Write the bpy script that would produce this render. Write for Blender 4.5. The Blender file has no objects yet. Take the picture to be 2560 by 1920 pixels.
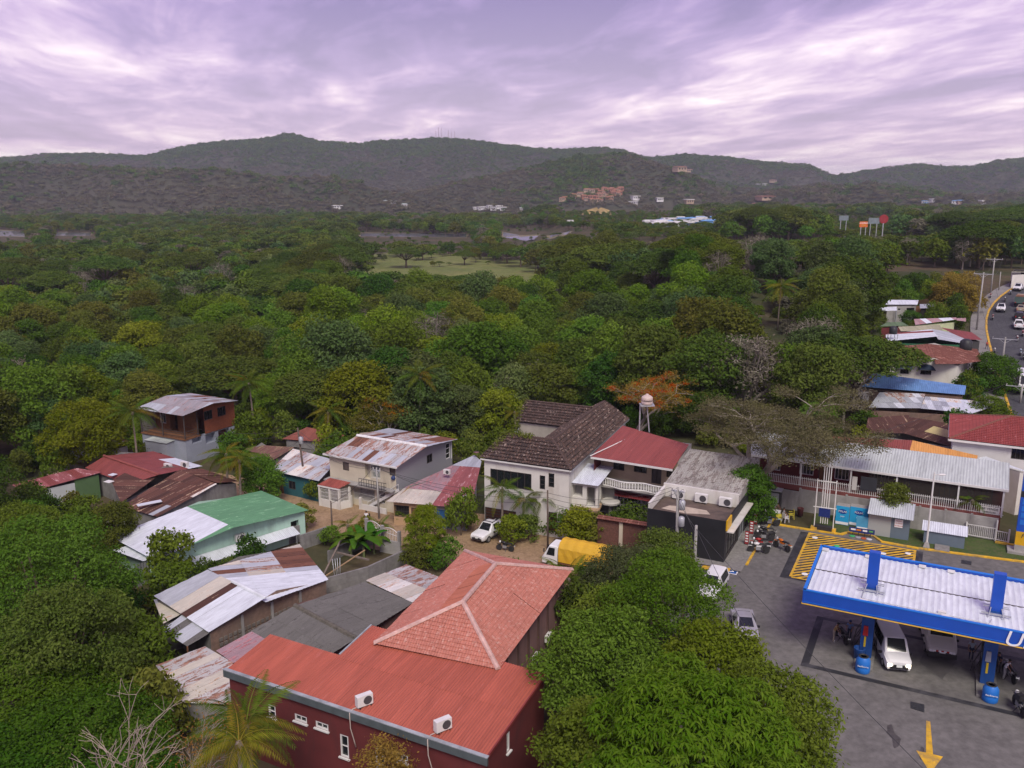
import bpy,bmesh,math,random
import numpy as np
from mathutils import Vector,Matrix,noise as mnoise
random.seed(11); rng = np.random.default_rng(11)
S = bpy.context.scene
COL = S.collection
RAD = math.radians
# ---------------------------------------------------------------- camera
F=2150.0; HZ=480.0; CAMZ=38.0; PITCH=math.atan((960-HZ)/F)
cP,sP=math.cos(PITCH),math.sin(PITCH)
def ss(a,b,x):
 t=min(1.,max(0.,(x-a)/(b-a))); return t*t*(3-2*t)
def G(x,y):
 a=3+11*ss(72,90,y); z=4*ss(a,a+11,x)
 z+=min(11.,max(0.,(y-95)*.075))*ss(30,50,x)*(1-.6*ss(300,700,y))
 z-=3*ss(110,170,y)*(1-ss(30,50,x))
 return z
def ray(s):
 a=(s[0]-1280)/F; b=(960-s[1])/F
 return (a,cP+b*sP,-sP+b*cP)
def P(s,z=0.):
 d=ray(s); t=(z-CAMZ)/d[2]; return (d[0]*t,d[1]*t,z)
def PG(s,dz=0.):
 z=0.
 for _ in range(40):
  p=P(s,z+dz); z=.5*z+.5*G(p[0],p[1])
 return P(s,z+dz)
def PY(s,y):
 d=ray(s); t=y/d[1]; return (d[0]*t,y,CAMZ+d[2]*t)
def zr(x0,y0,k): return lambda x,y:(x0+x*k,y0+y*k)
R1=zr(0,900,700/2212);R2=zr(600,900,700/2212);R3=zr(1100,950,700/2212);R4=zr(1750,950,810/2212)
R5=zr(0,1395,700/2212);R6=zr(550,1395,800/2212);R7=zr(1300,1395,800/2212);R8=zr(1860,1395,700/2212)
Q1=zr(2060,620,500/2212);Q2=zr(2060,900,500/2212);Q3=zr(1300,380,700/2212);Q4=zr(1900,380,660/2212)
Q5=zr(0,300,900/2212);Q6=zr(800,300,900/2212);Q7=zr(1300,550,900/2212)
T1=zr(2360,1150,200/1327);T2=zr(1850,1180,400/2212);T3=zr(1600,1280,300/1382);T4=zr(2400,640,160/737)
T5=zr(2240,1540,320/2042);T6=zr(2040,1520,260/2157);T7=zr(800,1330,360/2212);T8=zr(760,1130,300/2074)

cam = bpy.data.cameras.new('camera'); cam_o = bpy.data.objects.new('camera',cam); COL.objects.link(cam_o)
cam.sensor_width = 36; cam.lens = F / 2560 * 36; cam.clip_end = 30000; cam.clip_start = .5
cam_o.location = (0,0,CAMZ); cam_o.rotation_euler = (math.pi / 2 - PITCH,0,0)
S.camera = cam_o
# ---------------------------------------------------------------- world, sun, exposure
SUN_EL,SUN_AZ = RAD(50),RAD(172)       # azimuth clockwise from +Y
W = bpy.data.worlds.new('World'); S.world = W; W.use_nodes = True
def world_nodes():
 nt = W.node_tree; nt.nodes.clear(); N = nt.nodes.new; L = nt.links.new
 out = N('ShaderNodeOutputWorld'); bg = N('ShaderNodeBackground'); bg2 = N('ShaderNodeBackground'); mix = N('ShaderNodeMixShader')
 sky = N('ShaderNodeTexSky'); sky.sky_type = 'NISHITA'; sky.sun_disc = False
 sky.sun_elevation = SUN_EL; sky.sun_rotation = SUN_AZ; sky.air_density = 1.2; sky.dust_density = 2.0
 L(sky.outputs[0],bg.inputs[0]); bg.inputs[1].default_value = .12
 tc = N('ShaderNodeTexCoord'); sep = N('ShaderNodeSeparateXYZ'); L(tc.outputs['Generated'],sep.inputs[0])
 def math_(op,a,b=None,c=None):
  m = N('ShaderNodeMath'); m.operation = op
  for i,v in enumerate((a,b,c)):
   if v is None: continue
   if isinstance(v,(int,float)): m.inputs[i].default_value = v
   else: L(v,m.inputs[i])
  return m.outputs[0]
 zc = math_('ADD',math_('MAXIMUM',sep.outputs[2],0.0),.055)
 px = math_('DIVIDE',sep.outputs[0],zc); py = math_('DIVIDE',sep.outputs[1],zc)
 px = math_('ADD',px,math_('MULTIPLY',py,.14)); cb = N('ShaderNodeCombineXYZ'); L(px,cb.inputs[0]); L(py,cb.inputs[1]); cb.inputs[2].default_value = 3.7
 def noise_(scale,rot,sc,det=7,rough=.55,dist=.6,off=0):
  mp = N('ShaderNodeMapping'); mp.inputs['Rotation'].default_value = (0,0,rot); mp.inputs['Scale'].default_value = sc
  mp.inputs['Location'].default_value = (off,off * .7,0)
  L(cb.outputs[0],mp.inputs[0]); n = N('ShaderNodeTexNoise'); n.inputs['Scale'].default_value = scale
  n.inputs['Detail'].default_value = det; n.inputs['Roughness'].default_value = rough; n.inputs['Distortion'].default_value = dist
  L(mp.outputs[0],n.inputs['Vector']); return n.outputs[0]
 a = noise_(.55,.3,(1,.34,1),10,.58,.3,SKYOFF[0])
 b = noise_(1.9,.9,(1,.5,1),9,.62,.5,SKYOFF[1]); c = noise_(.30,0.,(1,.7,1),4,.5,.3,SKYOFF[2])
 v = math_('ADD',math_('ADD',math_('MULTIPLY',a,.46),math_('MULTIPLY',b,.24)),math_('MULTIPLY',c,.30))
 rp = N('ShaderNodeValToRGB'); L(v,rp.inputs[0]); cr = rp.color_ramp
 cr.elements[0].position = .425; cr.elements[0].color = (.17,.10,.31,1)
 cr.elements[1].position = .585; cr.elements[1].color = (1.3,1.16,1.12,1)
 for p,c in ((.468,(.30,.185,.45,1)),(.503,(.53,.355,.61,1)),(.54,(.88,.69,.82,1))):
  e = cr.elements.new(p); e.color = c
 # pale band low over the horizon
 hz = N('ShaderNodeMapRange'); L(sep.outputs[2],hz.inputs[0]); hz.inputs[1].default_value = .02; hz.inputs[2].default_value = .26
 hz.inputs[3].default_value = .5; hz.inputs[4].default_value = 0
 mx = N('ShaderNodeMix'); mx.data_type = 'RGBA'; L(hz.outputs[0],mx.inputs[0]); L(rp.outputs[0],mx.inputs[6]); mx.inputs[7].default_value = (.92,.73,.80,1)
 L(mx.outputs[2],bg2.inputs[0]); bg2.inputs[1].default_value = SKYS
 mix.inputs[0].default_value = .9; L(bg.outputs[0],mix.inputs[1]); L(bg2.outputs[0],mix.inputs[2]); L(mix.outputs[0],out.inputs[0])
HAZE = .0001
SKYOFF = (2.3,7.1,4.4); SKYS = .56
world_nodes()
sun = bpy.data.lights.new('sun','SUN'); sun.energy = 1.5; sun.angle = RAD(24); sun.color = (1,.92,.80)
so = bpy.data.objects.new('sun',sun); COL.objects.link(so)
so.rotation_euler = Vector((-math.sin(SUN_AZ) * math.cos(SUN_EL),-math.cos(SUN_AZ) * math.cos(SUN_EL),-math.sin(SUN_EL))).to_track_quat('-Z','Y').to_euler()
S.view_settings.view_transform = 'Standard'; S.view_settings.look = 'None'; S.view_settings.exposure = 1.15; S.view_settings.gamma = 1
S.view_settings.use_curve_mapping = False
S.render.engine = 'CYCLES'; cy = S.cycles
cy.max_bounces = 5; cy.diffuse_bounces = 3; cy.glossy_bounces = 2; cy.transmission_bounces = 3; cy.transparent_max_bounces = 6; cy.volume_bounces = 0
cy.use_denoising = True; cy.caustics_reflective = False; cy.caustics_refractive = False
# ---------------------------------------------------------------- materials
MATS = {}
def _new(name):
 m = bpy.data.materials.new(name); m.use_nodes = True; nt = m.node_tree; nt.nodes.clear()
 out = nt.nodes.new('ShaderNodeOutputMaterial'); return m,nt,out
def N_(nt,t,**k):
 n = nt.nodes.new(t)
 for a,b in k.items(): setattr(n,a,b)
 return n
def mix_(nt,fac,a,b,blend='MIX'):
 n = nt.nodes.new('ShaderNodeMix'); n.data_type = 'RGBA'; n.blend_type = blend
 for i,v in ((0,fac),(6,a),(7,b)):
  if isinstance(v,(int,float)): n.inputs[i].default_value = v
  elif isinstance(v,(tuple,list)): n.inputs[i].default_value = (*v[:3],1)
  else: nt.links.new(v,n.inputs[i])
 return n.outputs[2]
def noise_n(nt,vec,scale,det=4,rough=.55,dist=0):
 n = nt.nodes.new('ShaderNodeTexNoise'); n.inputs['Scale'].default_value = scale; n.inputs['Detail'].default_value = det
 n.inputs['Roughness'].default_value = rough; n.inputs['Distortion'].default_value = dist
 if vec is not None: nt.links.new(vec,n.inputs['Vector'])
 return n.outputs[0]
def rng_n(nt,v,a,b,c,d):
 n = nt.nodes.new('ShaderNodeMapRange'); nt.links.new(v,n.inputs[0])
 for i,x in enumerate((a,b,c,d)): n.inputs[i + 1].default_value = x
 return n.outputs[0]
def M(name,col,rough=.8,var=.18,scale=.8,metal=0.,dirt=None,dirt_amt=.0,dirt_scale=.5,bump=0.,emit=None,spec=.4,orand=0.):
 """painted / plastered / solid surface with blotchy tone and optional stains"""
 if name in MATS: return MATS[name]
 m,nt,out = _new(name); b = N_(nt,'ShaderNodeBsdfPrincipled'); nt.links.new(b.outputs[0],out.inputs[0])
 tc = N_(nt,'ShaderNodeTexCoord'); ob = tc.outputs['Object']
 n1 = noise_n(nt,ob,scale,6,.6); f = rng_n(nt,n1,.3,.7,1 - var,1 + var)
 cmb = N_(nt,'ShaderNodeCombineColor')
 for i in range(3): nt.links.new(f,cmb.inputs[i])
 c = mix_(nt,1.,(*col,1),cmb.outputs[0],'MULTIPLY')
 if dirt:
  mp = N_(nt,'ShaderNodeMapping'); mp.inputs['Scale'].default_value = (1,1,.35); nt.links.new(ob,mp.inputs[0])
  n2 = noise_n(nt,mp.outputs[0],dirt_scale,8,.65,.5); fd = rng_n(nt,n2,.62 - .32 * dirt_amt,.80 - .25 * dirt_amt,0,.85)
  c = mix_(nt,fd,c,dirt)
 if orand:
  oi = N_(nt,'ShaderNodeObjectInfo'); fr = rng_n(nt,oi.outputs['Random'],0,1,1 - orand,1 + orand)
  cm = N_(nt,'ShaderNodeCombineColor')
  for i in range(3): nt.links.new(fr,cm.inputs[i])
  c = mix_(nt,1.,c,cm.outputs[0],'MULTIPLY')
 nt.links.new(c,b.inputs['Base Color']); b.inputs['Roughness'].default_value = rough; b.inputs['Metallic'].default_value = metal
 b.inputs['Specular IOR Level'].default_value = spec
 if bump:
  bp = N_(nt,'ShaderNodeBump'); bp.inputs['Strength'].default_value = bump; bp.inputs['Distance'].default_value = .05
  nt.links.new(noise_n(nt,ob,scale * 8,5),bp.inputs['Height']); nt.links.new(bp.outputs[0],b.inputs['Normal'])
 if emit:
  b.inputs['Emission Color'].default_value = (*emit[:3],1); b.inputs['Emission Strength'].default_value = emit[3]
 MATS[name] = m; return m
def SH(name,base,rust=(.11,.045,.026),amt=.0,rough=.5,metal=.0,streak=.25,tone=.12,light=None,lightamt=.0):
 """roofing sheet: weather streaks run with the slope (uv in metres), each sheet a tone of its own"""
 if name in MATS: return MATS[name]
 m,nt,out = _new(name); b = N_(nt,'ShaderNodeBsdfPrincipled'); nt.links.new(b.outputs[0],out.inputs[0])
 tc = N_(nt,'ShaderNodeTexCoord'); oi = N_(nt,'ShaderNodeObjectInfo')
 sc = N_(nt,'ShaderNodeVectorMath',operation='SCALE'); cx = N_(nt,'ShaderNodeCombineXYZ')
 for i in range(3): nt.links.new(oi.outputs['Random'],cx.inputs[i])
 nt.links.new(cx.outputs[0],sc.inputs[0]); sc.inputs['Scale'].default_value = 60
 ad = N_(nt,'ShaderNodeVectorMath',operation='ADD'); nt.links.new(tc.outputs['UV'],ad.inputs[0]); nt.links.new(sc.outputs[0],ad.inputs[1])
 mp = N_(nt,'ShaderNodeMapping'); mp.inputs['Scale'].default_value = (2.6,2.6 * streak,1); nt.links.new(ad.outputs[0],mp.inputs[0])
 n1 = noise_n(nt,mp.outputs[0],1.0,8,.62,.4); n2 = noise_n(nt,ad.outputs[0],7,4,.6)
 f = rng_n(nt,n1,.3,.7,.82,1.16); g = rng_n(nt,oi.outputs['Random'],0,1,1 - tone,1 + tone)
 mu = N_(nt,'ShaderNodeMath',operation='MULTIPLY'); nt.links.new(f,mu.inputs[0]); nt.links.new(g,mu.inputs[1])
 cm = N_(nt,'ShaderNodeCombineColor')
 for i in range(3): nt.links.new(mu.outputs[0],cm.inputs[i])
 c = mix_(nt,1.,base,cm.outputs[0],'MULTIPLY')
 if light:
  n4 = noise_n(nt,mp.outputs[0],1.7,6,.6,.3); c = mix_(nt,rng_n(nt,n4,.66 - .3 * lightamt,.76 - .25 * lightamt,0,.8),c,light)
 if amt > 0:
  s2 = N_(nt,'ShaderNodeMath',operation='ADD'); nt.links.new(n1,s2.inputs[0]); nt.links.new(rng_n(nt,n2,.3,.7,-.07,.07),s2.inputs[1])
  fr = rng_n(nt,s2.outputs[0],.72 - .42 * amt,.80 - .38 * amt,0,.92)
  n3 = noise_n(nt,ad.outputs[0],2.4,5); rc = mix_(nt,rng_n(nt,n3,.35,.7,0,1),rust,tuple(min(1,x * 2.3 + .01) for x in rust))
  c = mix_(nt,fr,c,rc)
 nt.links.new(c,b.inputs['Base Color']); b.inputs['Roughness'].default_value = rough; b.inputs['Metallic'].default_value = metal
 b.inputs['Specular IOR Level'].default_value = .35
 MATS[name] = m; return m
def LEAF(name,c1,c2,trans=.3,orand=.25,hue=.03):
 if name in MATS: return MATS[name]
 m,nt,out = _new(name); at = N_(nt,'ShaderNodeAttribute',attribute_name='tint'); oi = N_(nt,'ShaderNodeObjectInfo')
 c = mix_(nt,at.outputs['Fac'],c1,c2)
 hs = N_(nt,'ShaderNodeHueSaturation'); nt.links.new(c,hs.inputs['Color'])
 nt.links.new(rng_n(nt,oi.outputs['Random'],0,1,.5 - hue,.5 + hue),hs.inputs['Hue'])
 h2 = N_(nt,'ShaderNodeMath',operation='FRACT'); m7 = N_(nt,'ShaderNodeMath',operation='MULTIPLY'); m7.inputs[1].default_value = 7.31
 nt.links.new(oi.outputs['Random'],m7.inputs[0]); nt.links.new(m7.outputs[0],h2.inputs[0])
 nt.links.new(rng_n(nt,h2.outputs[0],0,1,1 - orand,1 + orand),hs.inputs['Value'])
 hs.inputs['Saturation'].default_value = 1.14
 d = N_(nt,'ShaderNodeBsdfDiffuse'); t = N_(nt,'ShaderNodeBsdfTranslucent'); mx = N_(nt,'ShaderNodeMixShader'); mx.inputs[0].default_value = trans
 nt.links.new(hs.outputs[0],d.inputs[0]); nt.links.new(hs.outputs[0],t.inputs[0]); nt.links.new(d.outputs[0],mx.inputs[1]); nt.links.new(t.outputs[0],mx.inputs[2])
 nt.links.new(mx.outputs[0],out.inputs[0]); MATS[name] = m; return m
# ---------------------------------------------------------------- mesh helpers
def V(*a): return Vector(a if len(a) > 1 else a[0])
class MB:
 def __init__(s): s.v = []; s.f = []; s.m = []; s.uv = []
 def add(s,vs,fs,mi=0):
  o = len(s.v); s.v += [tuple(v) for v in vs]; s.f += [tuple(i + o for i in f) for f in fs]; s.m += [mi] * len(fs); return s
 def box(s,c,d,rz=0,mi=0,top=1.0):
  x,y,z = d[0] / 2,d[1] / 2,d[2] / 2; cr,sr = math.cos(rz),math.sin(rz); vs = []
  for k in (-1,1):
   t = top if k > 0 else 1
   for i,j in ((-1,-1),(1,-1),(1,1),(-1,1)):
    a,b = i * x * t,j * y * t; vs.append((c[0] + a * cr - b * sr,c[1] + a * sr + b * cr,c[2] + k * z))
  return s.add(vs,[(3,2,1,0),(4,5,6,7),(0,1,5,4),(1,2,6,5),(2,3,7,6),(3,0,4,7)],mi)
 def bar(s,p,q,w,h,mi=0):
  p,q = V(p),V(q); d = (q - p)
  if d.length < 1e-6: return s
  d.normalize(); u = Vector((0,0,1)) if abs(d.z) < .95 else Vector((0,1,0)); a = d.cross(u).normalized() * (w / 2); b = a.normalized().cross(d).normalized() * (h / 2)
  vs = [p - a - b,p + a - b,p + a + b,p - a + b,q - a - b,q + a - b,q + a + b,q - a + b]
  return s.add(vs,[(0,3,2,1),(4,5,6,7),(0,1,5,4),(1,2,6,5),(2,3,7,6),(3,0,4,7)][::1],mi)
 def tube(s,pts,r,n=6,mi=0,cap=True):
  pts = [V(p) for p in pts]; k = len(pts); rs = r if isinstance(r,(list,tuple)) else [r] * k; o = len(s.v); prev = None
  for i,p in enumerate(pts):
   d = (pts[min(k - 1,i + 1)] - pts[max(0,i - 1)])
   d = d.normalized() if d.length > 1e-9 else Vector((0,0,1))
   a = d.orthogonal().normalized() if prev is None else (prev - d * prev.dot(d)).normalized()
   prev = a; b = d.cross(a)
   for j in range(n):
    t = 2 * math.pi * j / n; s.v.append(tuple(p + (a * math.cos(t) + b * math.sin(t)) * rs[i]))
  for i in range(k - 1):
   for j in range(n):
    s.f.append((o + i * n + j,o + i * n + (j + 1) % n,o + (i + 1) * n + (j + 1) % n,o + (i + 1) * n + j)); s.m.append(mi)
  if cap:
   s.f.append(tuple(o + j for j in range(n))[::-1]); s.f.append(tuple(o + (k - 1) * n + j for j in range(n))); s.m += [mi,mi]
  return s
 def lathe(s,prof,c,n=16,mi=0):
  o = len(s.v); k = len(prof)
  for r,z in prof:
   for j in range(n):
    t = 2 * math.pi * j / n; s.v.append((c[0] + r * math.cos(t),c[1] + r * math.sin(t),c[2] + z))
  for i in range(k - 1):
   for j in range(n):
    s.f.append((o + i * n + j,o + i * n + (j + 1) % n,o + (i + 1) * n + (j + 1) % n,o + (i + 1) * n + j)); s.m.append(mi)
  s.f.append(tuple(o + j for j in range(n))[::-1]); s.f.append(tuple(o + (k - 1) * n + j for j in range(n))); s.m += [mi,mi]
  return s
 def prism(s,poly,z0,z1,mi=0):
  n = len(poly); vs = [(p[0],p[1],z0) for p in poly] + [(p[0],p[1],z1) for p in poly]
  return s.add(vs,[tuple(range(n))[::-1],tuple(range(n,2 * n))] + [(i,(i + 1) % n,n + (i + 1) % n,n + i) for i in range(n)],mi)
 def loft(s,rings,mi=0,cap=True):
  n = len(rings[0]); o = len(s.v)
  for r in rings: s.v += [tuple(p) for p in r]
  for i in range(len(rings) - 1):
   for j in range(n):
    s.f.append((o + i * n + j,o + i * n + (j + 1) % n,o + (i + 1) * n + (j + 1) % n,o + (i + 1) * n + j)); s.m.append(mi)
  if cap: s.f.append(tuple(o + j for j in range(n))[::-1]); s.f.append(tuple(o + (len(rings) - 1) * n + j for j in range(n))); s.m += [mi,mi]
  return s
 def ell(s,c,r,nu=10,nv=6,mi=0):
  rings = []
  for i in range(nv + 1):
   t = math.pi * (i + .02) / (nv + .04) - math.pi / 2; rr = math.cos(t)
   rings.append([(c[0] + r[0] * rr * math.cos(2 * math.pi * j / nu),c[1] + r[1] * rr * math.sin(2 * math.pi * j / nu),c[2] + r[2] * math.sin(t)) for j in range(nu)])
  return s.loft(rings,mi)
 def wheelx(s,c,r,w,n=14,mi=0):      # cylinder with its axle along y
  prof = [(.55 * r,-w * .5),(.93 * r,-w * .5),(r,-w * .3),(r,w * .3),(.93 * r,w * .5),(.55 * r,w * .5)]
  rings = [[(c[0] + q * math.cos(2 * math.pi * j / n),c[1] + y,c[2] + q * math.sin(2 * math.pi * j / n)) for j in range(n)] for q,y in prof]
  return s.loft(rings,mi)
 def build(s,name,mats,parent=None,smooth=False):
  me = bpy.data.meshes.new(name); vs = s.v
  if parent is not None:
   rt = parent
   while rt.parent is not None: rt = rt.parent
   lx,ly,lz = rt.get('_o',(0,0,0)); vs = [(a - lx,b - ly,c - lz) for a,b,c in vs]
  me.from_pydata(vs,[],s.f); mats = mats if isinstance(mats,(list,tuple)) else [mats]
  for m in mats: me.materials.append(m)
  if len(mats) > 1: me.polygons.foreach_set('material_index',s.m)
  if s.uv:
   ul = me.uv_layers.new(name='uv'); fl = np.array(s.uv,dtype=np.float32)[np.array([i for f in s.f for i in f])].ravel(); ul.data.foreach_set('uv',fl)
  if smooth: me.polygons.foreach_set('use_smooth',[True] * len(me.polygons))
  me.update(); o = bpy.data.objects.new(name,me); COL.objects.link(o)
  if parent is not None: o.parent = parent
  return o
def tag(o,label=None,cat=None,group=None,kind=None):
 if label: o['label'] = label
 if cat: o['category'] = cat
 if group: o['group'] = group
 if kind: o['kind'] = kind
 return o
def thing(name,label,cat,loc=(0,0,0),group=None,local=False):
 o = bpy.data.objects.new(name,None); COL.objects.link(o); o.location = loc; o.empty_display_size = .3
 o['_o'] = (0.,0.,0.) if local else tuple(float(a) for a in loc)
 return tag(o,label,cat,group)
def copy_tree(o,parent=None):
 c = o.copy(); COL.objects.link(c)
 if parent is not None: c.parent = parent
 for ch in o.children: copy_tree(ch,c)
 return c
def place(o,loc,rz=0.,sc=1.,label=None,group=None):
 o.location = loc; o.rotation_euler = (0,0,rz); o.scale = (sc,sc,sc) if isinstance(sc,(int,float)) else sc
 if label: o['label'] = label
 if group: o['group'] = group
 return o
def struct(name,mb,mat,smooth=False): return tag(mb.build(name,mat,None,smooth),kind='structure')
def raw(name,v,f,mat,parent=None,tint=None,smooth=False):
 """numpy mesh: v (n,3), f (m,k)"""
 me = bpy.data.meshes.new(name); k = f.shape[1]; n = len(f)
 me.vertices.add(len(v)); me.vertices.foreach_set('co',np.asarray(v,np.float32).ravel())
 me.loops.add(n * k); me.loops.foreach_set('vertex_index',np.asarray(f,np.int32).ravel())
 me.polygons.add(n); me.polygons.foreach_set('loop_start',np.arange(0,n * k,k,dtype=np.int32)); me.polygons.foreach_set('loop_total',np.full(n,k,np.int32))
 if tint is not None:
  a = me.attributes.new('tint','FLOAT','FACE'); a.data.foreach_set('value',np.asarray(tint,np.float32))
 me.materials.append(mat)
 if smooth: me.polygons.foreach_set('use_smooth',np.ones(n,bool))
 me.update(calc_edges=True); me.validate()
 o = bpy.data.objects.new(name,me); COL.objects.link(o)
 if parent is not None: o.parent = parent
 return o

# ================================================================ ground, hills, roads
E1 = Vector((math.cos(RAD(-27)),math.sin(RAD(-27)))); E2 = Vector((-E1.y,E1.x))
def proj(p):
 d = p[1] * cP + (CAMZ - p[2]) * sP
 return (1280 + F * p[0] / d,960 - F * ((p[2] - CAMZ) * cP + p[1] * sP) / d,d)
def inpoly(pt,poly):
 x,y = pt[0],pt[1]; c = False; j = len(poly) - 1
 for i in range(len(poly)):
  if (poly[i][1] > y) != (poly[j][1] > y) and x < (poly[j][0] - poly[i][0]) * (y - poly[i][1]) / (poly[j][1] - poly[i][1] + 1e-12) + poly[i][0]: c = not c
  j = i
 return c
def interp(xs,ys,x): return float(np.interp(x,xs,ys))
def ground_mat(name,cols,scale=.05,bump=.3):
 m,nt,out = _new(name); b = N_(nt,'ShaderNodeBsdfPrincipled'); nt.links.new(b.outputs[0],out.inputs[0]); tc = N_(nt,'ShaderNodeTexCoord'); ob = tc.outputs['Object']
 n1 = noise_n(nt,ob,scale,8,.62,.3); n2 = noise_n(nt,ob,scale * 14,6,.65); n3 = noise_n(nt,ob,scale * 5,5,.6,.4)
 c = mix_(nt,rng_n(nt,n1,.38,.62,0,1),cols[0],cols[1]); c = mix_(nt,rng_n(nt,n3,.5,.72,0,.8),c,cols[2])
 f = rng_n(nt,n2,.25,.75,.72,1.28); cm = N_(nt,'ShaderNodeCombineColor')
 for i in range(3): nt.links.new(f,cm.inputs[i])
 c = mix_(nt,1.,c,cm.outputs[0],'MULTIPLY'); nt.links.new(c,b.inputs['Base Color']); b.inputs['Roughness'].default_value = .95; b.inputs['Specular IOR Level'].default_value = .1
 bp = N_(nt,'ShaderNodeBump'); bp.inputs['Strength'].default_value = bump; bp.inputs['Distance'].default_value = .1; nt.links.new(n2,bp.inputs['Height']); nt.links.new(bp.outputs[0],b.inputs['Normal'])
 MATS[name] = m; return m
m_ground = ground_mat('scrub_ground',((.045,.055,.024),(.10,.075,.048),(.07,.065,.03)))
m_dirt = ground_mat('packed_dirt',((.26,.18,.105),(.33,.235,.145),(.20,.135,.082)),.22,.25)
m_conc = ground_mat('forecourt_concrete',((.128,.125,.118),(.158,.153,.145),(.102,.10,.095)),.12,.06)
m_walk = ground_mat('pavement_concrete',((.19,.185,.175),(.23,.225,.21),(.155,.15,.14)),.3,.1)
m_asph = ground_mat('asphalt',((.062,.064,.07),(.075,.077,.082),(.05,.052,.058)),.12,.15)
m_verge = ground_mat('verge_grass',((.05,.085,.025),(.075,.105,.035),(.12,.10,.06)),.5,.5)
m_past = ground_mat('pasture_grass',((.155,.175,.055),(.12,.15,.045),(.20,.19,.075)),.02,.3)
m_dry = ground_mat('dry_grass',((.33,.245,.10),(.27,.21,.095),(.36,.27,.13)),.015,.2)
m_sand = ground_mat('pale_bank',((.22,.185,.12),(.17,.155,.09),(.13,.135,.06)),.02,.2)
m_hill = ground_mat('hill_scrub',((.062,.06,.042),(.05,.058,.034),(.08,.074,.054)),.006,.3)
# ground sheet, denser near the camera, reaching under the hills
gv = []; gf = []; rows = [12.]
while rows[-1] < 9000: rows.append(rows[-1] + max(1.8,rows[-1] * .018))
NC = 170
for y in rows:
 w = y * .85 + 45
 for i in range(NC + 1):
  x = (2 * i / NC - 1) * w; gv.append((x,y,G(x,y) - (0 if y < 1200 else (y - 1200) * .002)))
for j in range(len(rows) - 1):
 for i in range(NC): a = j * (NC + 1) + i; gf.append((a,a + 1,a + NC + 2,a + NC + 1))
g_o = raw('ground',np.array(gv),np.array(gf),m_ground,smooth=True); g_o['kind'] = 'structure'
# hills: ridge lines read off the skyline, each given a distance
SKY = [(-300,400),(0,396),(139,386),(231,384),(382,388),(428,374),(544,354),(648,349),(694,341),(723,333),(764,341),(798,352),(903,360),(949,352),(1018,350),(1088,345),(1157,348),(1250,360),(1331,369),(1389,374),(1504,368),(1562,378),(1620,395),(1713,386),(1805,392),(1910,403),(2014,411),(2071,433),(2089,438),(2141,430),(2233,417),(2291,409),(2360,416),(2430,417),(2488,401),(2560,392),(2900,380)]
LAY = [(SKY,3300,1000,3),
       ([(-300,412),(0,408),(200,410),(400,420),(520,424),(640,436),(800,446),(900,462),(1000,492),(1100,540),(3000,560)],1800,420,0),
       ([(-300,560),(850,545),(950,505),(1050,474),(1200,444),(1350,410),(1450,388),(1560,381),(1620,398),(1700,424),(1800,474),(1900,520),(2000,540),(3000,560)],1950,520,0),
       ([(-300,560),(1500,545),(1700,510),(1850,484),(2000,468),(2100,462),(2300,474),(2450,486),(2600,480),(3000,480)],1750,380,0)]
LAYC = [([a for a,b in l],[b for a,b in l],d,w) for l,d,w,_ in LAY]
def hillz(x,y):
 sx = 1280 + F * x / (y * cP); zb = -4.5 - (y - 1200) * .002; best = zb
 n = mnoise.fractal(Vector((x / 210,y / 210,1.3)),.9,2.1,5); n2 = abs(mnoise.noise(Vector((x / 130 + 9,y / 170,4.)))) * 2
 for xs,ys,D,w in LAYC:
  r = ray((sx,interp(xs,ys,sx))); top = CAMZ + D * r[2] / r[1] - 7
  t = (y - (D - w)) / w; f = ss(0,1,t) if t < 1 else 1 - .45 * ss(0,1,(y - D) / 500)
  if top < 3: continue
  z = zb + (top - zb) * f + (n * 40 - n2 * 52 + 14) * min(1,4.2 * f * (1 - min(f,1)))
  best = max(best,z)
 return best
hv = []; hf = []; hrows = list(np.linspace(1240,3800,170)); HC = 300
for y in hrows:
 for i in range(HC + 1): x = (2 * i / HC - 1) * (y * .74); hv.append((x,y,hillz(x,y)))
for j in range(len(hrows) - 1):
 for i in range(HC): a = j * (HC + 1) + i; hf.append((a,a + 1,a + HC + 2,a + HC + 1))
h_o = raw('hills',np.array(hv),np.array(hf),m_hill,smooth=True); h_o['kind'] = 'structure'
HZG = np.array([v[2] for v in hv]).reshape(len(hrows),HC + 1)
def hill_at(x,y):
 j = (y - 1240) / (3800 - 1240) * (len(hrows) - 1); i = (x / (y * .74) + 1) / 2 * HC
 j0 = int(min(len(hrows) - 2,max(0,j))); i0 = int(min(HC - 1,max(0,i))); a = min(1,max(0,j - j0)); b = min(1,max(0,i - i0))
 return float((HZG[j0,i0] * (1 - b) + HZG[j0,i0 + 1] * b) * (1 - a) + (HZG[j0 + 1,i0] * (1 - b) + HZG[j0 + 1,i0 + 1] * b) * a)
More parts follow.
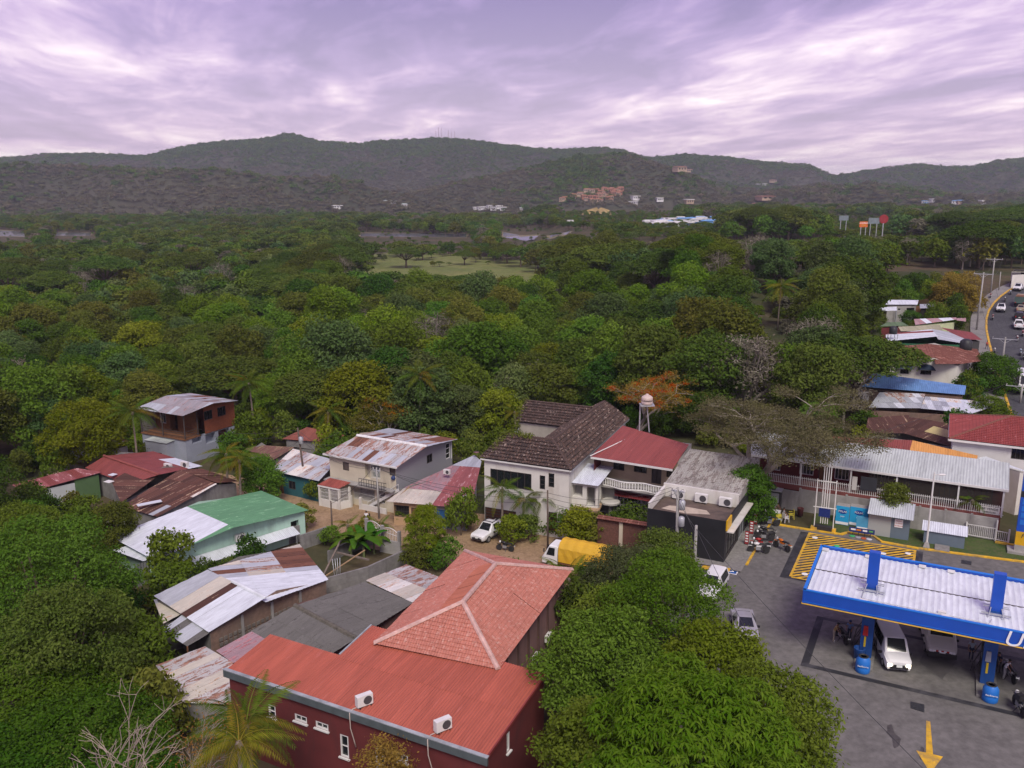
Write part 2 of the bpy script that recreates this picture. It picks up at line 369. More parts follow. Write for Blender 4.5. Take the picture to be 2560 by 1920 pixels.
def drape(name,pts,mat,dz=.03,step=3.,zfun=None,kind='structure',parent=None):
 """a sheet with a free outline laid over the terrain"""
 zf = zfun or G; bm = bmesh.new(); f = bm.faces.new([bm.verts.new((p[0],p[1],0)) for p in pts])
 xs = [p[0] for p in pts]; ys = [p[1] for p in pts]
 for ax,lo,hi in ((0,min(xs),max(xs)),(1,min(ys),max(ys))):
  k = lo + step
  while k < hi:
   co = [0,0,0]; no = [0,0,0]; co[ax] = k; no[ax] = 1
   bmesh.ops.bisect_plane(bm,geom=bm.verts[:] + bm.edges[:] + bm.faces[:],plane_co=co,plane_no=no); k += step
 for v in bm.verts: v.co.z = zf(v.co.x,v.co.y) + dz
 bmesh.ops.recalc_face_normals(bm,faces=bm.faces); me = bpy.data.meshes.new(name); bm.to_mesh(me); bm.free(); me.materials.append(mat)
 o = bpy.data.objects.new(name,me); COL.objects.link(o); o['kind'] = kind
 if parent: o.parent = parent
 return o
def w2(a,u,v): return (a[0] + E1.x * u + E2.x * v,a[1] + E1.y * u + E2.y * v)
st0 = (-24.3,102.7)
drape('dirt_street',[w2(st0,-40,-9.5),w2(st0,-10,-8.8),w2(st0,6,-9.6),w2(st0,20,-9.3),w2(st0,33,-9),w2(st0,41,-9),w2(st0,41,6),w2(st0,33,9),w2(st0,20,5),w2(st0,6,3.2),w2(st0,-4,2.5),w2(st0,-40,2)],m_dirt,.05,2)
# forecourt with its kerb line
kerb_px = [T2(520,745),T2(940,815),T2(1330,870),T2(1400,880),T2(1500,850),T2(1840,900),T2(1960,985),R4(1480,1158),R4(2000,1225),R4(2212,1252)]
kerb = [PG(p)[:2] for p in kerb_px]; e = Vector(kerb[-1]) + E1 * 26; kerb.append((e.x,e.y)); k0 = Vector(kerb[0])
fc = [(12.5,18),(80,18),(80,45)] + kerb[::-1] + [tuple(k0 - E1 * 4.5 + E2 * .6),tuple(k0 - E1 * 6.5 + E2 * 6),tuple(k0 - E1 * 16 + E2 * 4),(13.,78)]
drape('forecourt',fc,m_conc,.10,3)
m_yel = M('yellow_paint',(.62,.37,.02),.7,.22,1.5,dirt=(.22,.17,.09),dirt_amt=.55,dirt_scale=1.2)
m_blk = M('black_paint',(.022,.023,.026),.75,.25,1.2,dirt=(.08,.08,.085),dirt_amt=.4)
m_wht = M('white_paint',(.78,.79,.80),.6,.08,1.)
def strip(name,pts,w,h,mat,z0=None):
 """a kerb: a low wall that follows a line on the ground"""
 mb = MB(); L = [Vector(p[:2]) for p in pts]; rings = []
 for i,p in enumerate(L):
  d = (L[min(len(L) - 1,i + 1)] - L[max(0,i - 1)]).normalized(); n = Vector((-d.y,d.x)); a = p - n * w / 2; b = p + n * w / 2
  za = G(p.x,p.y) if z0 is None else z0
  rings.append([(a.x,a.y,za - .2),(b.x,b.y,za - .2),(b.x,b.y,za + h - .02),((b.x * .85 + a.x * .15),(b.y * .85 + a.y * .15),za + h),((a.x * .85 + b.x * .15),(a.y * .85 + b.y * .15),za + h),(a.x,a.y,za + h - .02)])
 mb.loft(rings); return struct(name,mb,mat)
strip('kerb',kerb,.34,.24,m_yel)
# grass verge behind the kerb
vg = [tuple(Vector(p) + E2 * .1) for p in kerb[1:]]; vb = [tuple(Vector(p) + E2 * 5.2) for p in kerb[1:]]
drape('grass_verge',vg + vb[::-1],m_verge,.16,2)
# painted bay: black field, yellow diagonal bars
hA = Vector(P(T2(770,1460),4.1)[:2]); hB = Vector(P(T2(950,835),4.1)[:2]); hC = Vector(P(R4(1478,1160),4.1)[:2])
Lb = (hC - hB).dot(E1); Wb = (hB - hA).dot(E2)
def bay(u,v): p = hB - E2 * Wb + E1 * u + E2 * v; return (p.x,p.y)
drape('bay_marking',[bay(-.75,-.5),bay(Lb + .6,-.5),bay(Lb + .6,Wb - .1),bay(-.75,Wb - .1)],m_blk,.112,4)
mb = MB(); k = -Wb
def clipline(c,wd):
 # parallelogram of a 42 degree bar clipped to the bay
 poly = [(-50,c - 50 * .9),(Lb + 50,c + (Lb + 50) * .9),(Lb + 50,c + wd + (Lb + 50) * .9),(-50,c + wd - 50 * .9)]
 for ax,val,sg in ((0,.12,1),(0,Lb - .12,-1),(1,-.0,1),(1,Wb - .3,-1)):
  out = []
  for i in range(len(poly)):
   a,b = poly[i],poly[(i + 1) % len(poly)]; da,db = sg * (a[ax] - val),sg * (b[ax] - val)
   if da >= 0: out.append(a)
   if da * db < 0: t = da / (da - db); out.append((a[0] + (b[0] - a[0]) * t,a[1] + (b[1] - a[1]) * t))
  poly = out
  if len(poly) < 3: return None
 return poly
c = -Lb * .9
while c < Wb:
 pl = clipline(c,.36)
 if pl: mb.add([(*bay(u,v),4.12) for u,v in pl],[tuple(range(len(pl)))])
 c += .68
for a,b,cc,d in ((0,.22,0,Wb),(Lb - .22,Lb,0,Wb),(.22,Lb - .22,-.18,.04),(.22,Lb - .22,Wb - .3,Wb - .05)):
 mb.add([(*bay(a,cc),4.124),(*bay(b,cc),4.124),(*bay(b,d),4.124),(*bay(a,d),4.124)],[(0,1,2,3)])
struct('bay_stripes',mb,m_yel)
# black bands round the pumps, yellow arrow, drain covers, stains
pA = Vector(P(R8(540,450),4.1)[:2]); pB = Vector(P(R8(445,850),4.1)[:2]); Wp = (pA - pB).dot(E2)
def pb(u,v): p = pB + E1 * u + E2 * v; return (p.x,p.y)
mb = MB()
for u0,u1,v0,v1 in ((0,.55,0,Wp),(.55,30,0,.5),(.55,30,Wp - .45,Wp)):
 mb.add([(*pb(u0,v0),4.115),(*pb(u1,v0),4.115),(*pb(u1,v1),4.115),(*pb(u0,v1),4.115)],[(0,1,2,3)])
struct('pump_lane_bands',mb,m_blk)
ar = [(R8(1447,1290)),R8(1415,1540),R8(1430,1700),R8(1462,1290)]
aw = Vector(P(R8(1455,1290),4.1)[:2]); ab = Vector(P(R8(1470,1660),4.1)[:2]); ad = (ab - aw).normalized(); an = Vector((-ad.y,ad.x)); sl = Vector(P(R8(1462,1545),4.1)[:2]); LL = (sl - aw).dot(ad)
apts = [(aw + an * .12),(aw - an * .12),(aw + ad * LL - an * .2),(aw + ad * LL - an * .75),(aw + ad * (LL + 2.0)),(aw + ad * LL + an * .75),(aw + ad * LL + an * .2)]
mb = MB(); mb.add([(p.x,p.y,4.116) for p in apts],[tuple(range(7))]); struct('arrow_marking',mb,m_yel)
m_grate = M('drain_grate',(.035,.038,.042),.6,.3,6)
def drain(px4):
 mb = MB(); q = [P(p,4.1) for p in px4]; mb.add([(x,y,4.118) for x,y,z in q],[(0,1,2,3)])
 for i in range(9):
  t = (i + .5) / 9; a = Vector(q[0]).lerp(Vector(q[1]),t); b = Vector(q[3]).lerp(Vector(q[2]),t); mb.bar((a.x,a.y,4.13),(b.x,b.y,4.13),.05,.03)
 return mb
for px4,lb in (([R8(1315,1135),R8(1425,1160),R8(1425,1222),R8(1315,1188)],'dark square drain cover in the concrete beyond the yellow arrow'),([R8(430,915),R8(525,945),R8(520,998),R8(425,960)],'dark drain cover in the concrete beside the big leafy tree'),([R4(1785,1228),R4(1855,1240),R4(1852,1264),R4(1782,1252)],'dark drain cover in the concrete before the grass verge')):
 tag(drain(px4).build('drain_cover',m_grate),lb,'drain cover')
m_oil = M('oil_stain',(.062,.058,.055),.6,.3,3)
def stain(px,n=18,sd=1):
 r_ = random.Random(sd); pts = [P(p,4.1)[:2] for p in px]; pts2 = []
 for i in range(len(pts)):
  a,b = Vector(pts[i]),Vector(pts[(i + 1) % len(pts)])
  for t in (0,.33,.66): q = a.lerp(b,t); pts2.append((q.x + r_.uniform(-.05,.05),q.y + r_.uniform(-.05,.05),4.109))
 mb = MB(); mb.add(pts2,[tuple(range(len(pts2)))]); return mb
struct('oil_stain',stain([R8(1130,1320),R8(1165,1315),R8(1190,1390),R8(1240,1430),R8(1225,1490),R8(1185,1500),R8(1165,1430),R8(1125,1380)],sd=2),m_oil)
struct('oil_stain',stain([R8(1400,1490),R8(1430,1500),R8(1410,1590),R8(1390,1600),R8(1385,1570)],sd=3),m_oil)
struct('oil_stain',stain([R8(1460,690),R8(1560,720),R8(1700,800),R8(1620,900),R8(1560,960),R8(1480,900),R8(1380,820)],sd=4),M('damp_stain',(.092,.088,.085),.7,.3,.7))
# main road with pavement and yellow kerb
rk = [Q2(2120,760),Q2(2080,660),T4(510,1600),T4(400,1255),T4(330,1000),T4(302,860),T4(302,740),T4(330,640),T4(390,550),T4(470,470),T4(560,405),T4(640,368)]
rkp = [Vector(PG(p)[:2]) for p in rk]; d0 = (rkp[0] - rkp[1]).normalized(); rkp = [rkp[0] + d0 * 45] + rkp; d1 = (rkp[-1] - rkp[-2]).normalized(); rkp.append(rkp[-1] + d1 * 60)
def offs(L,w):
 o = []
 for i,p in enumerate(L):
  d = (L[min(len(L) - 1,i + 1)] - L[max(0,i - 1)]).normalized(); o.append(p + Vector((d.y,-d.x)) * w)
 return o
def ribbon(name,La,Lb_,mat,dz):
 mb = MB(); n = 4; vs = []
 for i in range(len(La) - 1):
  for k in range(4):
   t = k / 4; a = La[i].lerp(La[i + 1],t); b = Lb_[i].lerp(Lb_[i + 1],t)
   for j in range(n + 1): q = a.lerp(b,j / n); vs.append((q.x,q.y,G(q.x,q.y) + dz))
 k = len(vs) // (n + 1); fs = [(r * (n + 1) + j,r * (n + 1) + j + 1,(r + 1) * (n + 1) + j + 1,(r + 1) * (n + 1) + j) for r in range(k - 1) for j in range(n)]
 mb.add(vs,fs); return struct(name,mb,mat,True)
ribbon('main_road',rkp,offs(rkp,10.5),m_asph,.12); ribbon('pavement',offs(rkp,-3.0),offs(rkp,-.2),m_walk,.24)
strip('road_kerb',rkp,.38,.34,m_yel)

# ================================================================ vegetation makers
m_bark = M('bark',(.12,.09,.065),.95,.3,2.); m_barkg = M('grey_bark',(.27,.24,.20),.95,.25,2.); m_palmt = M('palm_trunk',(.20,.165,.13),.95,.3,4.)
G_MID = LEAF('leaf_mid',(0.072,0.127,0.025),(0.140,0.210,0.051)); G_YEL = LEAF('leaf_yellowgreen',(0.103,0.156,0.025),(0.194,0.242,0.053))
G_BLUE = LEAF('leaf_bluegreen',(0.070,0.117,0.042),(0.134,0.183,0.074)); G_DARK = LEAF('leaf_dark',(0.041,0.081,0.021),(0.091,0.139,0.035))
G_OLIVE = LEAF('leaf_olive',(0.085,0.112,0.028),(0.162,0.183,0.053)); G_DRY = LEAF('leaf_dry',(.10,.098,.070),(.155,.146,.108),.15)
G_UMB = LEAF('leaf_umbrella',(0.052,0.088,0.023),(0.111,0.144,0.039),.25); G_BRIGHT = LEAF('leaf_bright',(.088,.148,.023),(.188,.245,.050),.4,.1)
G_HILLG = LEAF('leaf_hillgreen',(0.059,0.102,0.032),(0.114,0.161,0.053),.2); G_RUST = LEAF('leaf_rust',(0.181,0.122,0.046),(0.259,0.189,0.064),.3)
def lobes_round(R,H,zc,n,rs,flat=.85,qs=1.):
 """irregular crown: a loose heap of lobes from low skirts to the top"""
 L = [(np.array([0,0,zc]),np.array([R * .6,R * .6,H * .40]))]; n = int(n * 1.9); ox,oy = rs.uniform(-.15,.15,2) * R
 for i in range(n):
  a = i * 2.39996 + rs.uniform(-.5,.5); h = (i + .5) / n; el = -.75 + 2.2 * h; wob = rs.uniform(.62,1.12)
  rr = R * .74 * math.cos(el * .92) * wob; q = R * rs.uniform(.22,.40) * qs
  L.append((np.array([rr * math.cos(a) + ox * h,rr * math.sin(a) + oy * h,zc + H * .46 * flat * math.sin(el) * rs.uniform(.85,1.15)]),np.array([q,q,q * rs.uniform(.6,.9)])))
 return L
def lobes_umb(R,H,zt,n,rs):
 L = []
 for i in range(n):
  a = i * 2.39996 + rs.uniform(-.3,.3); rr = R * .84 * math.sqrt((i + .3) / n); q = R * rs.uniform(.20,.34)
  L.append((np.array([rr * math.cos(a),rr * math.sin(a),zt - H * .62 * (rr / R) ** 2 + rs.uniform(-.06,.05) * H]),np.array([q,q,q * rs.uniform(.26,.4)])))
 return L
def foliage(lobes,ntuft,per,leaf,rs,tuft=.4,updown=-.25,up=.35,droop=0.,rosette=False,dens=.72,wd=.5):
 """leaves in tufts over a union of lobes -> verts, quads, tint"""
 C = np.array([l[0] for l in lobes]); A = np.array([l[1] for l in lobes]); w = (A[:,0] * A[:,0]); w = w / w.sum(); pts = []; nrm = []; tn = []
 ltint = rs.uniform(-.18,.18,len(lobes)); need = ntuft; guard = 0
 while need > 0 and guard < 12:
  guard += 1; k = int(need * 1.8) + 20; li = rs.choice(len(lobes),k,p=w); d = rs.normal(size=(k,3)); d /= np.linalg.norm(d,axis=1)[:,None]
  ok = d[:,2] > updown; li,d = li[ok],d[ok]; rad = 1 - (1 - dens) * rs.random(len(li)) ** 2.2; p = C[li] + A[li] * d * rad[:,None]
  keep = np.ones(len(p),bool)
  for j in range(len(lobes)):
   q = ((p - C[j]) / (A[j] * .80)); keep &= ((q * q).sum(1) > 1) | (li == j)
  p,d,li = p[keep][:need],d[keep][:need],li[keep][:need]; n = d / A[li]; n /= np.linalg.norm(n,axis=1)[:,None]
  pts.append(p); nrm.append(n); tn.append(ltint[li]); need -= len(p)
 p = np.concatenate(pts); n = np.concatenate(nrm); tn = np.concatenate(tn) + rs.uniform(-.15,.15,len(p)); T = len(p)
 P_ = np.repeat(p,per,0); N0 = np.repeat(n,per,0); tt = np.repeat(tn,per); K = len(P_)
 if rosette:
  n2 = N0 * .5 + np.array([0,0,.9]) ; n2 /= np.linalg.norm(n2,axis=1)[:,None]
  a = np.cross(n2,np.array([.31,.95,.05])); a /= np.linalg.norm(a,axis=1)[:,None]; b = np.cross(n2,a); th = np.tile(np.arange(per) * 2 * math.pi / per,T) + np.repeat(rs.uniform(0,6.3,T),per) + rs.uniform(-.25,.25,K)
  dirn = a * np.cos(th)[:,None] + b * np.sin(th)[:,None]; dr = rs.uniform(.15,.9,K) * droop; ax = dirn + n2 * .22 - np.array([0,0,1]) * dr[:,None]; ax /= np.linalg.norm(ax,axis=1)[:,None]
  l = leaf * rs.uniform(.7,1.25,K); wv = np.cross(ax,n2 + .2 * rs.normal(size=(K,3))); wv /= np.linalg.norm(wv,axis=1)[:,None]
  s = P_ + rs.normal(size=(K,3)) * tuft * .18; mid = s + ax * (l * .5)[:,None] + n2 * (l * .10)[:,None]; tip = s + ax * l[:,None] - np.array([0,0,1]) * (l * .25 * droop)[:,None]
  v = np.stack([s,mid + wv * (l * wd * .5)[:,None],tip,mid - wv * (l * wd * .5)[:,None]],1)
 else:
  nn = N0 * .7 + rs.normal(size=(K,3)) * .55 + np.array([0,0,up]); nn /= np.linalg.norm(nn,axis=1)[:,None]
  t = rs.normal(size=(K,3)); t -= nn * (t * nn).sum(1)[:,None]; t /= np.linalg.norm(t,axis=1)[:,None]; b = np.cross(nn,t)
  pos = P_ + rs.normal(size=(K,3)) * tuft * np.array([1,1,.6]); l = leaf * rs.uniform(.6,1.3,K)
  v = np.stack([pos - t * (l * .5)[:,None],pos + b * (l * wd * .5)[:,None],pos + t * (l * .5)[:,None],pos - b * (l * wd * .5)[:,None]],1)
 tint = np.clip(.5 + tt + rs.uniform(-.3,.3,K),0,1); return v.reshape(-1,3),np.arange(K * 4).reshape(-1,4),tint
def limbs(mb,lobes,zfork,r,rs,lean=0,n=5,frac=.85):
 top = Vector((lean,0,zfork)); mb.tube([(0,0,-.4),(lean * .3,.05,zfork * .5),tuple(top)],[r * 1.25,r,r * .82],8)
 for i in rs.permutation(len(lobes))[:n]:
  c = Vector(lobes[i][0]); m = top.lerp(c,.5) + Vector((0,0,-.1 * (c - top).length * .5)); mb.tube([tuple(top),tuple(m),tuple(top.lerp(c,frac))],[r * .5,r * .36,r * .14],5)
PROTO = {}
def mk_tree(key,name,label,lobes,zfork,r,leafmat,seed,ntuft,per,leaf,bark=None,nl=5,**kw):
 rs = np.random.default_rng(seed); t = thing(name,label,'tree',local=True)
 mb = MB(); limbs(mb,lobes,zfork,r,rs,0,nl); mb.build('trunk',bark or m_bark,t,True)
 v,f,ti = foliage(lobes,ntuft,per,leaf,rs,**kw); raw('crown',v,f,leafmat,t,ti); PROTO[key] = t; return t
def stash(t):      # keep a pattern out of the scene
 for o in [t] + list(t.children_recursive): COL.objects.unlink(o)
for i in range(6):
 rs = np.random.default_rng(100 + i); R = 4.6; lb = lobes_round(R,9.5,5.9,9 + i % 3 * 3,rs,.8 + .12 * (i % 3))
 mk_tree('round%d' % i,'forest_tree','x',lb,2.2,.26,G_MID,200 + i,2300,5,.40,tuft=.30,updown=-.5)
for i in range(4):
 rs = np.random.default_rng(130 + i); R = 9.; lb = lobes_umb(R,6.2,10.5,34,rs)
 mk_tree('umb%d' % i,'umbrella_tree','x',lb,4.2,.5,G_UMB,230 + i,3000,4,.52,nl=12,tuft=.36,updown=-.05,up=.9)
for i in range(3):      # sparse dry trees: twig-coloured leaf flecks round many limbs
 rs = np.random.default_rng(160 + i); lb = lobes_round(4.4,8.5,6.,9,rs,.9)
 t = thing('dry_tree','x','tree',local=True); mb = MB(); limbs(mb,lb,2.6,.24,rs,0,12,1.1)
 for k in range(170):
  c,a = lb[rs.integers(len(lb))]; d = rs.normal(size=3); d /= np.linalg.norm(d); q = c + a * d * 1.05; s_ = c + a * d * rs.uniform(.1,.4)
  mb.tube([tuple(s_),tuple(s_ * .5 + q * .5 + rs.normal(size=3) * .15),tuple(q)],[.045,.03,.012],3,cap=False)
 mb.build('trunk',m_barkg,t); v,f,ti = foliage(lb,420,4,.34,rs,tuft=.4,dens=.4); raw('crown',v,f,G_DRY,t,ti); PROTO['dry%d' % i] = t
for i in range(5):
 rs = np.random.default_rng(300 + i); lb = lobes_round(4.6,8.5,5.0,6,rs,.8); mk_tree('far%d' % i,'tree_pattern','x',lb,2.,.2,[G_MID,G_BLUE,G_OLIVE,G_DARK,G_DRY][i],310 + i,330,3,.95,nl=2,tuft=.4,wd=.6)
rs = np.random.default_rng(320); mk_tree('far5','tree_pattern','x',lobes_umb(8.5,5.5,9,16,rs),3.8,.4,G_UMB,321,480,3,1.15,nl=6,tuft=.5,updown=-.05,up=.9,wd=.6)
for i in range(5):
 rs = np.random.default_rng(330 + i); lb = [(np.array([0,0,3.2]),np.array([4.2,4.2,2.9])),(np.array([2.2,1,4.2]),np.array([2.4,2.4,2.])),(np.array([-2,-1.4,3.6]),np.array([2.6,2.6,2.]))]
 v,f,ti = foliage(lb,42,3,1.7,rs,tuft=.9,wd=.75); t = raw('hill_pattern%d' % i,v,f,[G_HILLG,G_HILLG,G_DRY,LEAF('leaf_hilldry',(0.106,0.100,0.065),(0.158,0.144,0.095),.1),G_MID][i],None,ti); PROTO['hill%d' % i] = t
# ---------------------------------------------------------------- scatter
EDGE = ([-200,-110,-80,-66,-52,-40,-30,-10,0,8,18,24,40,52,58,64,74,88,101,113,124,140,300,900],[60,84,96,116,140,138,124,120,119,132,133,124,108,116,134,158,184,210,232,252,266,250,330,500])
CLEAR = [[Q6(330,860),Q6(420,828),Q6(800,832),Q6(1040,850),Q6(1290,888),Q6(1300,955),Q6(1250,975),Q6(980,898),Q6(800,903),Q6(560,925),Q6(340,898)],
         [Q6(260,655),Q6(900,690),Q6(920,745),Q6(250,730)],[Q6(1130,640),Q6(1680,640),Q6(1640,700),Q6(1520,720),Q6(1130,745)],[(-50,565),(60,572),(60,598),(-50,598)],[(140,574),(235,574),(235,596),(140,596)],
         [Q3(340,425),Q3(900,430),Q3(930,480),Q3(780,545),Q3(560,525),Q3(350,500)],[Q3(945,460),Q3(1195,455),Q3(1195,512),Q3(945,520)],[Q3(1000,525),Q3(1520,510),Q3(1530,610),Q3(1000,590)],
         [Q6(1500,1085),Q6(1620,1080),Q6(1600,1150),Q6(1480,1140)],[Q4(650,525),Q4(1085,515),Q4(1085,612),Q4(820,640),Q4(650,580)],[Q7(1520,350),Q7(1680,350),Q7(1680,500),Q7(1620,560),Q7(1570,560),Q7(1520,500)]]
def clear_ok(x,y,z,r,top):
 for dx in (-1,-.5,0,.5,1):
  for hz in (.35,.7,1.):
   s = proj((x + dx * r,y,z + top * hz))
   for pl in CLEAR:
    if inpoly(s,pl): return pl in CLEAR[5:] and 2
 return True
RDL = []
for i in range(len(rkp) - 1):
 RDL += [offs(rkp,5)[i].lerp(offs(rkp,5)[i + 1],t / 4) for t in range(4)]
RDL += [rkp[-1] + (rkp[-1] - rkp[-2]).normalized() * t for t in range(0,60,8)]
HORZ = ([0,600,1200,1400,1700,2000,2300,2560],[552,556,588,592,594,594,584,556])
cand = []; rs = np.random.default_rng(5); y = 84.
while y < 1260:
 sp = 6.6 + (y - 84) * .012 if y < 420 else 10.6 + (y - 420) * .004
 hw = y * .64 + 14; n = int(2 * hw / sp)
 for i in range(n):
  x = -hw + (i + rs.random()) * sp; yy = y + rs.uniform(-.5,.5) * sp
  if yy < interp(*EDGE,x) + 3: continue
  if x > 60 and min((Vector((x,yy)) - q).length for q in RDL) < 13: continue
  u = rs.random(); pn = mnoise.noise(Vector((x / 60,yy / 60,0))); pn2 = mnoise.noise(Vector((x / 35,yy / 45,7.)))
  pu = .04 if yy < 190 else (.16 if yy < 300 else (.42 if yy < 720 else .12))
  if x < -yy * .28 and yy < 640: pu *= .35
  kind = 'umb' if u < pu * (1 + pn) else ('dry' if rs.random() < (.05 + .10 * max(0,pn2) + (.10 if x > yy * .15 else 0)) else 'round')
  sc = rs.uniform(.8,1.55) if kind != 'umb' else rs.uniform(.75,1.6)
  if x < -yy * .25: sc *= .82
  if kind == 'umb' and yy < 240: sc *= .8
  top = {'umb': 10.8,'dry': 10.5,'round': 10.8}[kind] * sc; r = (9 if kind == 'umb' else 4.6) * sc; z = G(x,yy)
  if yy < 450:
   s_ = proj((x,yy,z + top)); lim_ = interp(*HORZ,s_[0])
   if s_[1] < lim_:
    k_ = (PY((s_[0],lim_ + rs.uniform(0,14)),yy)[2] - z) / top
    if k_ < .4: continue
    sc *= k_; top *= k_; r *= k_
  ok_ = clear_ok(x,yy,z,r,top)
  if ok_ == 2 and ok_ is not True: sc *= .42; top *= .42; r *= .42
  elif not ok_:
   if not (yy > 480 and rs.random() < .8): continue
   sc *= .26; top *= .26; r *= .26
   if clear_ok(x,yy,z,r,top) is not True and rs.random() < .75: continue
  cand.append((r / yy,kind,x,yy,z,sc,pn,pn2))
 y += sp * .88
cand.sort(key=lambda c: -c[0])
tone_lab = {'mid': 'mid green','yel': 'yellowish green','blue': 'blue-green','dark': 'dark green','olive': 'olive green'}
tone_mat = {'mid': G_MID,'yel': G_YEL,'blue': G_BLUE,'dark': G_DARK,'olive': G_OLIVE}
cnt = {'round': 0,'umb': 0,'dry': 0}; lim = {'round': 300,'umb': 110,'dry': 60}; rest = []; shr = np.random.default_rng(77)
def setmat(o,m): o.material_slots[0].link = 'OBJECT'; o.material_slots[0].material = m
for c in cand:
 _,kind,x,yy,z,sc,pn,pn2 = c
 if cnt[kind] >= lim[kind]: rest.append(c); continue
 cnt[kind] += 1; src = PROTO['%s%d' % (kind,shr.integers({'round': 6,'umb': 4,'dry': 3}[kind]))]; t = copy_tree(src); t.name = {'round': 'forest_tree','umb': 'umbrella_tree','dry': 'dry_tree'}[kind]
 place(t,(x,yy,z),shr.uniform(0,6.28),(sc * shr.uniform(.9,1.12),sc * shr.uniform(.9,1.12),sc * shr.uniform(.88,1.12)))
 if kind == 'round':
  w = [.34,.16 + .15 * max(0,pn),.2,.12,.18]; w = np.array(w) / sum(w); tone = ['mid','yel','blue','dark','olive'][shr.choice(5,p=w)]
  setmat([o for o in t.children if o.name.startswith('crown')][0],tone_mat[tone]); tag(t,tone_lab[tone] + ' round-crowned tree in the wood beyond the houses','tree',tone_lab[tone] + ' trees of the wood')
 elif kind == 'umb': tag(t,'wide flat-topped dark umbrella-shaped tree in the wood','tree','umbrella trees of the wood')
 else: tag(t,'grey-brown nearly leafless tree in the wood','tree','dry trees of the wood')
for k,(px,s) in enumerate(((Q6(530,912),1.05),(Q6(888,893),.72),(Q6(1150,885),.95),(Q6(245,862),.6),(Q6(665,828),.62),(Q6(310,850),.55),(Q6(1080,860),.6))):
 t = copy_tree(PROTO['umb%d' % (k % 4)]); t.name = 'umbrella_tree'; p = PG(px); place(t,p,k * 1.3,s); tag(t,'umbrella-shaped tree standing free in the pale pasture','tree','umbrella trees in the pasture')
# the rest of the wood and the hill forest: masses nobody could count
def pattern_collection(name,keys):
 cl = bpy.data.collections.new(name)
 for k in keys:
  p = PROTO[k]
  if p.type == 'EMPTY':      # join trunk and crown into one pattern mesh
   ch = list(p.children); vs = []; fs = []; mi = []; ti = []; mats = []
   for q,o in enumerate(ch):
    b = len(vs); vs += [tuple(v.co) for v in o.data.vertices]; fs += [tuple(i + b for i in f.vertices) for f in o.data.polygons]; mi += [q] * len(o.data.polygons); mats.append(o.data.materials[0])
    a = o.data.attributes.get('tint'); ti += [d.value for d in a.data] if a else [.5] * len(o.data.polygons)
   me = bpy.data.meshes.new(k); me.from_pydata(vs,[],fs)
   for m in mats: me.materials.append(m)
   me.polygons.foreach_set('material_index',mi); at = me.attributes.new('tint','FLOAT','FACE'); at.data.foreach_set('value',ti); o2 = bpy.data.objects.new('a_' + k,me)
  else: o2 = p; COL.objects.unlink(p)
  cl.objects.link(o2)
 return cl
def mass(name,pts,coll,label,cat):
 """points (x,y,z,scale,rot,index) carrying one tree pattern each"""
 a = np.array(pts,np.float32); me = bpy.data.meshes.new(name); me.vertices.add(len(a)); me.vertices.foreach_set('co',a[:,:3].ravel())
 for nm,tp,col in (('tsc','FLOAT',a[:,3]),('trot','FLOAT',a[:,4])): at = me.attributes.new(nm,tp,'POINT'); at.data.foreach_set('value',col)
 at = me.attributes.new('tix','INT','POINT'); at.data.foreach_set('value',a[:,5].astype(np.int32)); me.update()
 o = bpy.data.objects.new(name,me); COL.objects.link(o); tag(o,label,cat,kind='stuff')
 ng = bpy.data.node_groups.new(name,'GeometryNodeTree'); ng.interface.new_socket('Geometry',in_out='INPUT',socket_type='NodeSocketGeometry'); ng.interface.new_socket('Geometry',in_out='OUTPUT',socket_type='NodeSocketGeometry')
 N = ng.nodes.new; L = ng.links.new; gi = N('NodeGroupInput'); go = N('NodeGroupOutput'); ip = N('GeometryNodeInstanceOnPoints'); ci = N('GeometryNodeCollectionInfo')
 ci.inputs['Collection'].default_value = coll; ci.inputs['Separate Children'].default_value = True; ci.inputs['Reset Children'].default_value = True; ip.inputs['Pick Instance'].default_value = True
 def at_(nm,dt): n = N('GeometryNodeInputNamedAttribute'); n.data_type = dt; n.inputs['Name'].default_value = nm; return n.outputs['Attribute']
 cx = N('ShaderNodeCombineXYZ'); L(at_('trot','FLOAT'),cx.inputs[2]); L(gi.outputs[0],ip.inputs['Points']); L(ci.outputs[0],ip.inputs['Instance']); L(at_('tix','INT'),ip.inputs['Instance Index'])
 L(cx.outputs[0],ip.inputs['Rotation']); L(at_('tsc','FLOAT'),ip.inputs['Scale']); L(ip.outputs[0],go.inputs[0])
 md = o.modifiers.new('trees','NODES'); md.node_group = ng; return o
fc_ = pattern_collection('wood_patterns',['far%d' % i for i in range(6)]); hc_ = pattern_collection('hill_patterns',['hill%d' % i for i in range(5)])
fp = []
for _,kind,x,yy,z,sc,pn,pn2 in rest:
 ix = 5 if kind == 'umb' else (4 if kind == 'dry' else int(shr.choice(4,p=[.42,.22,.2,.16]))); fp.append((x,yy,z,sc * (1. if kind != 'umb' else 1.05),shr.uniform(0,6.28),ix))
mass('distant_wood',fp,fc_,'far wood of mixed green crowns filling the valley floor','wood')
hp = []; rs = np.random.default_rng(9); y = 1250.
mang = np.full(700,-9.)
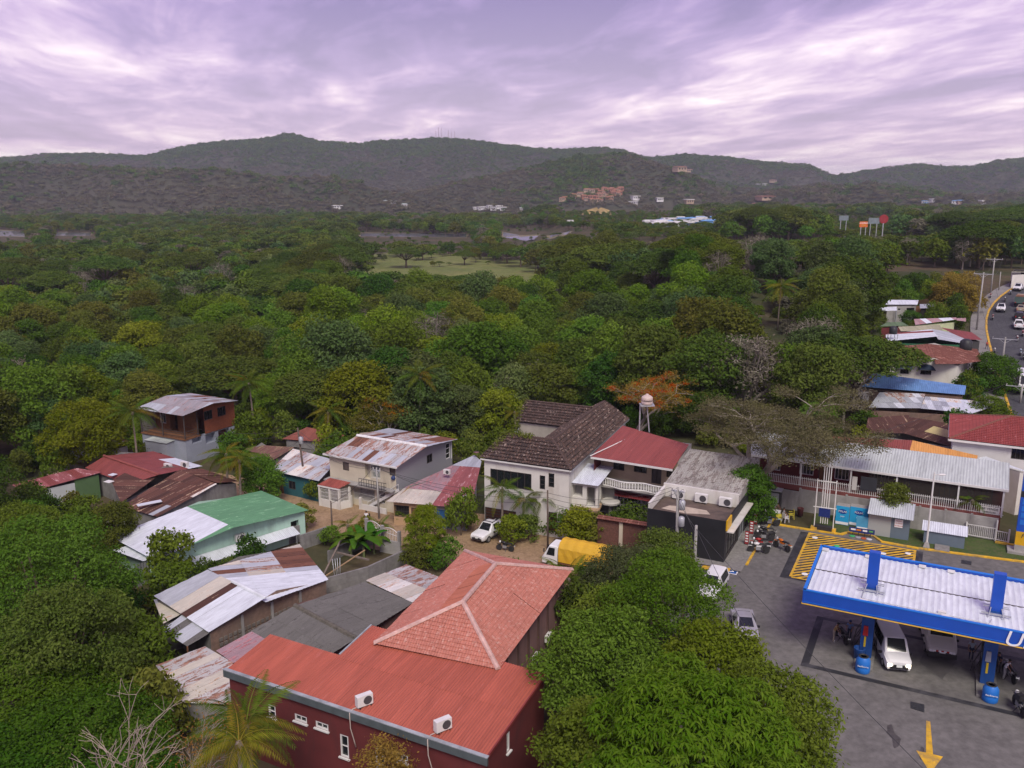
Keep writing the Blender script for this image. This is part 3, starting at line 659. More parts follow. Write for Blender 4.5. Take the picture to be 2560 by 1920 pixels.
while y < 3330:
 sp = 8.6; hw = y * .64
 for i in range(int(2 * hw / sp)):
  x = -hw + (i + rs.random()) * sp; yy = y + rs.uniform(-.5,.5) * sp; z = hill_at(x,yy); pn = mnoise.fractal(Vector((x / 260,yy / 260,3.)),.8,2.1,4)
  az = min(699,max(0,int((x / yy / .68 + 1) * 350))); el = (z - CAMZ) / yy
  if el + 12 / yy < mang[az]: continue
  mang[az] = max(mang[az],el)
  gul = mnoise.noise(Vector((x / 90,yy / 90,8.)))
  if proj((x,yy,z + 3))[1] > 500 and any(inpoly(proj((x,yy,z + 3)),pl) for pl in CLEAR[5:7]): continue
  green = pn * .9 + gul * .35 + (z - 90) / 160 + (.35 if z < 8 else 0) + (.2 if x > 500 else 0) > rs.uniform(-.25,.45)
  ix = int(rs.choice([0,1,4],p=[.45,.45,.10])) if green else int(rs.choice([2,3],p=[.4,.6]))
  hp.append((x,yy,z - .3,rs.uniform(.5,1.05) * (1.15 if green else .95) * (1.55 if rs.random() < .1 else 1),rs.uniform(0,6.28),ix))
 y += sp * .9
mass('hill_forest',hp,hc_,'dry and green forest covering the hills','forest')
for k,t in PROTO.items():
 if t.type == 'EMPTY': stash(t)

# ================================================================ building kit
def P3(px,z): return Vector(P(px,z))
def poly3(*pz): return [P3(p,z) for p,z in pz]
def planar(pts):
 """drop every corner onto the plane of the eave and the far edge"""
 A,B = pts[0],pts[1]; far = max(pts[2:],key=lambda p: ((p - A).cross(B - A)).length); n = (B - A).cross(far - A).normalized()
 if n.z < 0: n = -n
 return [Vector((p.x,p.y,A.z - ((p.x - A.x) * n.x + (p.y - A.y) * n.y) / n.z)) for p in pts],n
def roof(T,pts,mats,sheet=1.0,period=.25,amp=.03,rows=None,course=None,name='roof_sheet',lift=0.,jit=.012,seed=None,shape='rib'):
 r_ = random.Random(seed if seed is not None else len(pts) * 7 + int(abs(pts[0].x * 13)))
 pts,n = planar(pts); A = pts[0]; u = (pts[1] - A).normalized(); v = n.cross(u); uv = [((p - A).dot(u),(p - A).dot(v)) for p in pts]
 u0,u1 = min(a for a,b in uv),max(a for a,b in uv); v0,v1 = min(b for a,b in uv),max(b for a,b in uv)
 def vr(x):
  hit = []
  for i in range(len(uv)):
   (a,b),(c,d) = uv[i],uv[(i + 1) % len(uv)]
   if abs(c - a) < 1e-9:
    if abs(x - a) < 1e-6: hit += [b,d]
   elif min(a,c) - 1e-9 <= x <= max(a,c) + 1e-9: hit.append(b + (d - b) * (x - a) / (c - a))
  return (min(hit),max(hit)) if hit else (0,0)
 ns = max(1,round((u1 - u0) / sheet)); nr = max(1,round((v1 - v0) / rows)) if rows else 1; out = []
 for i in range(ns):
  a,b = u0 + (u1 - u0) * i / ns,u0 + (u1 - u0) * (i + 1) / ns
  for j in range(nr):
   ra,rb = v0 + (v1 - v0) * j / nr,v0 + (v1 - v0) * (j + 1) / nr + (.12 if j < nr - 1 else 0); dz = lift + (.02 if j % 2 else 0) + r_.uniform(0,jit); tl = r_.uniform(-jit,jit)
   if j < nr - 1 or j == 0: pass
   k = max(1,math.ceil((b - a) / period)); xs = [a + (b - a) * q / (k * 4) for q in range(k * 4 + 1)]; mb = MB(); cols = []
   if course:
    vs_ = []; c = math.floor(ra / course) * course
    while c < rb: vs_ += [(c + .001,amp * 1.3),(c + course - .001,0.)]; c += course
   for q,x in enumerate(xs):
    lo,hi = vr(min(max(x,u0 + 1e-4),u1 - 1e-4)); lo,hi = max(lo,ra),min(hi,rb)
    if hi < lo: hi = lo
    h = amp * ((1,.35,0,.35)[q % 4]) if shape == 'rib' else amp * (1 + math.cos(q * math.pi / 2)) / 2
    col = [(min(max(t,lo),hi),h + s) for t,s in vs_] if course else [(lo,h),(hi,h)]; cols.append([(x,t,hh) for t,hh in col])
   m = len(cols[0])
   for q,col in enumerate(cols):
    for (x,t,hh) in col:
     p = A + u * x + v * t + n * (hh + dz + tl * (x - a)); mb.v.append((p.x,p.y,p.z)); mb.uv.append((x,t))
   for q in range(len(cols) - 1):
    for t in range(m - 1):
     o = q * m + t
     if abs(cols[q][t + 1][1] - cols[q][t][1]) + abs(cols[q + 1][t + 1][1] - cols[q + 1][t][1]) > 2e-3: mb.f.append((o,o + m,o + m + 1,o + 1)); mb.m.append(0)
   if not mb.f: continue
   mt = mats(i,j,ns,nr,r_) if callable(mats) else (r_.choice(mats) if isinstance(mats,list) else mats); out.append(mb.build(name,mt,T))
 return out
m_glass = M('dark_glass',(.012,.015,.018),.08,.2,.5,spec=.6); m_dark = M('shade_black',(.02,.018,.017),.9,.3,1.)  # m_dark: near-black colour standing in for the shade of unlit interiors
m_white = M('white_wall',(.58,.57,.53),.85,.08,.6,dirt=(.40,.36,.30),dirt_amt=.25,dirt_scale=.35); m_cream = M('cream_wall',(.54,.49,.38),.85,.08,.6,dirt=(.36,.32,.24),dirt_amt=.2)
m_block = M('grey_block_wall',(.20,.195,.19),.95,.22,1.2,dirt=(.10,.095,.09),dirt_amt=.45,bump=.3); m_frame = M('dark_frame',(.05,.042,.04),.6,.2,2.); m_iron = M('black_iron',(.03,.03,.032),.5,.2,3.)
m_trim = M('white_trim',(.62,.62,.60),.6,.08,1.); m_grey = M('grey_concrete',(.30,.295,.28),.9,.18,.9,dirt=(.17,.16,.15),dirt_amt=.4); m_steel = M('galvanised_steel',(.42,.44,.46),.45,.15,2.,.4)
m_wood = M('brown_wood',(.16,.075,.035),.8,.3,3.); m_brick = M('clay_brick',(.185,.12,.09),.9,.25,3.,dirt=(.13,.10,.08),dirt_amt=.4); m_maroon = M('maroon_wall',(.115,.022,.022),.8,.15,.7,dirt=(.07,.02,.02),dirt_amt=.3)
m_red = SH('red_sheet',(.36,.096,.062),(.25,.07,.05),.12,tone=.06,rough=.55,streak=.1,light=(.42,.13,.10),lightamt=.2); m_salm = SH('salmon_tile',(.40,.150,.108),tone=.05,rough=.7,light=(.50,.29,.24),lightamt=.38,streak=.8); m_salm2 = SH('salmon_tile_new',(.37,.125,.075),tone=.03,rough=.7)
m_clay = SH('old_clay_tile',(.046,.033,.030),(.25,.20,.17),.30,rough=.95,tone=.10,streak=.9,light=(.13,.078,.06),lightamt=.6); m_galv = SH('galvanised_sheet',(.40,.43,.46),amt=.10,rough=.42,metal=.15); m_new = SH('new_white_sheet',(.56,.60,.65),rough=.4,tone=.04)
m_rust = SH('rusted_sheet',(.145,.062,.038),(.055,.024,.018),.5,rough=.85,tone=.25); m_half = SH('half_rusted_sheet',(.42,.42,.42),(.15,.065,.038),.62,rough=.7,tone=.2); m_fib = SH('grey_fibre_sheet',(.125,.122,.115),(.07,.068,.065),.45,rough=.95,tone=.08)
m_pale = SH('pale_sheet',(.47,.44,.38),(.25,.15,.09),.3,rough=.8,tone=.12); m_dkrust = SH('dark_rust_sheet',(.075,.034,.026),(.26,.19,.12),.28,rough=.9,tone=.18,streak=.08); m_redp = SH('faded_red_sheet',(.27,.085,.085),(.36,.25,.25),.35,rough=.7,tone=.1)
m_pink = SH('pinkish_sheet',(.30,.20,.22),(.23,.085,.09),.45,rough=.75,tone=.12); m_greenr = SH('green_sheet',(.10,.255,.125),(.16,.29,.17),.3,rough=.65,tone=.06); m_blue = SH('blue_sheet',(.115,.235,.47),(.40,.48,.58),.12,rough=.55,tone=.08)
m_dred = SH('dark_red_sheet',(.20,.050,.042),(.12,.03,.03),.3,rough=.6,tone=.08); m_brnt = SH('brown_tile',(.18,.07,.052),(.27,.15,.12),.35,rough=.9,tone=.08); m_orng = SH('orange_sheet',(.52,.25,.07),rough=.6,tone=.05); m_mgrey = SH('motel_grey_sheet',(.40,.44,.43),rough=.5,tone=.05,light=(.5,.53,.53),lightamt=.2); m_wstain = SH('whitewashed_sheet',(.58,.57,.54),(.30,.19,.13),.42,rough=.8,tone=.1)
def wplane(A,B,px):
 d = ray(px); D = Vector((B[0] - A[0],B[1] - A[1])); L = D.length; D /= L; n = Vector((D.y,-D.x)); t = (n.x * A[0] + n.y * A[1]) / (n.x * d[0] + n.y * d[1]); x,y,z = d[0] * t,d[1] * t,CAMZ + d[2] * t
 return (x - A[0]) * D.x + (y - A[1]) * D.y,z
def wall(T,A,B,z0,top,mat,ops=(),name='wall',reveal=.14):
 """one wall seen from outside, A left, B right; top = height or [(t, z)...]; ops cut real openings"""
 A,B = Vector(A[:2]),Vector(B[:2]); D = B - A; L = D.length; D /= L; n = Vector((D.y,-D.x)); mb = MB()
 tops = [(0,top),(1,top)] if isinstance(top,(int,float)) else top; z1 = min(z for t,z in tops)
 def pt(u,z,d=0.): p = A + D * u - n * d; return (p.x,p.y,z)
 R = []
 for o in ops:
  if 'px' in o:
   (u0,za),(u1,zb) = wplane(A,B,o['px'][0]),wplane(A,B,o['px'][1])
  else: u0,u1,zb,za = o['uz']
  u0,u1 = sorted((u0,u1)); zb,za = sorted((zb,za)); u0 = max(.05,u0); u1 = min(L - .05,u1); za = min(za,z1 - .04); zb = max(zb,z0 + .02)
  if u1 - u0 > .1 and za - zb > .1: R.append((u0,u1,zb,za,o))
 us = sorted({0.,L} | {r[0] for r in R} | {r[1] for r in R}); zs = sorted({z0,z1} | {r[2] for r in R} | {r[3] for r in R})
 for i in range(len(us) - 1):
  for j in range(len(zs) - 1):
   cu,cz = (us[i] + us[i + 1]) / 2,(zs[j] + zs[j + 1]) / 2
   if any(r[0] < cu < r[1] and r[2] < cz < r[3] for r in R): continue
   mb.add([pt(us[i],zs[j]),pt(us[i + 1],zs[j]),pt(us[i + 1],zs[j + 1]),pt(us[i],zs[j + 1])],[(0,1,2,3)])
 if max(z for t,z in tops) > z1 + .01:
  pl = [pt(t * L,z) for t,z in tops][::-1]; base = [pt(0,z1),pt(L,z1)]; pl = [p for p in pl if p[2] > z1 + 1e-4]; mb.add(base + pl,[tuple(range(len(base + pl)))])
 for u0,u1,zb,za,o in R:
  dp = o.get('depth',reveal)
  mb.add([pt(u0,zb),pt(u1,zb),pt(u1,za),pt(u0,za),pt(u0,zb,dp),pt(u1,zb,dp),pt(u1,za,dp),pt(u0,za,dp)],[(0,4,5,1),(1,5,6,2),(2,6,7,3),(3,7,4,0)])
 w = mb.build(name,mat,T)
 for u0,u1,zb,za,o in R:
  k = o.get('k','win'); dp = o.get('depth',reveal); fm = o.get('fm',m_frame); pm = o.get('pm',m_glass)
  if k in ('win','door'):
   f = MB(); q = o.get('fw',.07); c = dp * .45
   for a,b,c_,d_ in ((u0,u1,za - q,za),(u0,u1,zb,zb + q),(u0,u0 + q,zb + q,za - q),(u1 - q,u1,zb + q,za - q)):
    p0,p1 = pt((a + b) / 2,(c_ + d_) / 2,c),None; f.box(p0,(b - a,.08,d_ - c_),math.atan2(D.y,D.x))
   for i in range(1,o.get('nx',2)): f.box(pt(u0 + (u1 - u0) * i / o.get('nx',2),(za + zb) / 2,c),(.05,.06,za - zb - .1),math.atan2(D.y,D.x))
   for i in range(1,o.get('nz',1)): f.box(pt((u0 + u1) / 2,zb + (za - zb) * i / o.get('nz',1),c),(u1 - u0 - .1,.06,.05),math.atan2(D.y,D.x))
   fr = f.build('window_frame' if k == 'win' else 'door_frame',fm,T); g = MB(); g.add([pt(u0,zb,dp * .8),pt(u1,zb,dp * .8),pt(u1,za,dp * .8),pt(u0,za,dp * .8)],[(0,1,2,3)])
   g.build('pane' if k == 'win' else 'door_leaf',pm,fr)
   if o.get('sill'): s_ = MB(); s_.box(pt((u0 + u1) / 2,zb - .05,-.03),(u1 - u0 + .2,.22,.09),math.atan2(D.y,D.x)); s_.build('sill',o['sill'],fr)
  else:       # recess; its default near-black back sheet stands for the shade inside, with bars if k == 'bars'
   g = MB(); g.add([pt(u0,zb,dp),pt(u1,zb,dp),pt(u1,za,dp),pt(u0,za,dp)],[(0,1,2,3)]); g.build('inner_wall',o.get('pm',m_dark),T)
   if k == 'bars':
    b = MB(); st = o.get('step',.18); i = u0 + st / 2
    while i < u1: b.bar(pt(i,zb,.04),pt(i,za,.04),.035,.035); i += st
    for zz in (zb + .05,(zb + za) / 2,za - .05): b.bar(pt(u0,zz,.04),pt(u1,zz,.04),.04,.04)
    b.build('window_bars',o.get('fm',m_trim),T)
 return w
def inset(c4,o):
 c = [Vector(p[:2]) for p in c4]; n = len(c); out = []
 for i in range(n):
  a = (c[i] - c[i - 1]).normalized(); b = (c[(i + 1) % n] - c[i]).normalized(); na = Vector((-a.y,a.x)); nb = Vector((-b.y,b.x)); k = (na + nb); k /= max(.3,k.dot(nb)); out.append(c[i] + k * o)
 return out
def house(name,label,c4,z0,cat='house',group=None):
 c = [Vector(p[:2]) for p in c4]; m = sum(c,Vector((0,0))) / len(c); T = thing(name,label,cat,(m.x,m.y,z0),group); return T
def shell(T,c4,z0,tops,mat,ops={},o=.3):
 """four walls under the eave outline c4 (front-left, front-right, back-right, back-left)"""
 f = inset(c4,o); mats = mat if isinstance(mat,(list,tuple)) else [mat] * len(f)
 for i in range(len(f)):
  t = tops[i] if isinstance(tops,(list,tuple)) else tops
  wall(T,f[i],f[(i + 1) % len(f)],z0,t,mats[i],ops.get(i,()))
 return f
def edge(T,p,q,w,h,mat,name='fascia'): mb = MB(); mb.bar(p,q,w,h); return mb.build(name,mat,T)
def ridge(T,p,q,mat,r=.12,name='ridge_cap'):
 mb = MB(); p,q = V(p),V(q); k = max(2,int((q - p).length / .45)); d = (q - p) / k; s = d.normalized().cross(Vector((0,0,1))).normalized()
 for i in range(k):
  a,b = p + d * i,p + d * (i + 1.05); ra,rb = r * 1.08,r * .92; mb.loft([[tuple(c + s * x * rr + Vector((0,0,z * rr))) for x,z in ((-1.1,-.35),(-.7,.45),(0,.8),(.7,.45),(1.1,-.35))] for c,rr in ((a,ra),(b,rb))])
 return mb.build(name,mat,T)
def text(T,s,loc,rz,size,mat,up=(0,0,1),tilt=None,name='lettering',ext=.008,shear=0.,ax='CENTER'):
 cu = bpy.data.curves.new(name,'FONT'); cu.body = s; cu.size = size; cu.extrude = ext; cu.align_x = ax; cu.align_y = 'CENTER'; cu.shear = shear; o = bpy.data.objects.new(name,cu); COL.objects.link(o)
 bpy.context.view_layer.update(); me = bpy.data.meshes.new_from_object(o.evaluated_get(bpy.context.evaluated_depsgraph_get())); COL.objects.unlink(o); bpy.data.objects.remove(o)
 me.name = name; me.materials.clear(); me.materials.append(mat); o = bpy.data.objects.new(name,me); COL.objects.link(o); o.parent = T; lx = T.get('_o',(0,0,0))
 o.location = (loc[0] - lx[0],loc[1] - lx[1],loc[2] - lx[2]); o.rotation_euler = (math.pi / 2 if tilt is None else tilt,0,rz); return o
# air-conditioner outdoor unit: casing, fan grille, feet
m_ac = M('ac_casing',(.62,.62,.60),.5,.08,2.,dirt=(.35,.32,.28),dirt_amt=.2); m_acg = M('ac_grille',(.06,.06,.065),.6,.2,4.)
def ac_unit(loc,rz,label,sc=1.,group='air conditioner units'):
 t = thing('air_conditioner',label,'air conditioner',local=True,group=group); mb = MB(); mb.box((0,0,.36),(.85,.32,.56)); mb.build('casing',m_ac,t)
 g = MB(); n = 16
 rings = [[(.13 + rr * math.cos(2 * math.pi * j / n),yy,.36 + rr * math.sin(2 * math.pi * j / n)) for j in range(n)] for rr,yy in ((.23,-.162),(.23,-.175),(.19,-.18),(.06,-.17))]; g.loft(rings); g.build('fan_grille',m_acg,t)
 s = MB(); s.box((-.3,0,.04),(.06,.38,.08)); s.box((.3,0,.04),(.06,.38,.08)); s.build('foot_rail',m_iron,t); place(t,loc,rz,sc); return t

# ================================================================ houses round the dirt street
DE1 = RAD(-27)
# --- red two-storey building
A,B = P3(R6(45,775),6.2),P3(R6(1845,1380),6.2); d = (B - A).normalized(); nrm = Vector((-d.y,d.x,0)); N1 = P3(R6(825,660),6.9); C1 = P3(R6(495,550),7.0); C2 = P3(R6(2140,770),7.2)
L = (B - A).length; un = (N1 - A).dot(d); wl = (C1 - A).dot(nrm); wr = (C2 - B).dot(nrm)
def rb(u,v,z): p = A + d * u + nrm * v; return Vector((p.x,p.y,z))
def rz_(v): return 6.2 + 1.0 * v / wr
T = house('red_building','dark red two-storey building with bright red ribbed roof and two air conditioners on it',[rb(0,0,0),rb(L,0,0),rb(L,wr,0),rb(0,wl,0)],0,'building')
roof(T,[rb(0,0,rz_(0)),rb(un,0,rz_(0)),rb(un,wl,rz_(wl)),rb(0,wl,rz_(wl))],m_red,1.02,.205,.06,4.4,jit=.006)
roof(T,[rb(un,0,rz_(0)),rb(L,0,rz_(0)),rb(L,wr,rz_(wr)),rb(un,wr,rz_(wr))],m_red,1.02,.205,.06,4.4,jit=.006)
m_gut = M('weathered_gutter',(.30,.33,.35),.7,.2,1.2,dirt=(.10,.12,.12),dirt_amt=.4)
g = MB(); g.bar(rb(-.15,-.1,6.02),rb(L + .1,-.1,6.02),.16,.52); g.build('gutter',M('gutter_face',(.075,.095,.10),.7,.2,1.5),T); g = MB(); g.bar(rb(-.17,-.06,6.30),rb(L + .12,-.06,6.30),.26,.06); g.build('gutter_lip',m_gut,T)
edge(T,rb(un - .02,wl,rz_(wl) + .05),rb(un - .02,wr,rz_(wr) + .05),.12,.12,m_gut,'flashing'); edge(T,rb(L,0,rz_(0) - .02),rb(L,wr,rz_(wr) - .02),.1,.2,M('red_trim',(.2,.035,.03),.6),'fascia')
wd = dict(fm=m_trim,fw=.1,sill=m_trim)
ops = [dict(px=(R6(332,1010),R6(388,1112)),nx=1,nz=2,**wd),dict(px=(R6(515,1072),R6(602,1148)),nx=2,**wd),dict(px=(R6(660,1122),R6(750,1198)),nx=2,**wd),dict(px=(R6(828,1214),R6(893,1388)),nx=1,nz=2,**wd),dict(px=(R6(1072,1302),R6(1145,1500)),nx=1,nz=3,**wd),dict(px=(R6(1215,1340),R6(1300,1420)),nx=2,**wd)]
wall(T,rb(.1,.1,0),rb(L - .1,.1,0),-1,6.0,m_maroon,ops); rz2 = [(0,6.1),(1,7.1)]
wall(T,rb(L - .1,.1,0),rb(L - .1,wr - .1,0),-1,rz2,m_maroon,[dict(px=(R6(1982,1180),R6(2003,1325)),nx=1,**wd),dict(px=(R6(2085,915),R6(2112,1065)),nx=1,**wd)])
wall(T,rb(L - .1,wr - .1,0),rb(un,wr - .1,0),-1,7.1,m_maroon); wall(T,rb(un,wl - .1,0),rb(.1,wl - .1,0),-1,rz_(wl) - .1,m_maroon); wall(T,rb(.1,wl - .1,0),rb(.1,.1,0),-1,[(0,rz_(wl) - .1),(1,6.1)],m_maroon); wall(T,rb(un,wr - .1,0),rb(un,wl - .1,0),-1,6.8,m_maroon)
m_hose = M('pale_hose',(.42,.36,.32),.7,.2,2.)
for px,lb,hx in ((R6(965,975),'white air conditioner unit on the red roof above the small square windows',R6(905,1040)),(R6(1505,1145),'white air conditioner unit on the red roof near its outer corner',R6(1475,1235))):
 p = P3(px,6.7); v = (p - A).dot(nrm); p.z = rz_(v) + .04; p += d * .35; ac_unit(p,DE1 + RAD(62),lb,1.25); u = (p - A).dot(d)
 h = MB(); h.tube([tuple(p + Vector((-.1,-.2,.2))),tuple(rb(u - .3,v * .5,rz_(v * .5) + .08)),tuple(rb(u - .4,.1,6.36)),tuple(rb(u - .42,-.2,6.25)),tuple(rb(u - .4,-.2,5.2)),tuple(rb(u - .2,-.16,4.4)),tuple(rb(u - .1,-.12,3.9))],.035,6)
 tag(h.build('coolant_hose',m_hose,None,True),'pale hose running from ' + ('the roof corner' if px[0] > 1000 else 'the middle of the red roof') + ' air conditioner down the red wall','hose')
# --- salmon hip roof
ze,zg = 7.15,9.7
cA,cB,cC,cD = P3(R6(1062,592),ze),P3(R6(1925,772),ze),P3(R3(1047,1500),ze),P3(R3(198,1350),ze); r0,r1 = P3(R6(1680,305),zg),P3(R6(1905,42),zg)
T = house('tiled_building','building with salmon pink tile-profile hip roof and pale ridge caps',[cA,cB,cC,cD],0,'building')
def ms(i,j,n,m,r): return m_salm2 if (i in (n - 3,n - 4)) else m_salm
roof(T,[cD,cA,r0,r1],lambda i,j,n,m,r: m_salm2 if j == m - 1 and i > 2 else m_salm,2.2,.2,.036,2.4,.3,shape='sin'); roof(T,[cA,cB,r0],m_salm,1.6,.2,.036,None,.3,shape='sin'); roof(T,[cB,cC,r1,r0],m_salm,2.2,.2,.036,2.6,.3,shape='sin'); roof(T,[cC,cD,r1],m_salm,2.,.22,.045,None,.34,shape='sin')
m_cap = M('pale_ridge',(.50,.33,.29),.8,.2,2.)
for a,b in ((cA,r0),(cB,r0),(r0,r1),(r1,cC),(r1,cD)): ridge(T,a + Vector((0,0,.08)),b + Vector((0,0,.08)),m_cap,.17)
m_pinkw = M('dull_pink_wall',(.22,.125,.115),.9,.15,.7,dirt=(.12,.075,.07),dirt_amt=.4)
f = shell(T,[cA,cB,cC,cD],-1,ze - .05,m_pinkw,{},.55)
mb = MB()
for i in range(1,7): p = f[1].lerp(f[2],i / 7); q = (f[2] - f[1]).normalized(); mb.box((p.x + q.y * .05,p.y - q.x * .05,3.4),(.16,.16,7.4),math.atan2(q.y,q.x))
mb.build('wall_pilaster',M('dark_downpipe',(.10,.055,.05),.8),T)
for k,(px,lb) in enumerate(((R7(175,540),'white air conditioner on the pink wall under the salmon roof, toward the street'),(R7(90,680),'white air conditioner on the pink wall under the salmon roof, next to the red roof'))):
 u,z = wplane(f[1],f[2],px); q = (f[2] - f[1]).normalized(); p = f[1] + q * u; ac_unit((p.x + q.y * .25,p.y - q.x * .25,z - .4),math.atan2(q.y,q.x),lb)
# --- dark fibre-cement roofs and the pale roof beyond
T = house('fibre_roof_house','low building under dark grey corrugated double-pitch roof beside the salmon roof',poly3((R6(215,505),3.3),(R6(700,760),3.3),(R6(1330,310),3.3),(R6(1000,165),3.3)),0)
g0,g1 = P3(R6(518,330),4.4),P3(R6(945,558),4.4); e0,e1_ = P3(R6(1000,165),3.5),P3(R6(1335,312),3.5); s0 = P3(R6(215,505),3.4); s1 = s0 + (g1 - g0)
roof(T,[s0,s1,g1,g0],m_fib,1.1,.17,.04,2.2,shape='sin'); roof(T,[e1_,e0,g0,g1],m_fib,1.1,.17,.04,2.4,shape='sin'); ridge(T,g0 + Vector((0,0,.06)),g1 + Vector((0,0,.06)),M('mossy_ridge',(.10,.092,.075),.95,.35,3.),.2)
shell(T,[s0,s1,e1_,e0],-1,[3.2,[(0,3.2),(.4,4.2),(1,3.3)],3.3,[(0,3.3),(.6,4.2),(1,3.2)]],m_pinkw,{},.15)
q0,q1,q2,q3 = P3(T7(700,745),3.35),P3(T7(1420,1090),3.35),P3(T7(1830,690),2.9),P3(T7(1330,500),2.9)
T = house('pale_roof_shed','low shed with pale sheets and rusty laps behind the dark grey roof',[q0,q1,q2,q3],0,'shed')
roof(T,[q2,q3,q0,q1],lambda i,j,n,m,r: m_half if j == 0 else r.choice([m_pale,m_pale,m_wstain]),1.0,.25,.03,2.6); shell(T,[q0,q1,q2,q3],-1,2.7,m_block,{},.2)
# --- patchwork roof house with new white sheets
g0,g1 = P3(R5(1640,85),4.7),P3(R5(2098,318),4.7); s0,s1 = P3(R5(1215,300),3.5),P3(R5(1650,590),3.5); b0,b1 = P3(R2(470,1455),3.5),P3(R6(750,150),3.5)
T = house('patchwork_house','house with patchwork roof of rusted, grey and new white sheets over brick gable',[s0,s1,b1,b0],0)
gm = g0.lerp(g1,.45)
def mp1(i,j,n,m,r):
 if i >= n * .58: return m_new
 return r.choice([m_galv,m_rust,m_pale,m_galv,m_half,m_dkrust])
roof(T,[s0,s1,g1,g0],mp1,.95,.22,.025,3.6,seed=4); roof(T,[b1,b0,g0,g1],lambda i,j,n,m,r: m_new if i < n * .42 else r.choice([m_galv,m_pale,m_half,m_galv,m_rust]),.95,.22,.025,3.2,seed=9)
ridge(T,gm + Vector((0,0,.05)),g1 + Vector((0,0,.05)),M('new_ridge',(.62,.66,.70),.5),.16)
f = shell(T,[s0,s1,b1,b0],-1,[3.35,[(0,3.35),(.55,4.5),(1,3.35)],3.35,[(0,3.35),(.45,4.5),(1,3.35)]],[m_block,m_brick,m_block,m_block],{},.2)
mb = MB(); D_ = (f[2] - f[1]).normalized()
for r_i,zz in enumerate((2.35,1.9)):
 for i in range(16): p = f[1] + D_ * (.9 + i * .45); mb.box((p.x + D_.y * .03,p.y - D_.x * .03,zz),(.3,.1,.3),math.atan2(D_.y,D_.x))
mb.build('vent_block',M('vent_block',(.14,.125,.11),.95,.3,3.),T)
mb = MB()
for i in range(1,4): p = f[1].lerp(f[2],i / 4); mb.box((p.x + D_.y * .04,p.y - D_.x * .04,1.6),(.25,.12,4.2),math.atan2(D_.y,D_.x))
mb.build('concrete_column',m_grey,T)
x0,x1 = P3(R5(1275,570),2.9),P3(R5(1480,700),2.9); x2,x3 = P3(R5(1655,592),3.38),P3(R5(1440,452),3.38)
T = house('porch_roof','grey sheet lean-to roof below the new white sheets',[x0,x1,x2,x3],0,'lean-to'); roof(T,[x0,x1,x2,x3],lambda i,j,n,m,r: [m_galv,m_fib,m_galv][i % 3],.95,.22,.025,None)
mb = MB()
for p in (x0,x1): mb.tube([(p.x,p.y,-.2),(p.x,p.y,p.z)],.07,6)
mb.build('post',m_wood,T)
x0,x1,x2,x3 = P3(R5(1215,330),2.9),P3(R5(1290,520),2.9),P3(R5(1520,395),3.4),P3(R5(1345,290),3.4)
T = house('side_lean_to','pale grey sheet lean-to beside the rusted patchwork roof',[x0,x1,x2,x3],0,'lean-to'); roof(T,[x0,x1,x2,x3],[m_galv,m_pale],1.,.25,.025); shell(T,[x0,x1,x2,x3],-1,2.75,m_block,{},.2)
for (k,pts,mt,nm,lb) in ((0,[(R5(1230,850),2.8),(R5(1450,1145),2.8),(R5(1835,1145),3.2),(R5(1840,828),3.3),(R5(1618,690),3.3)],[m_half,m_half,m_pale],'rusty_lean_to','lean-to under grey sheets streaked with rust beside the red building'),(1,[(R5(1705,732),3.1),(R5(1842,832),3.1),(R5(2178,686),3.5),(R5(1990,580),3.5)],[m_pink],'pink_lean_to','small lean-to roof of faded pink and grey sheets between the red and dark grey roofs')):
 pp = poly3(*pts); T = house(nm,lb,pp,0,'lean-to'); roof(T,pp,mt,.95,.22,.03,None)
 c4 = [pp[0],pp[1],pp[2],pp[-1]]; shell(T,c4,-1,min(p.z for p in pp) - .12,m_block,{},.25)
# --- green and white roof house
g0,g1 = P3(R1(1478,1158),4.5),P3(R1(1852,1322),4.5); b0,b1 = P3(R2(168,1033),3.4),P3(R2(545,1187),3.4); s0,s1 = P3(R1(870,1395),3.0),P3(R1(1375,1520),3.3); s1 = s0 + (g1 - g0);
T = house('green_roof_house','mint walled house with green and white sheet roof',[s0,s1,b1,b0],0)
roof(T,[b1,b0,g0,g1],m_greenr,1.0,.25,.02,None,jit=.004); roof(T,[s0,s1,g1,g0],lambda i,j,n,m,r: m_greenr if (i >= n - 1) else m_new,1.15,.25,.02,None,jit=.004)
m_mint = M('mint_wall',(.40,.60,.50),.85,.08,.7,dirt=(.25,.36,.30),dirt_amt=.3)
f = shell(T,[s0,s1,b1,b0],-1,[2.85,[(0,2.85),(.55,4.3),(1,3.2)],3.2,[(0,3.2),(.45,4.3),(1,2.85)]],m_mint,{1: [dict(px=(R2(400,1280),R2(468,1345)),k='open',depth=.6)]},.35)
D_ = (f[2] - f[1]).normalized(); u,z = wplane(f[1],f[2],R1(1885,1400)); p = f[1] + D_ * u; ac_unit((p.x + D_.y * .3,p.y - D_.x * .3,z - .35),math.atan2(D_.y,D_.x),'white air conditioner on the mint green gable wall',1.25)
a = f[1] + D_ * 1.2; b = f[2] - D_ * 1.6; aw = [Vector((a.x,a.y,2.0)),Vector((b.x,b.y,2.0))]; off = Vector((D_.y,-D_.x,0))
T2_ = house('awning_roof','narrow strip of white sheet awning along the mint gable wall',[aw[0],aw[1]],0,'awning'); roof(T2_,[aw[0] + off * 1.5 - Vector((0,0,.5)),aw[1] + off * 1.5 - Vector((0,0,.5)),aw[1] + off * .05,aw[0] + off * .05],m_new,1.,.22,.03)
mb = MB()
for q in (.03,.5,.97): p = (aw[0] + off * 1.45).lerp(aw[1] + off * 1.45,q); mb.tube([(p.x,p.y,-.3),(p.x,p.y,1.45)],.04,6)
mb.build('post',m_steel,T2_)
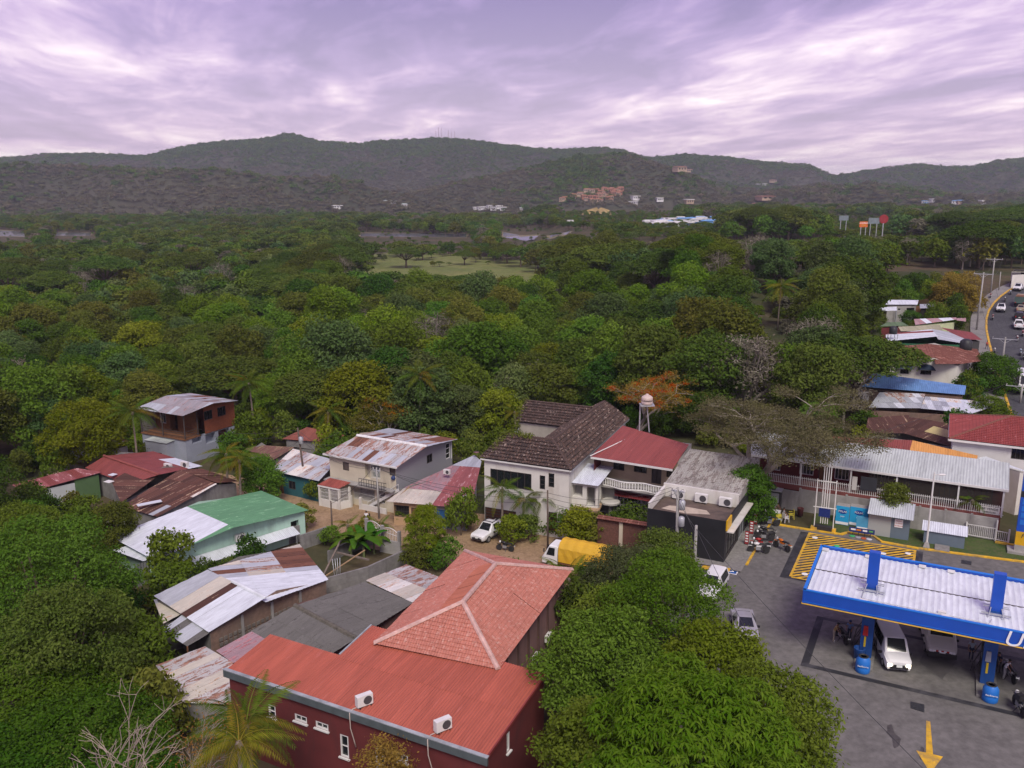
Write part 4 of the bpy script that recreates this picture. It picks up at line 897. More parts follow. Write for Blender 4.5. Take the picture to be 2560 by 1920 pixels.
o0,o1,o2 = P3(R2(245,1350),1.9),P3(R2(435,1330),1.7),P3(R2(310,1265),2.5)
TCN = house('tile_canopy','small orange tile canopy at the corner of the mint house',[o0,o1,o2],0,'canopy'); roof(TCN,[o0,o1,o1.lerp(o2,.9) + Vector((0,0,.0)),o2],SH('orange_tile',(.36,.13,.055),rough=.8),1.2,.2,.04,None,.3,shape='sin')
mb = MB(); mb.tube([(o1.x,o1.y,-.2),(o1.x,o1.y,1.7)],.07,6); mb.tube([(o0.x,o0.y,-.2),(o0.x,o0.y,1.9)],.07,6); mb.build("post",m_grey,TCN)
x0,x1,x2,x3 = P3(R1(880,1500),2.5),P3(R1(1130,1590),2.5),P3(R1(1490,1492),2.9),P3(R1(1290,1395),2.9)
T = house('white_lean_to','white sheet lean-to with grey corrugated side below the green roof house',[x0,x1,x2,x3],0,'lean-to'); roof(T,[x0,x1,x2,x3],m_new,1.,.25,.02)
q0,q1 = P3(R1(1060,1620),2.35),P3(R1(1645,1440),2.35); dd = (q1 - q0).normalized(); up = Vector((0,0,1))
for i in range(7):
 a,b = q0.lerp(q1,i / 7),q0.lerp(q1,(i + 1) / 7); mb = MB(); k = 16
 for j in range(k + 1):
  p = a.lerp(b,j / k); h = .03 * math.cos(j * math.pi / 2); nn = Vector((dd.y,-dd.x,0)); mb.v += [tuple(p + nn * h - up * 2.6),tuple(p + nn * h)]; mb.uv += [(j * .08,0),(j * .08,2.6)]
 mb.f = [(2 * j,2 * j + 2,2 * j + 3,2 * j + 1) for j in range(k)]; mb.m = [0] * k; mb.build('side_sheet',SH('dull_grey_sheet',(.165,.17,.185),(.10,.09,.085),.25,rough=.7),T)
# --- block yard walls
def yard_wall(label,pts,h,mat=m_block,th=.2,coping=None):
 """a block wall following ground points, courses set in and out"""
 L = [Vector(PG(p)[:2]) for p in pts]; m = sum(L,Vector((0,0))) / len(L); T = thing('yard_wall',label,'wall',(m.x,m.y,G(m.x,m.y)))
 for i in range(len(L) - 1):
  d = L[i + 1] - L[i]; z = min(G(*L[i]),G(*L[i + 1])); n = max(1,int(h / .42))
  for j in range(n):
   c = (L[i] + L[i + 1]) / 2; mb = MB(); mb.box((c.x,c.y,z - (.3 if j == 0 else 0) / 2 + h * (j + .5) / n),(d.length + (.0 if j % 2 else .02),th - .012 * (j % 2),h / n - .015 + (.3 if j == 0 else 0)),math.atan2(d.y,d.x)); mb.build('block_course',mat,T)
 if coping: mb = MB(); [mb.bar((*L[i],z + h + .04),(*L[i + 1],z + h + .04),th + .06,.08) for i in range(len(L) - 1)]; mb.build('coping',coping,T)
 return T
yard_wall('dark block wall beside the mint house ending at the street',[R2(0,1560),R2(475,1430)],1.9); yard_wall('block wall between the mint house yard and the banana yard',[R2(480,1500),R2(715,1420)],1.7)
yard_wall('long grey block wall running from the pale shed up to the street shrubs',[T7(-40,980),T7(740,760),T7(1330,480)],1.6); yard_wall('low unfinished block wall behind the banana plants',[T7(130,470),T7(420,330),T7(800,200)],1.3)
yard_wall('grey block wall under the white metal gate rails',[T7(930,300),T7(1240,360)],1.5,m_grey)
# white gate rails on the street
T = thing('street_gate','white tubular gate rails between grey posts on the dirt street','gate',PG(R2(1130,1470))); pa,pb_,pc = Vector(PG(R2(1005,1430))),Vector(PG(R2(1130,1490))),Vector(PG(R2(1262,1540)))
for p in (pa,pb_,pc): mb = MB(); mb.box((p.x,p.y,1.3),(.3,.3,2.8),DE1); mb.build('gate_post',m_grey,T)
for a,b in ((pa,pb_),(pb_,pc)):
 for k in range(11): p = a.lerp(b,(k + .5) / 11); mb = MB(); mb.tube([(p.x,p.y,.5),(p.x,p.y,2.2 + .35 * math.sin((k + .5) / 11 * math.pi))],.025,5); mb.build('gate_bar',m_trim,T)
 mb = MB(); mb.tube([(*a.lerp(b,t / 8).xy,2.3 + .4 * math.sin(t / 8 * math.pi)) for t in range(9)],.04,5); mb.tube([(a.x,a.y,1.2),(b.x,b.y,1.2)],.03,5); mb.tube([(a.x,a.y,2.05),(b.x,b.y,2.05)],.03,5); mb.build('gate_rail',m_trim,T)
# loose timber in the yard
def beam(a,b,za,zb,w,mat,label): p,q = Vector(PG(a)),Vector(PG(b)); mb = MB(); mb.bar((p.x,p.y,za),(q.x,q.y,zb),w,w * .7); tag(mb.build('timber',mat),label,'timber')
m_tim = M('sawn_timber',(.30,.20,.11),.9,.25,2.)
beam(T7(20,760),T7(350,420),.2,2.4,.16,M('weathered_timber',(.16,.13,.105),.9,.3,2.),'grey weathered plank leaning in the yard next to the white sheet roof'); beam(T7(90,760),T7(700,540),.6,1.9,.12,m_tim,'long pale timber pole propped across the yard by the banana plants'); beam(T7(270,520),T7(760,640),1.5,1.5,.2,M('weathered_timber',(.16,.13,.105)),'grey concrete-coloured beam lying on the unfinished yard walls')
for k,px in enumerate((T7(240,800),T7(265,795),T7(285,790),T7(310,780))): p = Vector(PG(px)); mb = MB(); mb.tube([(p.x,p.y,.0),(p.x - .3 + k * .1,p.y + .4,2.5)],.035,5); tag(mb.build('steel_pipe',m_steel,None,True),'pale steel pipe leaning in a bundle by the yard wall','pipe','pipes leaning in the yard')

# ================================================================ houses beyond the street
Z1 = Vector((0,0,1))
# --- cream two-storey house with rusty roof
A,B,C = P3(R2(655,742),6.1),P3(R2(1238,852),6.1),P3(R2(1720,627),6.1); Dp = A + (C - B); g0,g1 = P3(R2(925,597),7.4),P3(R2(1476,684),7.4)
T = house('cream_house','cream two-storey house with rust striped sheet roof and balcony over the dirt street',[A,B,C,Dp],0)
roof(T,[A,B,g1,g0],lambda i,j,n,m,r: (m_galv if (i % 2 == 0 and i > 2 and j == 0) else r.choice([m_rust,m_half,m_half])),.85,.2,.03,3.,seed=3); roof(T,[C,Dp,g0,g1],lambda i,j,n,m,r: m_galv if i == 0 else r.choice([m_rust,m_half,m_half,m_galv]),.85,.2,.03,4.,seed=5)
ridge(T,g0 + Z1 * .06,g1 + Z1 * .06,M('white_flashing',(.62,.62,.62),.6,.2,3.),.2); edge(T,A - Z1 * .02,B - Z1 * .02,.14,.2,m_trim,'gutter'); c4 = [A,B,C,Dp]; f = inset(c4,.55)
m_shut = M('brown_shutter',(.11,.085,.075),.8,.2,5.); m_corr = SH('grey_wall_sheet',(.23,.235,.25),(.15,.14,.135),.3,rough=.75)
wall(T,f[0],f[1],-1,5.95,m_cream,[dict(px=(T8(670,170),T8(780,328)),pm=m_shut,nx=1),dict(px=(T8(1475,262),T8(1590,420)),pm=m_shut,nx=1),dict(px=(T8(1050,200),T8(1150,470)),k='open',depth=.5,pm=M('shaded_plaster',(.42,.39,.33))),dict(px=(T8(1152,208),T8(1320,472)),k='bars',step=.14,depth=.5,pm=M('teal_dark',(.02,.07,.065)),fm=m_trim),dict(px=(T8(850,585),T8(1225,880)),k='bars',step=.16,depth=1.4,fm=m_trim),dict(px=(T8(1290,650),T8(1400,900)),k='bars',step=.16,depth=1.0,fm=m_trim)])
gt = [(0,5.95),(.5,7.2),(1,5.95)]; wall(T,f[1],f[2],-1,gt,m_corr,[dict(px=(R2(1475,755),R2(1520,800)),nx=2),dict(px=(R2(1625,660),R2(1660,770)),nx=1,nz=3,fm=m_trim),dict(px=(R2(1665,650),R2(1708,760)),nx=2,nz=4,fm=m_trim)]); wall(T,f[2],f[3],-1,5.95,m_cream); wall(T,f[3],f[0],-1,gt,m_cream)
d = (f[1] - f[0]).normalized(); n = Vector((d.y,-d.x)); L = (f[1] - f[0]).length
def cw(u,o,z): p = f[0] + d * u + n * o; return (p.x,p.y,z)
mb = MB(); mb.box(cw(L * .5,.55,3.05),(L,1.1,.14),DE1); mb.build('ledge',m_grey,T)
u0,_ = wplane(f[0],f[1],T8(1040,450)); u1,_ = wplane(f[0],f[1],T8(1510,520)); u1 = min(u1,L)
for i in range(int((u1 - u0) / .38) + 1): mb = MB(); mb.tube([cw(u0 + i * .38,1.02,3.1),cw(u0 + i * .38,1.02,4.05)],.03,5); mb.build('baluster',m_iron,T)
mb = MB(); [mb.tube([cw(u0,1.02,z),cw(u1,1.02,z)],.035,5) for z in (3.2,3.6,4.05)]; mb.build('railing',m_iron,T)
mb = MB(); mb.ell(cw(L - .35,.06,4.55),(.3,.3,.3),10,6); mb.build('satellite_dish',M('blue_dish',(.02,.04,.13),.5),T)
# porch with red tile roof, white posts, low wall and grilles
pz = [P3(T8(235,567),2.75),P3(T8(600,640),2.75),P3(T8(812,525),3.25),P3(T8(450,448),3.25)]
T = house('street_porch','white barred porch with small red sheet roof in front of the cream house',pz,0,'porch'); roof(T,pz,SH('red_porch_sheet',(.24,.06,.045),(.34,.2,.16),.2,rough=.75),.5,.25,.045,None,shape='sin'); edge(T,pz[0] - Z1 * .1,pz[1] - Z1 * .1,.12,.16,m_trim)
pf = inset(pz,.12)
for a,b in ((pf[0],pf[1]),(pf[1],pf[2])):
 q = (b - a).normalized(); LL = (b - a).length; c = (a + b) / 2
 mb = MB(); mb.box((c.x,c.y,.35),(LL,.16,1.3),math.atan2(q.y,q.x)); mb.build('low_wall',m_white,T); mb = MB(); k = .1
 while k < LL: p = a + q * k; mb.bar((p.x,p.y,1.0),(p.x,p.y,2.65),.035,.035); k += .16
 for z in (1.4,1.9,2.3): mb.bar((a.x,a.y,z),(b.x,b.y,z),.03,.03)
 mb.build('grille',m_trim,T)
for p in (pf[0],pf[0].lerp(pf[1],.52),pf[1],pf[2]): mb = MB(); mb.box((p.x,p.y,1.2),(.24,.24,3.0),DE1); mb.build('post',m_white,T)
def low_wall(label,a,b,h,posts=()):
 p,q = Vector(PG(a)[:2]),Vector(PG(b)[:2]); d_ = q - p; T = thing('low_street_wall',label,'wall',((p.x + q.x) / 2,(p.y + q.y) / 2,0)); mb = MB(); c = (p + q) / 2; mb.box((c.x,c.y,h / 2 - .15),(d_.length,.18,h + .3),math.atan2(d_.y,d_.x)); mb.build('wall',m_white,T)
 for t in posts: r = p.lerp(q,t); mb = MB(); mb.box((r.x,r.y,.6),(.3,.3,1.8),math.atan2(d_.y,d_.x)); mb.box((r.x,r.y,1.55),(.26,.26,.1),math.atan2(d_.y,d_.x),0,.6); mb.build('pillar',m_white,T)
low_wall('low white street wall with round-topped pillar beside the barred porch',T8(640,920),T8(820,955),.75,(.96,)); low_wall('low white street wall below the outside stair',T8(975,990),T8(1430,1085),.75,(.02,))
T = thing('outside_stair','white railed stair rising beside the cream house','stair',PG(T8(1300,950))); a,b = Vector(PG(T8(1150,960))),Vector(PG(T8(1560,850)))
b = a + Vector((E1.x,E1.y,0)) * 4.6
for i in range(12): t = i / 12; p = a.lerp(b,t); mb = MB(); mb.box((p.x,p.y,.13 + i * .25 - .02),(.42,1.0,.26),DE1); mb.build('step',m_grey,T)
off = Vector((E2.x,E2.y,0)) * -.5; mb = MB(); mb.bar(tuple(a + off + Z1 * .9),tuple(b + off + Z1 * 3.9),.06,.06); mb.bar(tuple(a + off + Z1 * .25),tuple(b + off + Z1 * 3.2),.1,.35); [mb.bar(tuple(a.lerp(b,t) + off + Z1 * (.2 + 3 * t)),tuple(a.lerp(b,t) + off + Z1 * (.9 + 3 * t)),.04,.04) for t in (0,.2,.4,.6,.8,1)]; mb.build('handrail',m_trim,T)
# --- teal walled house with whitewashed rusty roof
a,b,c,e = P3(R2(235,872),3.0),P3(R2(622,958),3.0),P3(R2(770,790),4.1),P3(R2(420,702),4.1)
T = house('teal_house','low house with teal front wall under flaking whitewashed sheet roof',[a,b,c,e],0); roof(T,[a,b,c,e],[m_wstain,m_wstain,m_half,m_galv],.9,.22,.03,2.4,seed=2); m_teal = M('teal_wall',(.02,.10,.12),.8,.15,1.)
shell(T,[a,b,c,e],-1,[2.85,[(0,2.85),(1,3.95)],3.95,[(0,3.95),(1,2.85)]],[m_teal,m_block,m_block,m_block],{0: [dict(uz=(.6,1.5,0,2.1),k='door',pm=m_wood),dict(uz=(2.4,3.6,.9,2.0),nx=2)]},.45)
# --- brown roofs behind
a,b,c,e = P3(R2(38,705),3.0),P3(R2(262,792),3.0),P3(R2(432,690),4.2),P3(R2(152,638),4.2)
T = house('mossy_brown_house','house with dull brown mossy roof left of the whitewashed roof',[a,b,c,e],-.5); m_mossb = SH('mossy_brown_sheet',(.15,.075,.06),(.13,.115,.055),.45,rough=.9); roof(T,[a,b,c,e],m_mossb,1.,.22,.03,None); c2,e2 = c + (c - b) * Vector((1,1,0)),e + (e - a) * Vector((1,1,0)); c2.z = e2.z = 3.2
roof(T,[c2,e2,e,c],[m_mossb,m_dkrust,m_mossb],1.,.22,.03,None); shell(T,[a,b,c2,e2],-1.5,[2.85,[(0,2.85),(.5,4.05),(1,2.9)],2.9,[(0,2.9),(.5,4.05),(1,2.85)]],m_block,{},.35)
a,b,c,e = P3(R2(330,625),3.2),P3(R2(690,652),3.2),P3(R2(828,574),4.2),P3(R2(530,530),4.2)
T = house('rust_red_house','house with rust red roof at the foot of the wood behind the cream house',[a,b,c,e],-1); roof(T,[a,b,c,e],SH('rust_red_sheet',(.20,.065,.045),(.12,.04,.032),.4,rough=.85),1.,.22,.03,None); shell(T,[a,b,c,e],-2,3.0,m_block,{},.3)
a,b,c,e = P3(R2(655,665),2.7),P3(R2(745,684),2.7),P3(R2(828,642),3.0),P3(R2(775,628),3.0); T = house('grey_sheet_shed','small shed with blue-grey sheet roof beside the cream house',[a,b,c,e],-1,'shed'); roof(T,[a,b,c,e],m_galv,1.,.22,.03); shell(T,[a,b,c,e],-2,2.55,m_block,{},.2)
# --- pink roof house with blue door
a,b,c,e,g = P3(R2(1155,1118),3.0),P3(R2(1822,1176),3.0),P3(R2(1908,790),4.5),P3(R2(1850,752),4.5),P3(R2(1312,972),3.9)
T = house('pink_roof_house','low house with faded red and mauve sheet roof and blue double door',[a,b,c,g],0)
roof(T,[a,b,c,e,g],lambda i,j,n,m,r: (m_galv if j == m - 1 else (m_pink if i < n * .52 else m_redp)) if j else (m_pale if i < n * .5 else m_redp),.9,.22,.025,3.6,seed=6)
m_ochre = M('ochre_wall',(.42,.28,.16),.85,.1,.8); m_bluew = M('slate_wall',(.22,.23,.25),.85,.12,.8); m_blued = M('blue_door',(.02,.10,.27),.6,.15,2.)
f = inset([a,b,c,g],.55); mid = f[0].lerp(f[1],.56); wall(T,f[0],mid,-1,2.9,m_ochre,[dict(px=(R2(1175,1140),R2(1338,1246)),k='bars',depth=.5,fm=m_iron,step=.2),dict(px=(R2(1352,1165),R2(1420,1285)),k='door',pm=m_wood,nx=2),dict(px=(R2(1452,1190),R2(1520,1292)),k='door',pm=m_iron,nx=3)])
wall(T,mid,f[1],-1,2.9,m_bluew,[dict(px=(R2(1548,1178),R2(1656,1328)),k='door',pm=m_blued,fm=m_blued,nx=3,nz=2),dict(px=(R2(1675,1195),R2(1690,1260)),k='win')]); wall(T,f[1],f[2],-1,[(0,2.9),(1,4.3)],m_white); wall(T,f[2],f[3],-1,3.7,m_block); wall(T,f[3],f[0],-1,[(0,3.7),(1,2.9)],m_ochre)
ac_unit(P3(R2(1782,1112),3.35),DE1 + RAD(80),'white air conditioner unit on the faded red roof by the white house'); ac_unit(P3(R2(1635,905),4.3),DE1,'grey air conditioner unit on the mauve sheets of the pink roof house')
mb = MB(); p = P3(R2(1868,765),4.55); mb.tube([tuple(p),tuple(p + Z1 * .5)],.03,5); mb.lathe([(.02,0),(.25,.05),(.42,.16)],tuple(p + Z1 * .5),12); tag(mb.build('satellite_dish',m_pinkw,None,True),'pinkish satellite dish at the top of the pink roof house','satellite dish')
# --- white house with old clay tile roof
ze,zg = 8.3,10.4; A,B,C = P3(R3(318,617),ze),P3(R3(1037,716),ze),P3(R3(1492,310),ze); g0,g1 = P3(R3(428,437),zg),P3(R3(880,488),zg); g2 = P3(R3(1310,272),zg)
T = house('white_house','white two-storey house with blackened clay tile roof and long dark window band',[A,B,C,A + (C - B)],.5); kw = dict(sheet=2.6,period=.34,amp=.11,course=.5,shape='sin',rows=None,jit=.0)
d1 = (B - A).normalized(); d2 = (C - B).normalized(); w = max(2.5,(B - g1).dot(d1)); g1 = B - d1 * w + d2 * w; g1.z = zg; g2 = C - d1 * w; g2.z = zg; g0 = A + d2 * w + d1 * 1.6; g0.z = zg; D1 = A + d2 * 2 * w; I1 = B - d1 * 2 * w + d2 * 2 * w; I2 = C - d1 * 2 * w
roof(T,[A,B,g1,g0],m_clay,**kw); roof(T,[B,C,g2,g1],m_clay,**kw); roof(T,[I2,I1,g1,g2],m_clay,**kw); roof(T,[I1,D1,g0,g1],m_clay,**kw); roof(T,[D1,A,g0],m_clay,**kw)
hr = g2 - d2 * 3.8; h2 = hr + Z1 * -.05; h3 = hr - d1 * 10.; h3.z = h2.z; h0,h1 = h3 - d2 * 3.6,h2 - d2 * 3.6; k0,k1 = h3 + d2 * 3.6,h2 + d2 * 3.6
for q in (h0,h1,k0,k1): q.z = ze
roof(T,[h0,h1,h2,h3],m_clay,**kw); roof(T,[k1,k0,h3,h2],m_clay,**kw)
for p,q in ((g0,g1),(B,g1),(g1,g2),(h3,h2)): ridge(T,p + Z1 * .06,q + Z1 * .06,M('clay_ridge',(.075,.05,.042),.95,.3,3.),.16)
edge(T,A - Z1 * .1,B - Z1 * .1,.1,.14,m_trim,'fascia'); edge(T,B - Z1 * .05,C - Z1 * .05,.14,.14,m_steel,'gutter')
f = inset([A,B,C,I2,I1,D1],.35); wf = dict(fm=m_frame)
wall(T,f[0],f[1],-1,8.2,m_white,[dict(px=(R3(397,698),R3(722,875)),nx=6,fw=.09,**wf),dict(px=(R3(788,752),R3(830,866)),nx=1,nz=3,**wf),dict(px=(R3(858,735),R3(902,850)),nx=1,nz=3,**wf),dict(px=(R3(350,1000),R3(600,1230)),k='door',pm=M('brown_louvre',(.10,.045,.032),.8,.25,6.),nx=4,nz=8),dict(px=(R3(858,1040),R3(922,1205)),k='door',pm=m_wood,nx=2,nz=3),dict(px=(R3(660,1060),R3(770,1150)),nx=3,**wf)])
for k in range(1,6): wall(T,f[k],f[(k + 1) % 6],-1,8.2,m_white)
m_rear = M('rear_plaster',(.33,.31,.26),.9,.2,.6); f = inset([h0,h1,k1,k0],.3); wall(T,f[0],f[1],-1,8.2,m_rear); wall(T,f[2],f[3],-1,8.2,m_rear); wall(T,f[3],f[0],-1,[(0,8.2),(.5,10.2),(1,8.2)],m_rear)
rsm = np.random.default_rng(5); lb = []
for a_,b_,nn in ((g0 + Vector((-1.2,-1.5,-1.4)),g0,5),(g0,g0.lerp(g1,.5),6),(h0,h3,6),(h0 + Vector((0,0,-2)),h0,4)):
 for k in range(nn): q = a_.lerp(b_,k / max(1,nn - 1)); lb.append((np.array([q.x,q.y,q.z + .1]),np.array([.55,.55,.28])))
v,ff,ti = foliage(lb,420,5,.22,rsm,tuft=.15); o = raw('roof_creeper',v,ff,G_OLIVE,None,ti); tag(o,'olive creeper growing over the left edge of the clay tile roof','creeper',kind='stuff')
a,b,c = P3(R3(580,425),5.),P3(R3(655,428),5.),P3(R3(655,375),5.6); T2_ = house('blue_sheet_shed','bit of pale blue sheet roof behind the clay tile roof',[a,b,c],0,'shed'); e = P3(R3(630,372),5.6); roof(T2_,[a,b,c,e],m_new,1.,.22,.02); shell(T2_,[a,b,c,e],-1,4.8,m_block,{},.1)
# --- white porch block with new sheet roof
zs = 3.7; a,b = P3(R3(1003,990),zs),P3(R3(1246,1012),zs); d = (b - a).normalized(); nn = Vector((-d.y,d.x,0)); W_ = 4.2; c,e = b + nn * W_,a + nn * W_
T = house('stair_block','small white block with new corrugated sheet roof and open doorway beside the white house',[a,b,c,e],1.)
zr0 = 6.5; ra,rb_ = P3(R3(992,806),zr0),P3(R3(1252,840),zr0); rc,rd = P3(R3(1374,686),zr0 + .55),P3(R3(1126,650),zr0 + .55); roof(T,[ra,rb_,rc,rd],m_new,1.,.2,.05,None,jit=.003)
wall(T,a,b,zs - .05,6.4,m_white,[dict(px=(R3(1028,826),R3(1125,925)),k='open',depth=1.2,pm=m_grey),dict(px=(R3(1160,846),R3(1226,1004)),k='open',depth=1.6,pm=m_grey)]); wall(T,b,c,zs - .05,[(0,6.4),(1,6.95)],m_white,[dict(uz=(1.2,2.,4.1,6.1),k='open',depth=.6)]); wall(T,c,e,zs - .05,6.9,m_white); wall(T,e,a,zs - .05,[(0,6.95),(1,6.4)],m_white)
mb = MB(); m4 = (a + b + c + e) / 4; mb.box((m4.x - nn.x * .4,m4.y - nn.y * .4,zs - .15),((b - a).length + .5,W_ + .9,.25),math.atan2(d.y,d.x)); mb.build('floor_slab',M('tan_slab',(.36,.25,.15),.85,.15,1.),T)
for p in (a + nn * .3,b + nn * .3,c,e): mb = MB(); mb.box((p.x,p.y,1.8),(.3,.3,4.2),math.atan2(d.y,d.x)); mb.build('column',m_grey,T)
mb = MB(); mb.box((m4.x + nn.x * 1.2,m4.y + nn.y * 1.2,1.6),((b - a).length - .2,.2,4.),math.atan2(d.y,d.x)); mb.build('lower_wall',m_grey,T)
mb = MB(); q = P3(R3(1345,975),3.6); mb.lathe([(.95,0),(1.1,.1),(1.1,.3),(.9,.42),(.85,.40)],tuple(q),20); mb.lathe([(.2,-2.5),(.2,0)],tuple(q),8); tag(mb.build('round_basin',M('pale_concrete',(.42,.41,.37),.9,.15,1.),None),'round pale concrete basin on a post beside the white stair block','basin')
# --- red roof house with white balustrade
ze = 8.6; a,b,c,e = P3(R3(1190,606),ze),P3(R3(1838,706),ze),P3(R3(1968,486),ze + 1.3),P3(R3(1442,360),ze + 1.3)
T = house('balustrade_house','house with dark red sheet roof and curved white balustrade terrace',[a,b,c,e],2.); m_brick_red = SH('brick_red_sheet',(.245,.062,.052),(.42,.22,.16),.12,rough=.6,tone=.05,streak=.06)
roof(T,[a,b,c,e],m_brick_red,1.,.22,.045,None,jit=.004); edge(T,a - Z1 * .1,b - Z1 * .1,.12,.22,m_trim,'fascia'); d = (b - a).normalized(); nn = Vector((-d.y,d.x,0)); L = (b - a).length
def bh(u,v,z): p = a + d * u + nn * v; return Vector((p.x,p.y,z))
wall(T,bh(.3,2.4,0),bh(L - .2,2.4,0),1,8.5,M('tan_terrace_wall',(.36,.29,.2),.85,.12,.8),[dict(uz=(L * .16,L * .3,6.7,7.9),nx=2),dict(uz=(L * .42,L * .58,6.8,7.9),nx=2),dict(uz=(L * .64,L * .76,5.8,8.),k='door',pm=m_frame),dict(uz=(L * .82,L * .95,6.8,7.8),nx=2)]); wall(T,bh(.3,2.4,0),bh(.3,.3,0),5.6,8.4,m_maroon); wall(T,bh(L - .2,2.4,0),bh(L - .2,7.5,0),1,[(0,8.8),(1,9.6)],m_white); wall(T,bh(L - .2,7.5,0),bh(.3,7.5,0),1,9.5,m_white); wall(T,bh(.3,7.5,0),bh(.3,2.4,0),1,[(0,9.5),(1,8.7)],m_white)
mb = MB(); mb.box(tuple(bh(L / 2,1.1,5.55)),(L,3.2,.2),DE1); mb.build('terrace_floor',m_grey,T); bal = []
for i in range(27):
 t = i / 26; bal.append(bh(L * (.18 + .80 * t),-.35 - .45 * math.exp(-((t - .32) / .16) ** 2) + .25 * math.exp(-((t - .62) / .1) ** 2),5.65))
for p in bal: mb = MB(); mb.lathe([(.05,0),(.06,.08),(.11,.3),(.05,.62),(.07,.78)],tuple(p),8); mb.build('baluster',m_trim,T,True)
mb = MB(); mb.tube([tuple(p + Z1 * .84) for p in bal],.09,6); mb.tube([tuple(p) for p in bal],.09,6); mb.build('handrail',m_trim,T)
x0,x1 = P3(R3(1380,918),4.5),P3(R3(1690,972),4.5); x3,x2 = P3(R3(1376,806),5.35),P3(R3(1745,862),5.35); roof(T,[x0,x1,x2,x3],SH('deep_red_tile',(.15,.024,.026),rough=.6,tone=.05),1.,.2,.045,None,.3,shape='sin',name='porch_sheet')
wall(T,bh(L * .12,.6,0),bh(L - .3,.6,0),1,5.3,m_grey,[dict(uz=(L * .2,L * .5,2.2,4.3),nx=7,nz=4,fm=m_trim),dict(uz=(L * .6,L * .75,2.,4.2),k='open',depth=1.)])
mb = MB(); q0,q1 = P3(R3(1185,600),8.8),P3(R3(1560,425),9.55); mb.tube([tuple(q0),tuple(q1)],.06,6); mb.build('roof_pipe',m_trim,T)
mb = MB(); p = P3(R3(1575,400),9.8); mb.tube([tuple(p - Z1 * .4),tuple(p + Z1 * 3.4)],.09,6); mb.build('tank_post',m_steel,(T_tank := thing('water_tank','pale pink round water tank on a tall post above the red roof','water tank',tuple(p)))); t_ = MB(); q = p + Vector((.8,0,3.3)); t_.lathe([(a_ * .64,b_ * .72) for a_,b_ in ((.95,0),(1.05,.12),(1.08,.5),(1.02,.54),(1.08,.6),(1.08,1.1),(.98,1.3),(.5,1.55),(.28,1.6),(.28,1.75),(.05,1.8))],tuple(q),18); t_.build('tank',M('tank_plastic',(.52,.42,.38),.6,.1,1.,dirt=(.35,.28,.24),dirt_amt=.3),T_tank,True); pl = MB(); pl.box(tuple(q + Z1 * -.08),(1.7,1.4,.12)); pl.tube([tuple(q + Vector((.4,0,-3.5))),tuple(q)],.08,6); pl.build('platform',m_steel,T_tank); text(T_tank,'Rotoplas',(q.x - .02,q.y - .72,q.z + .55),0,.28,m_frame)
# garden wall with small tile coping in front
a,b = P3(R3(1250,1085),3.4),P3(R3(1670,1150),3.6); T = house('garden_wall','garden wall with clay tile coping below the red porch roof',[a,b],1.,'wall'); off = nn * .45
roof(T,[a - off,b - off,b + Z1 * .28,a + Z1 * .28],m_brnt,1.,.24,.05,None,.3,shape='sin',name='coping_tile'); roof(T,[b + off,a + off,a + Z1 * .28,b + Z1 * .28],m_brnt,1.,.24,.05,None,.3,shape='sin',name='coping_tile')
q = a.lerp(b,.5); mb = MB(); mb.box((q.x,q.y,1.9),((b - a).length,.2,3.),DE1); mb.build('wall',M('louvre_brown',(.13,.06,.045),.85,.3,6.),T); mb = MB(); q = a.lerp(b,.45); mb.box((q.x - nn.x * .05,q.y - nn.y * .05,1.9),(.4,.35,3.1),DE1); mb.build('pillar',m_cream,T)
# ---------------------------------------------------------------- left cluster
g0,g1 = P3(R1(1308,285),8.4),P3(R1(1692,341),8.4); b_,e_ = P3(R1(1885,322),7.1),P3(R1(1502,262),7.1); s1 = P3(R1(1445,444),7.1); s0 = s1 - (g1 - g0)
T = house('wooden_house','two-storey house with orange timber upper floor, open balcony and grey sheet roof',[s0,s1,b_,e_],0); m_grs = SH('purple_grey_sheet',(.26,.245,.265),(.15,.09,.085),.4,rough=.7)
roof(T,[s0,s1,g1,g0],lambda i,j,n,m,r: m_galv if (i == n - 1 or j == 0 and r.random() < .5) else m_grs,.9,.22,.03,2.2,seed=8); roof(T,[b_,e_,g0,g1],[m_grs,m_rust,m_grs,m_galv],.9,.22,.03,3.,seed=3)
f = inset([s0,s1,b_,e_],.5); m_orw = M('orange_timber',(.20,.062,.028),.8,.2,3.); m_blgr = M('blue_grey_wall',(.27,.30,.36),.85,.1,.6)
mid = f[1].lerp(f[2],.38)
wall(T,mid,f[2],3.4,[(0,7.7),(.2,8.0),(1,7.0)],m_orw,[dict(px=(R1(1608,408),R1(1680,462)),nx=3),dict(px=(R1(1715,378),R1(1785,432)),nx=3)]); wall(T,f[1],f[2],-1.5,3.3,m_blgr,[dict(px=(R1(1510,545),R1(1595,640)),k='open',depth=.8,pm=m_blgr),dict(px=(R1(1615,515),R1(1705,640)),k='open',depth=.8,pm=m_blgr),dict(px=(R1(1718,490),R1(1815,610)),k='open',depth=.8,pm=m_maroon)])
wall(T,f[2],f[3],-1.5,7.,m_orw); wall(T,f[3],f[0],-1.5,7.,m_block); wall(T,f[0],f[1],-1.5,3.3,m_blgr)
dd = (f[1] - f[0]).normalized(); nb = Vector((-dd.y,dd.x)); i0,i1 = f[0] + nb * 2.6,f[1] + nb * 2.6; wall(T,i0,i1,3.4,7.2,m_wood,[dict(uz=(1.,2.2,4.4,6.4),nx=2,fm=m_trim),dict(uz=(3.,4.6,3.5,6.6),k='open',depth=1.)])
mb = MB(); c = (f[0] + f[1] + i0 + i1) / 4; mb.box((c.x,c.y,3.4),((f[1] - f[0]).length + .2,2.9,.18),math.atan2(dd.y,dd.x)); mb.build('balcony_floor',m_wood,T)
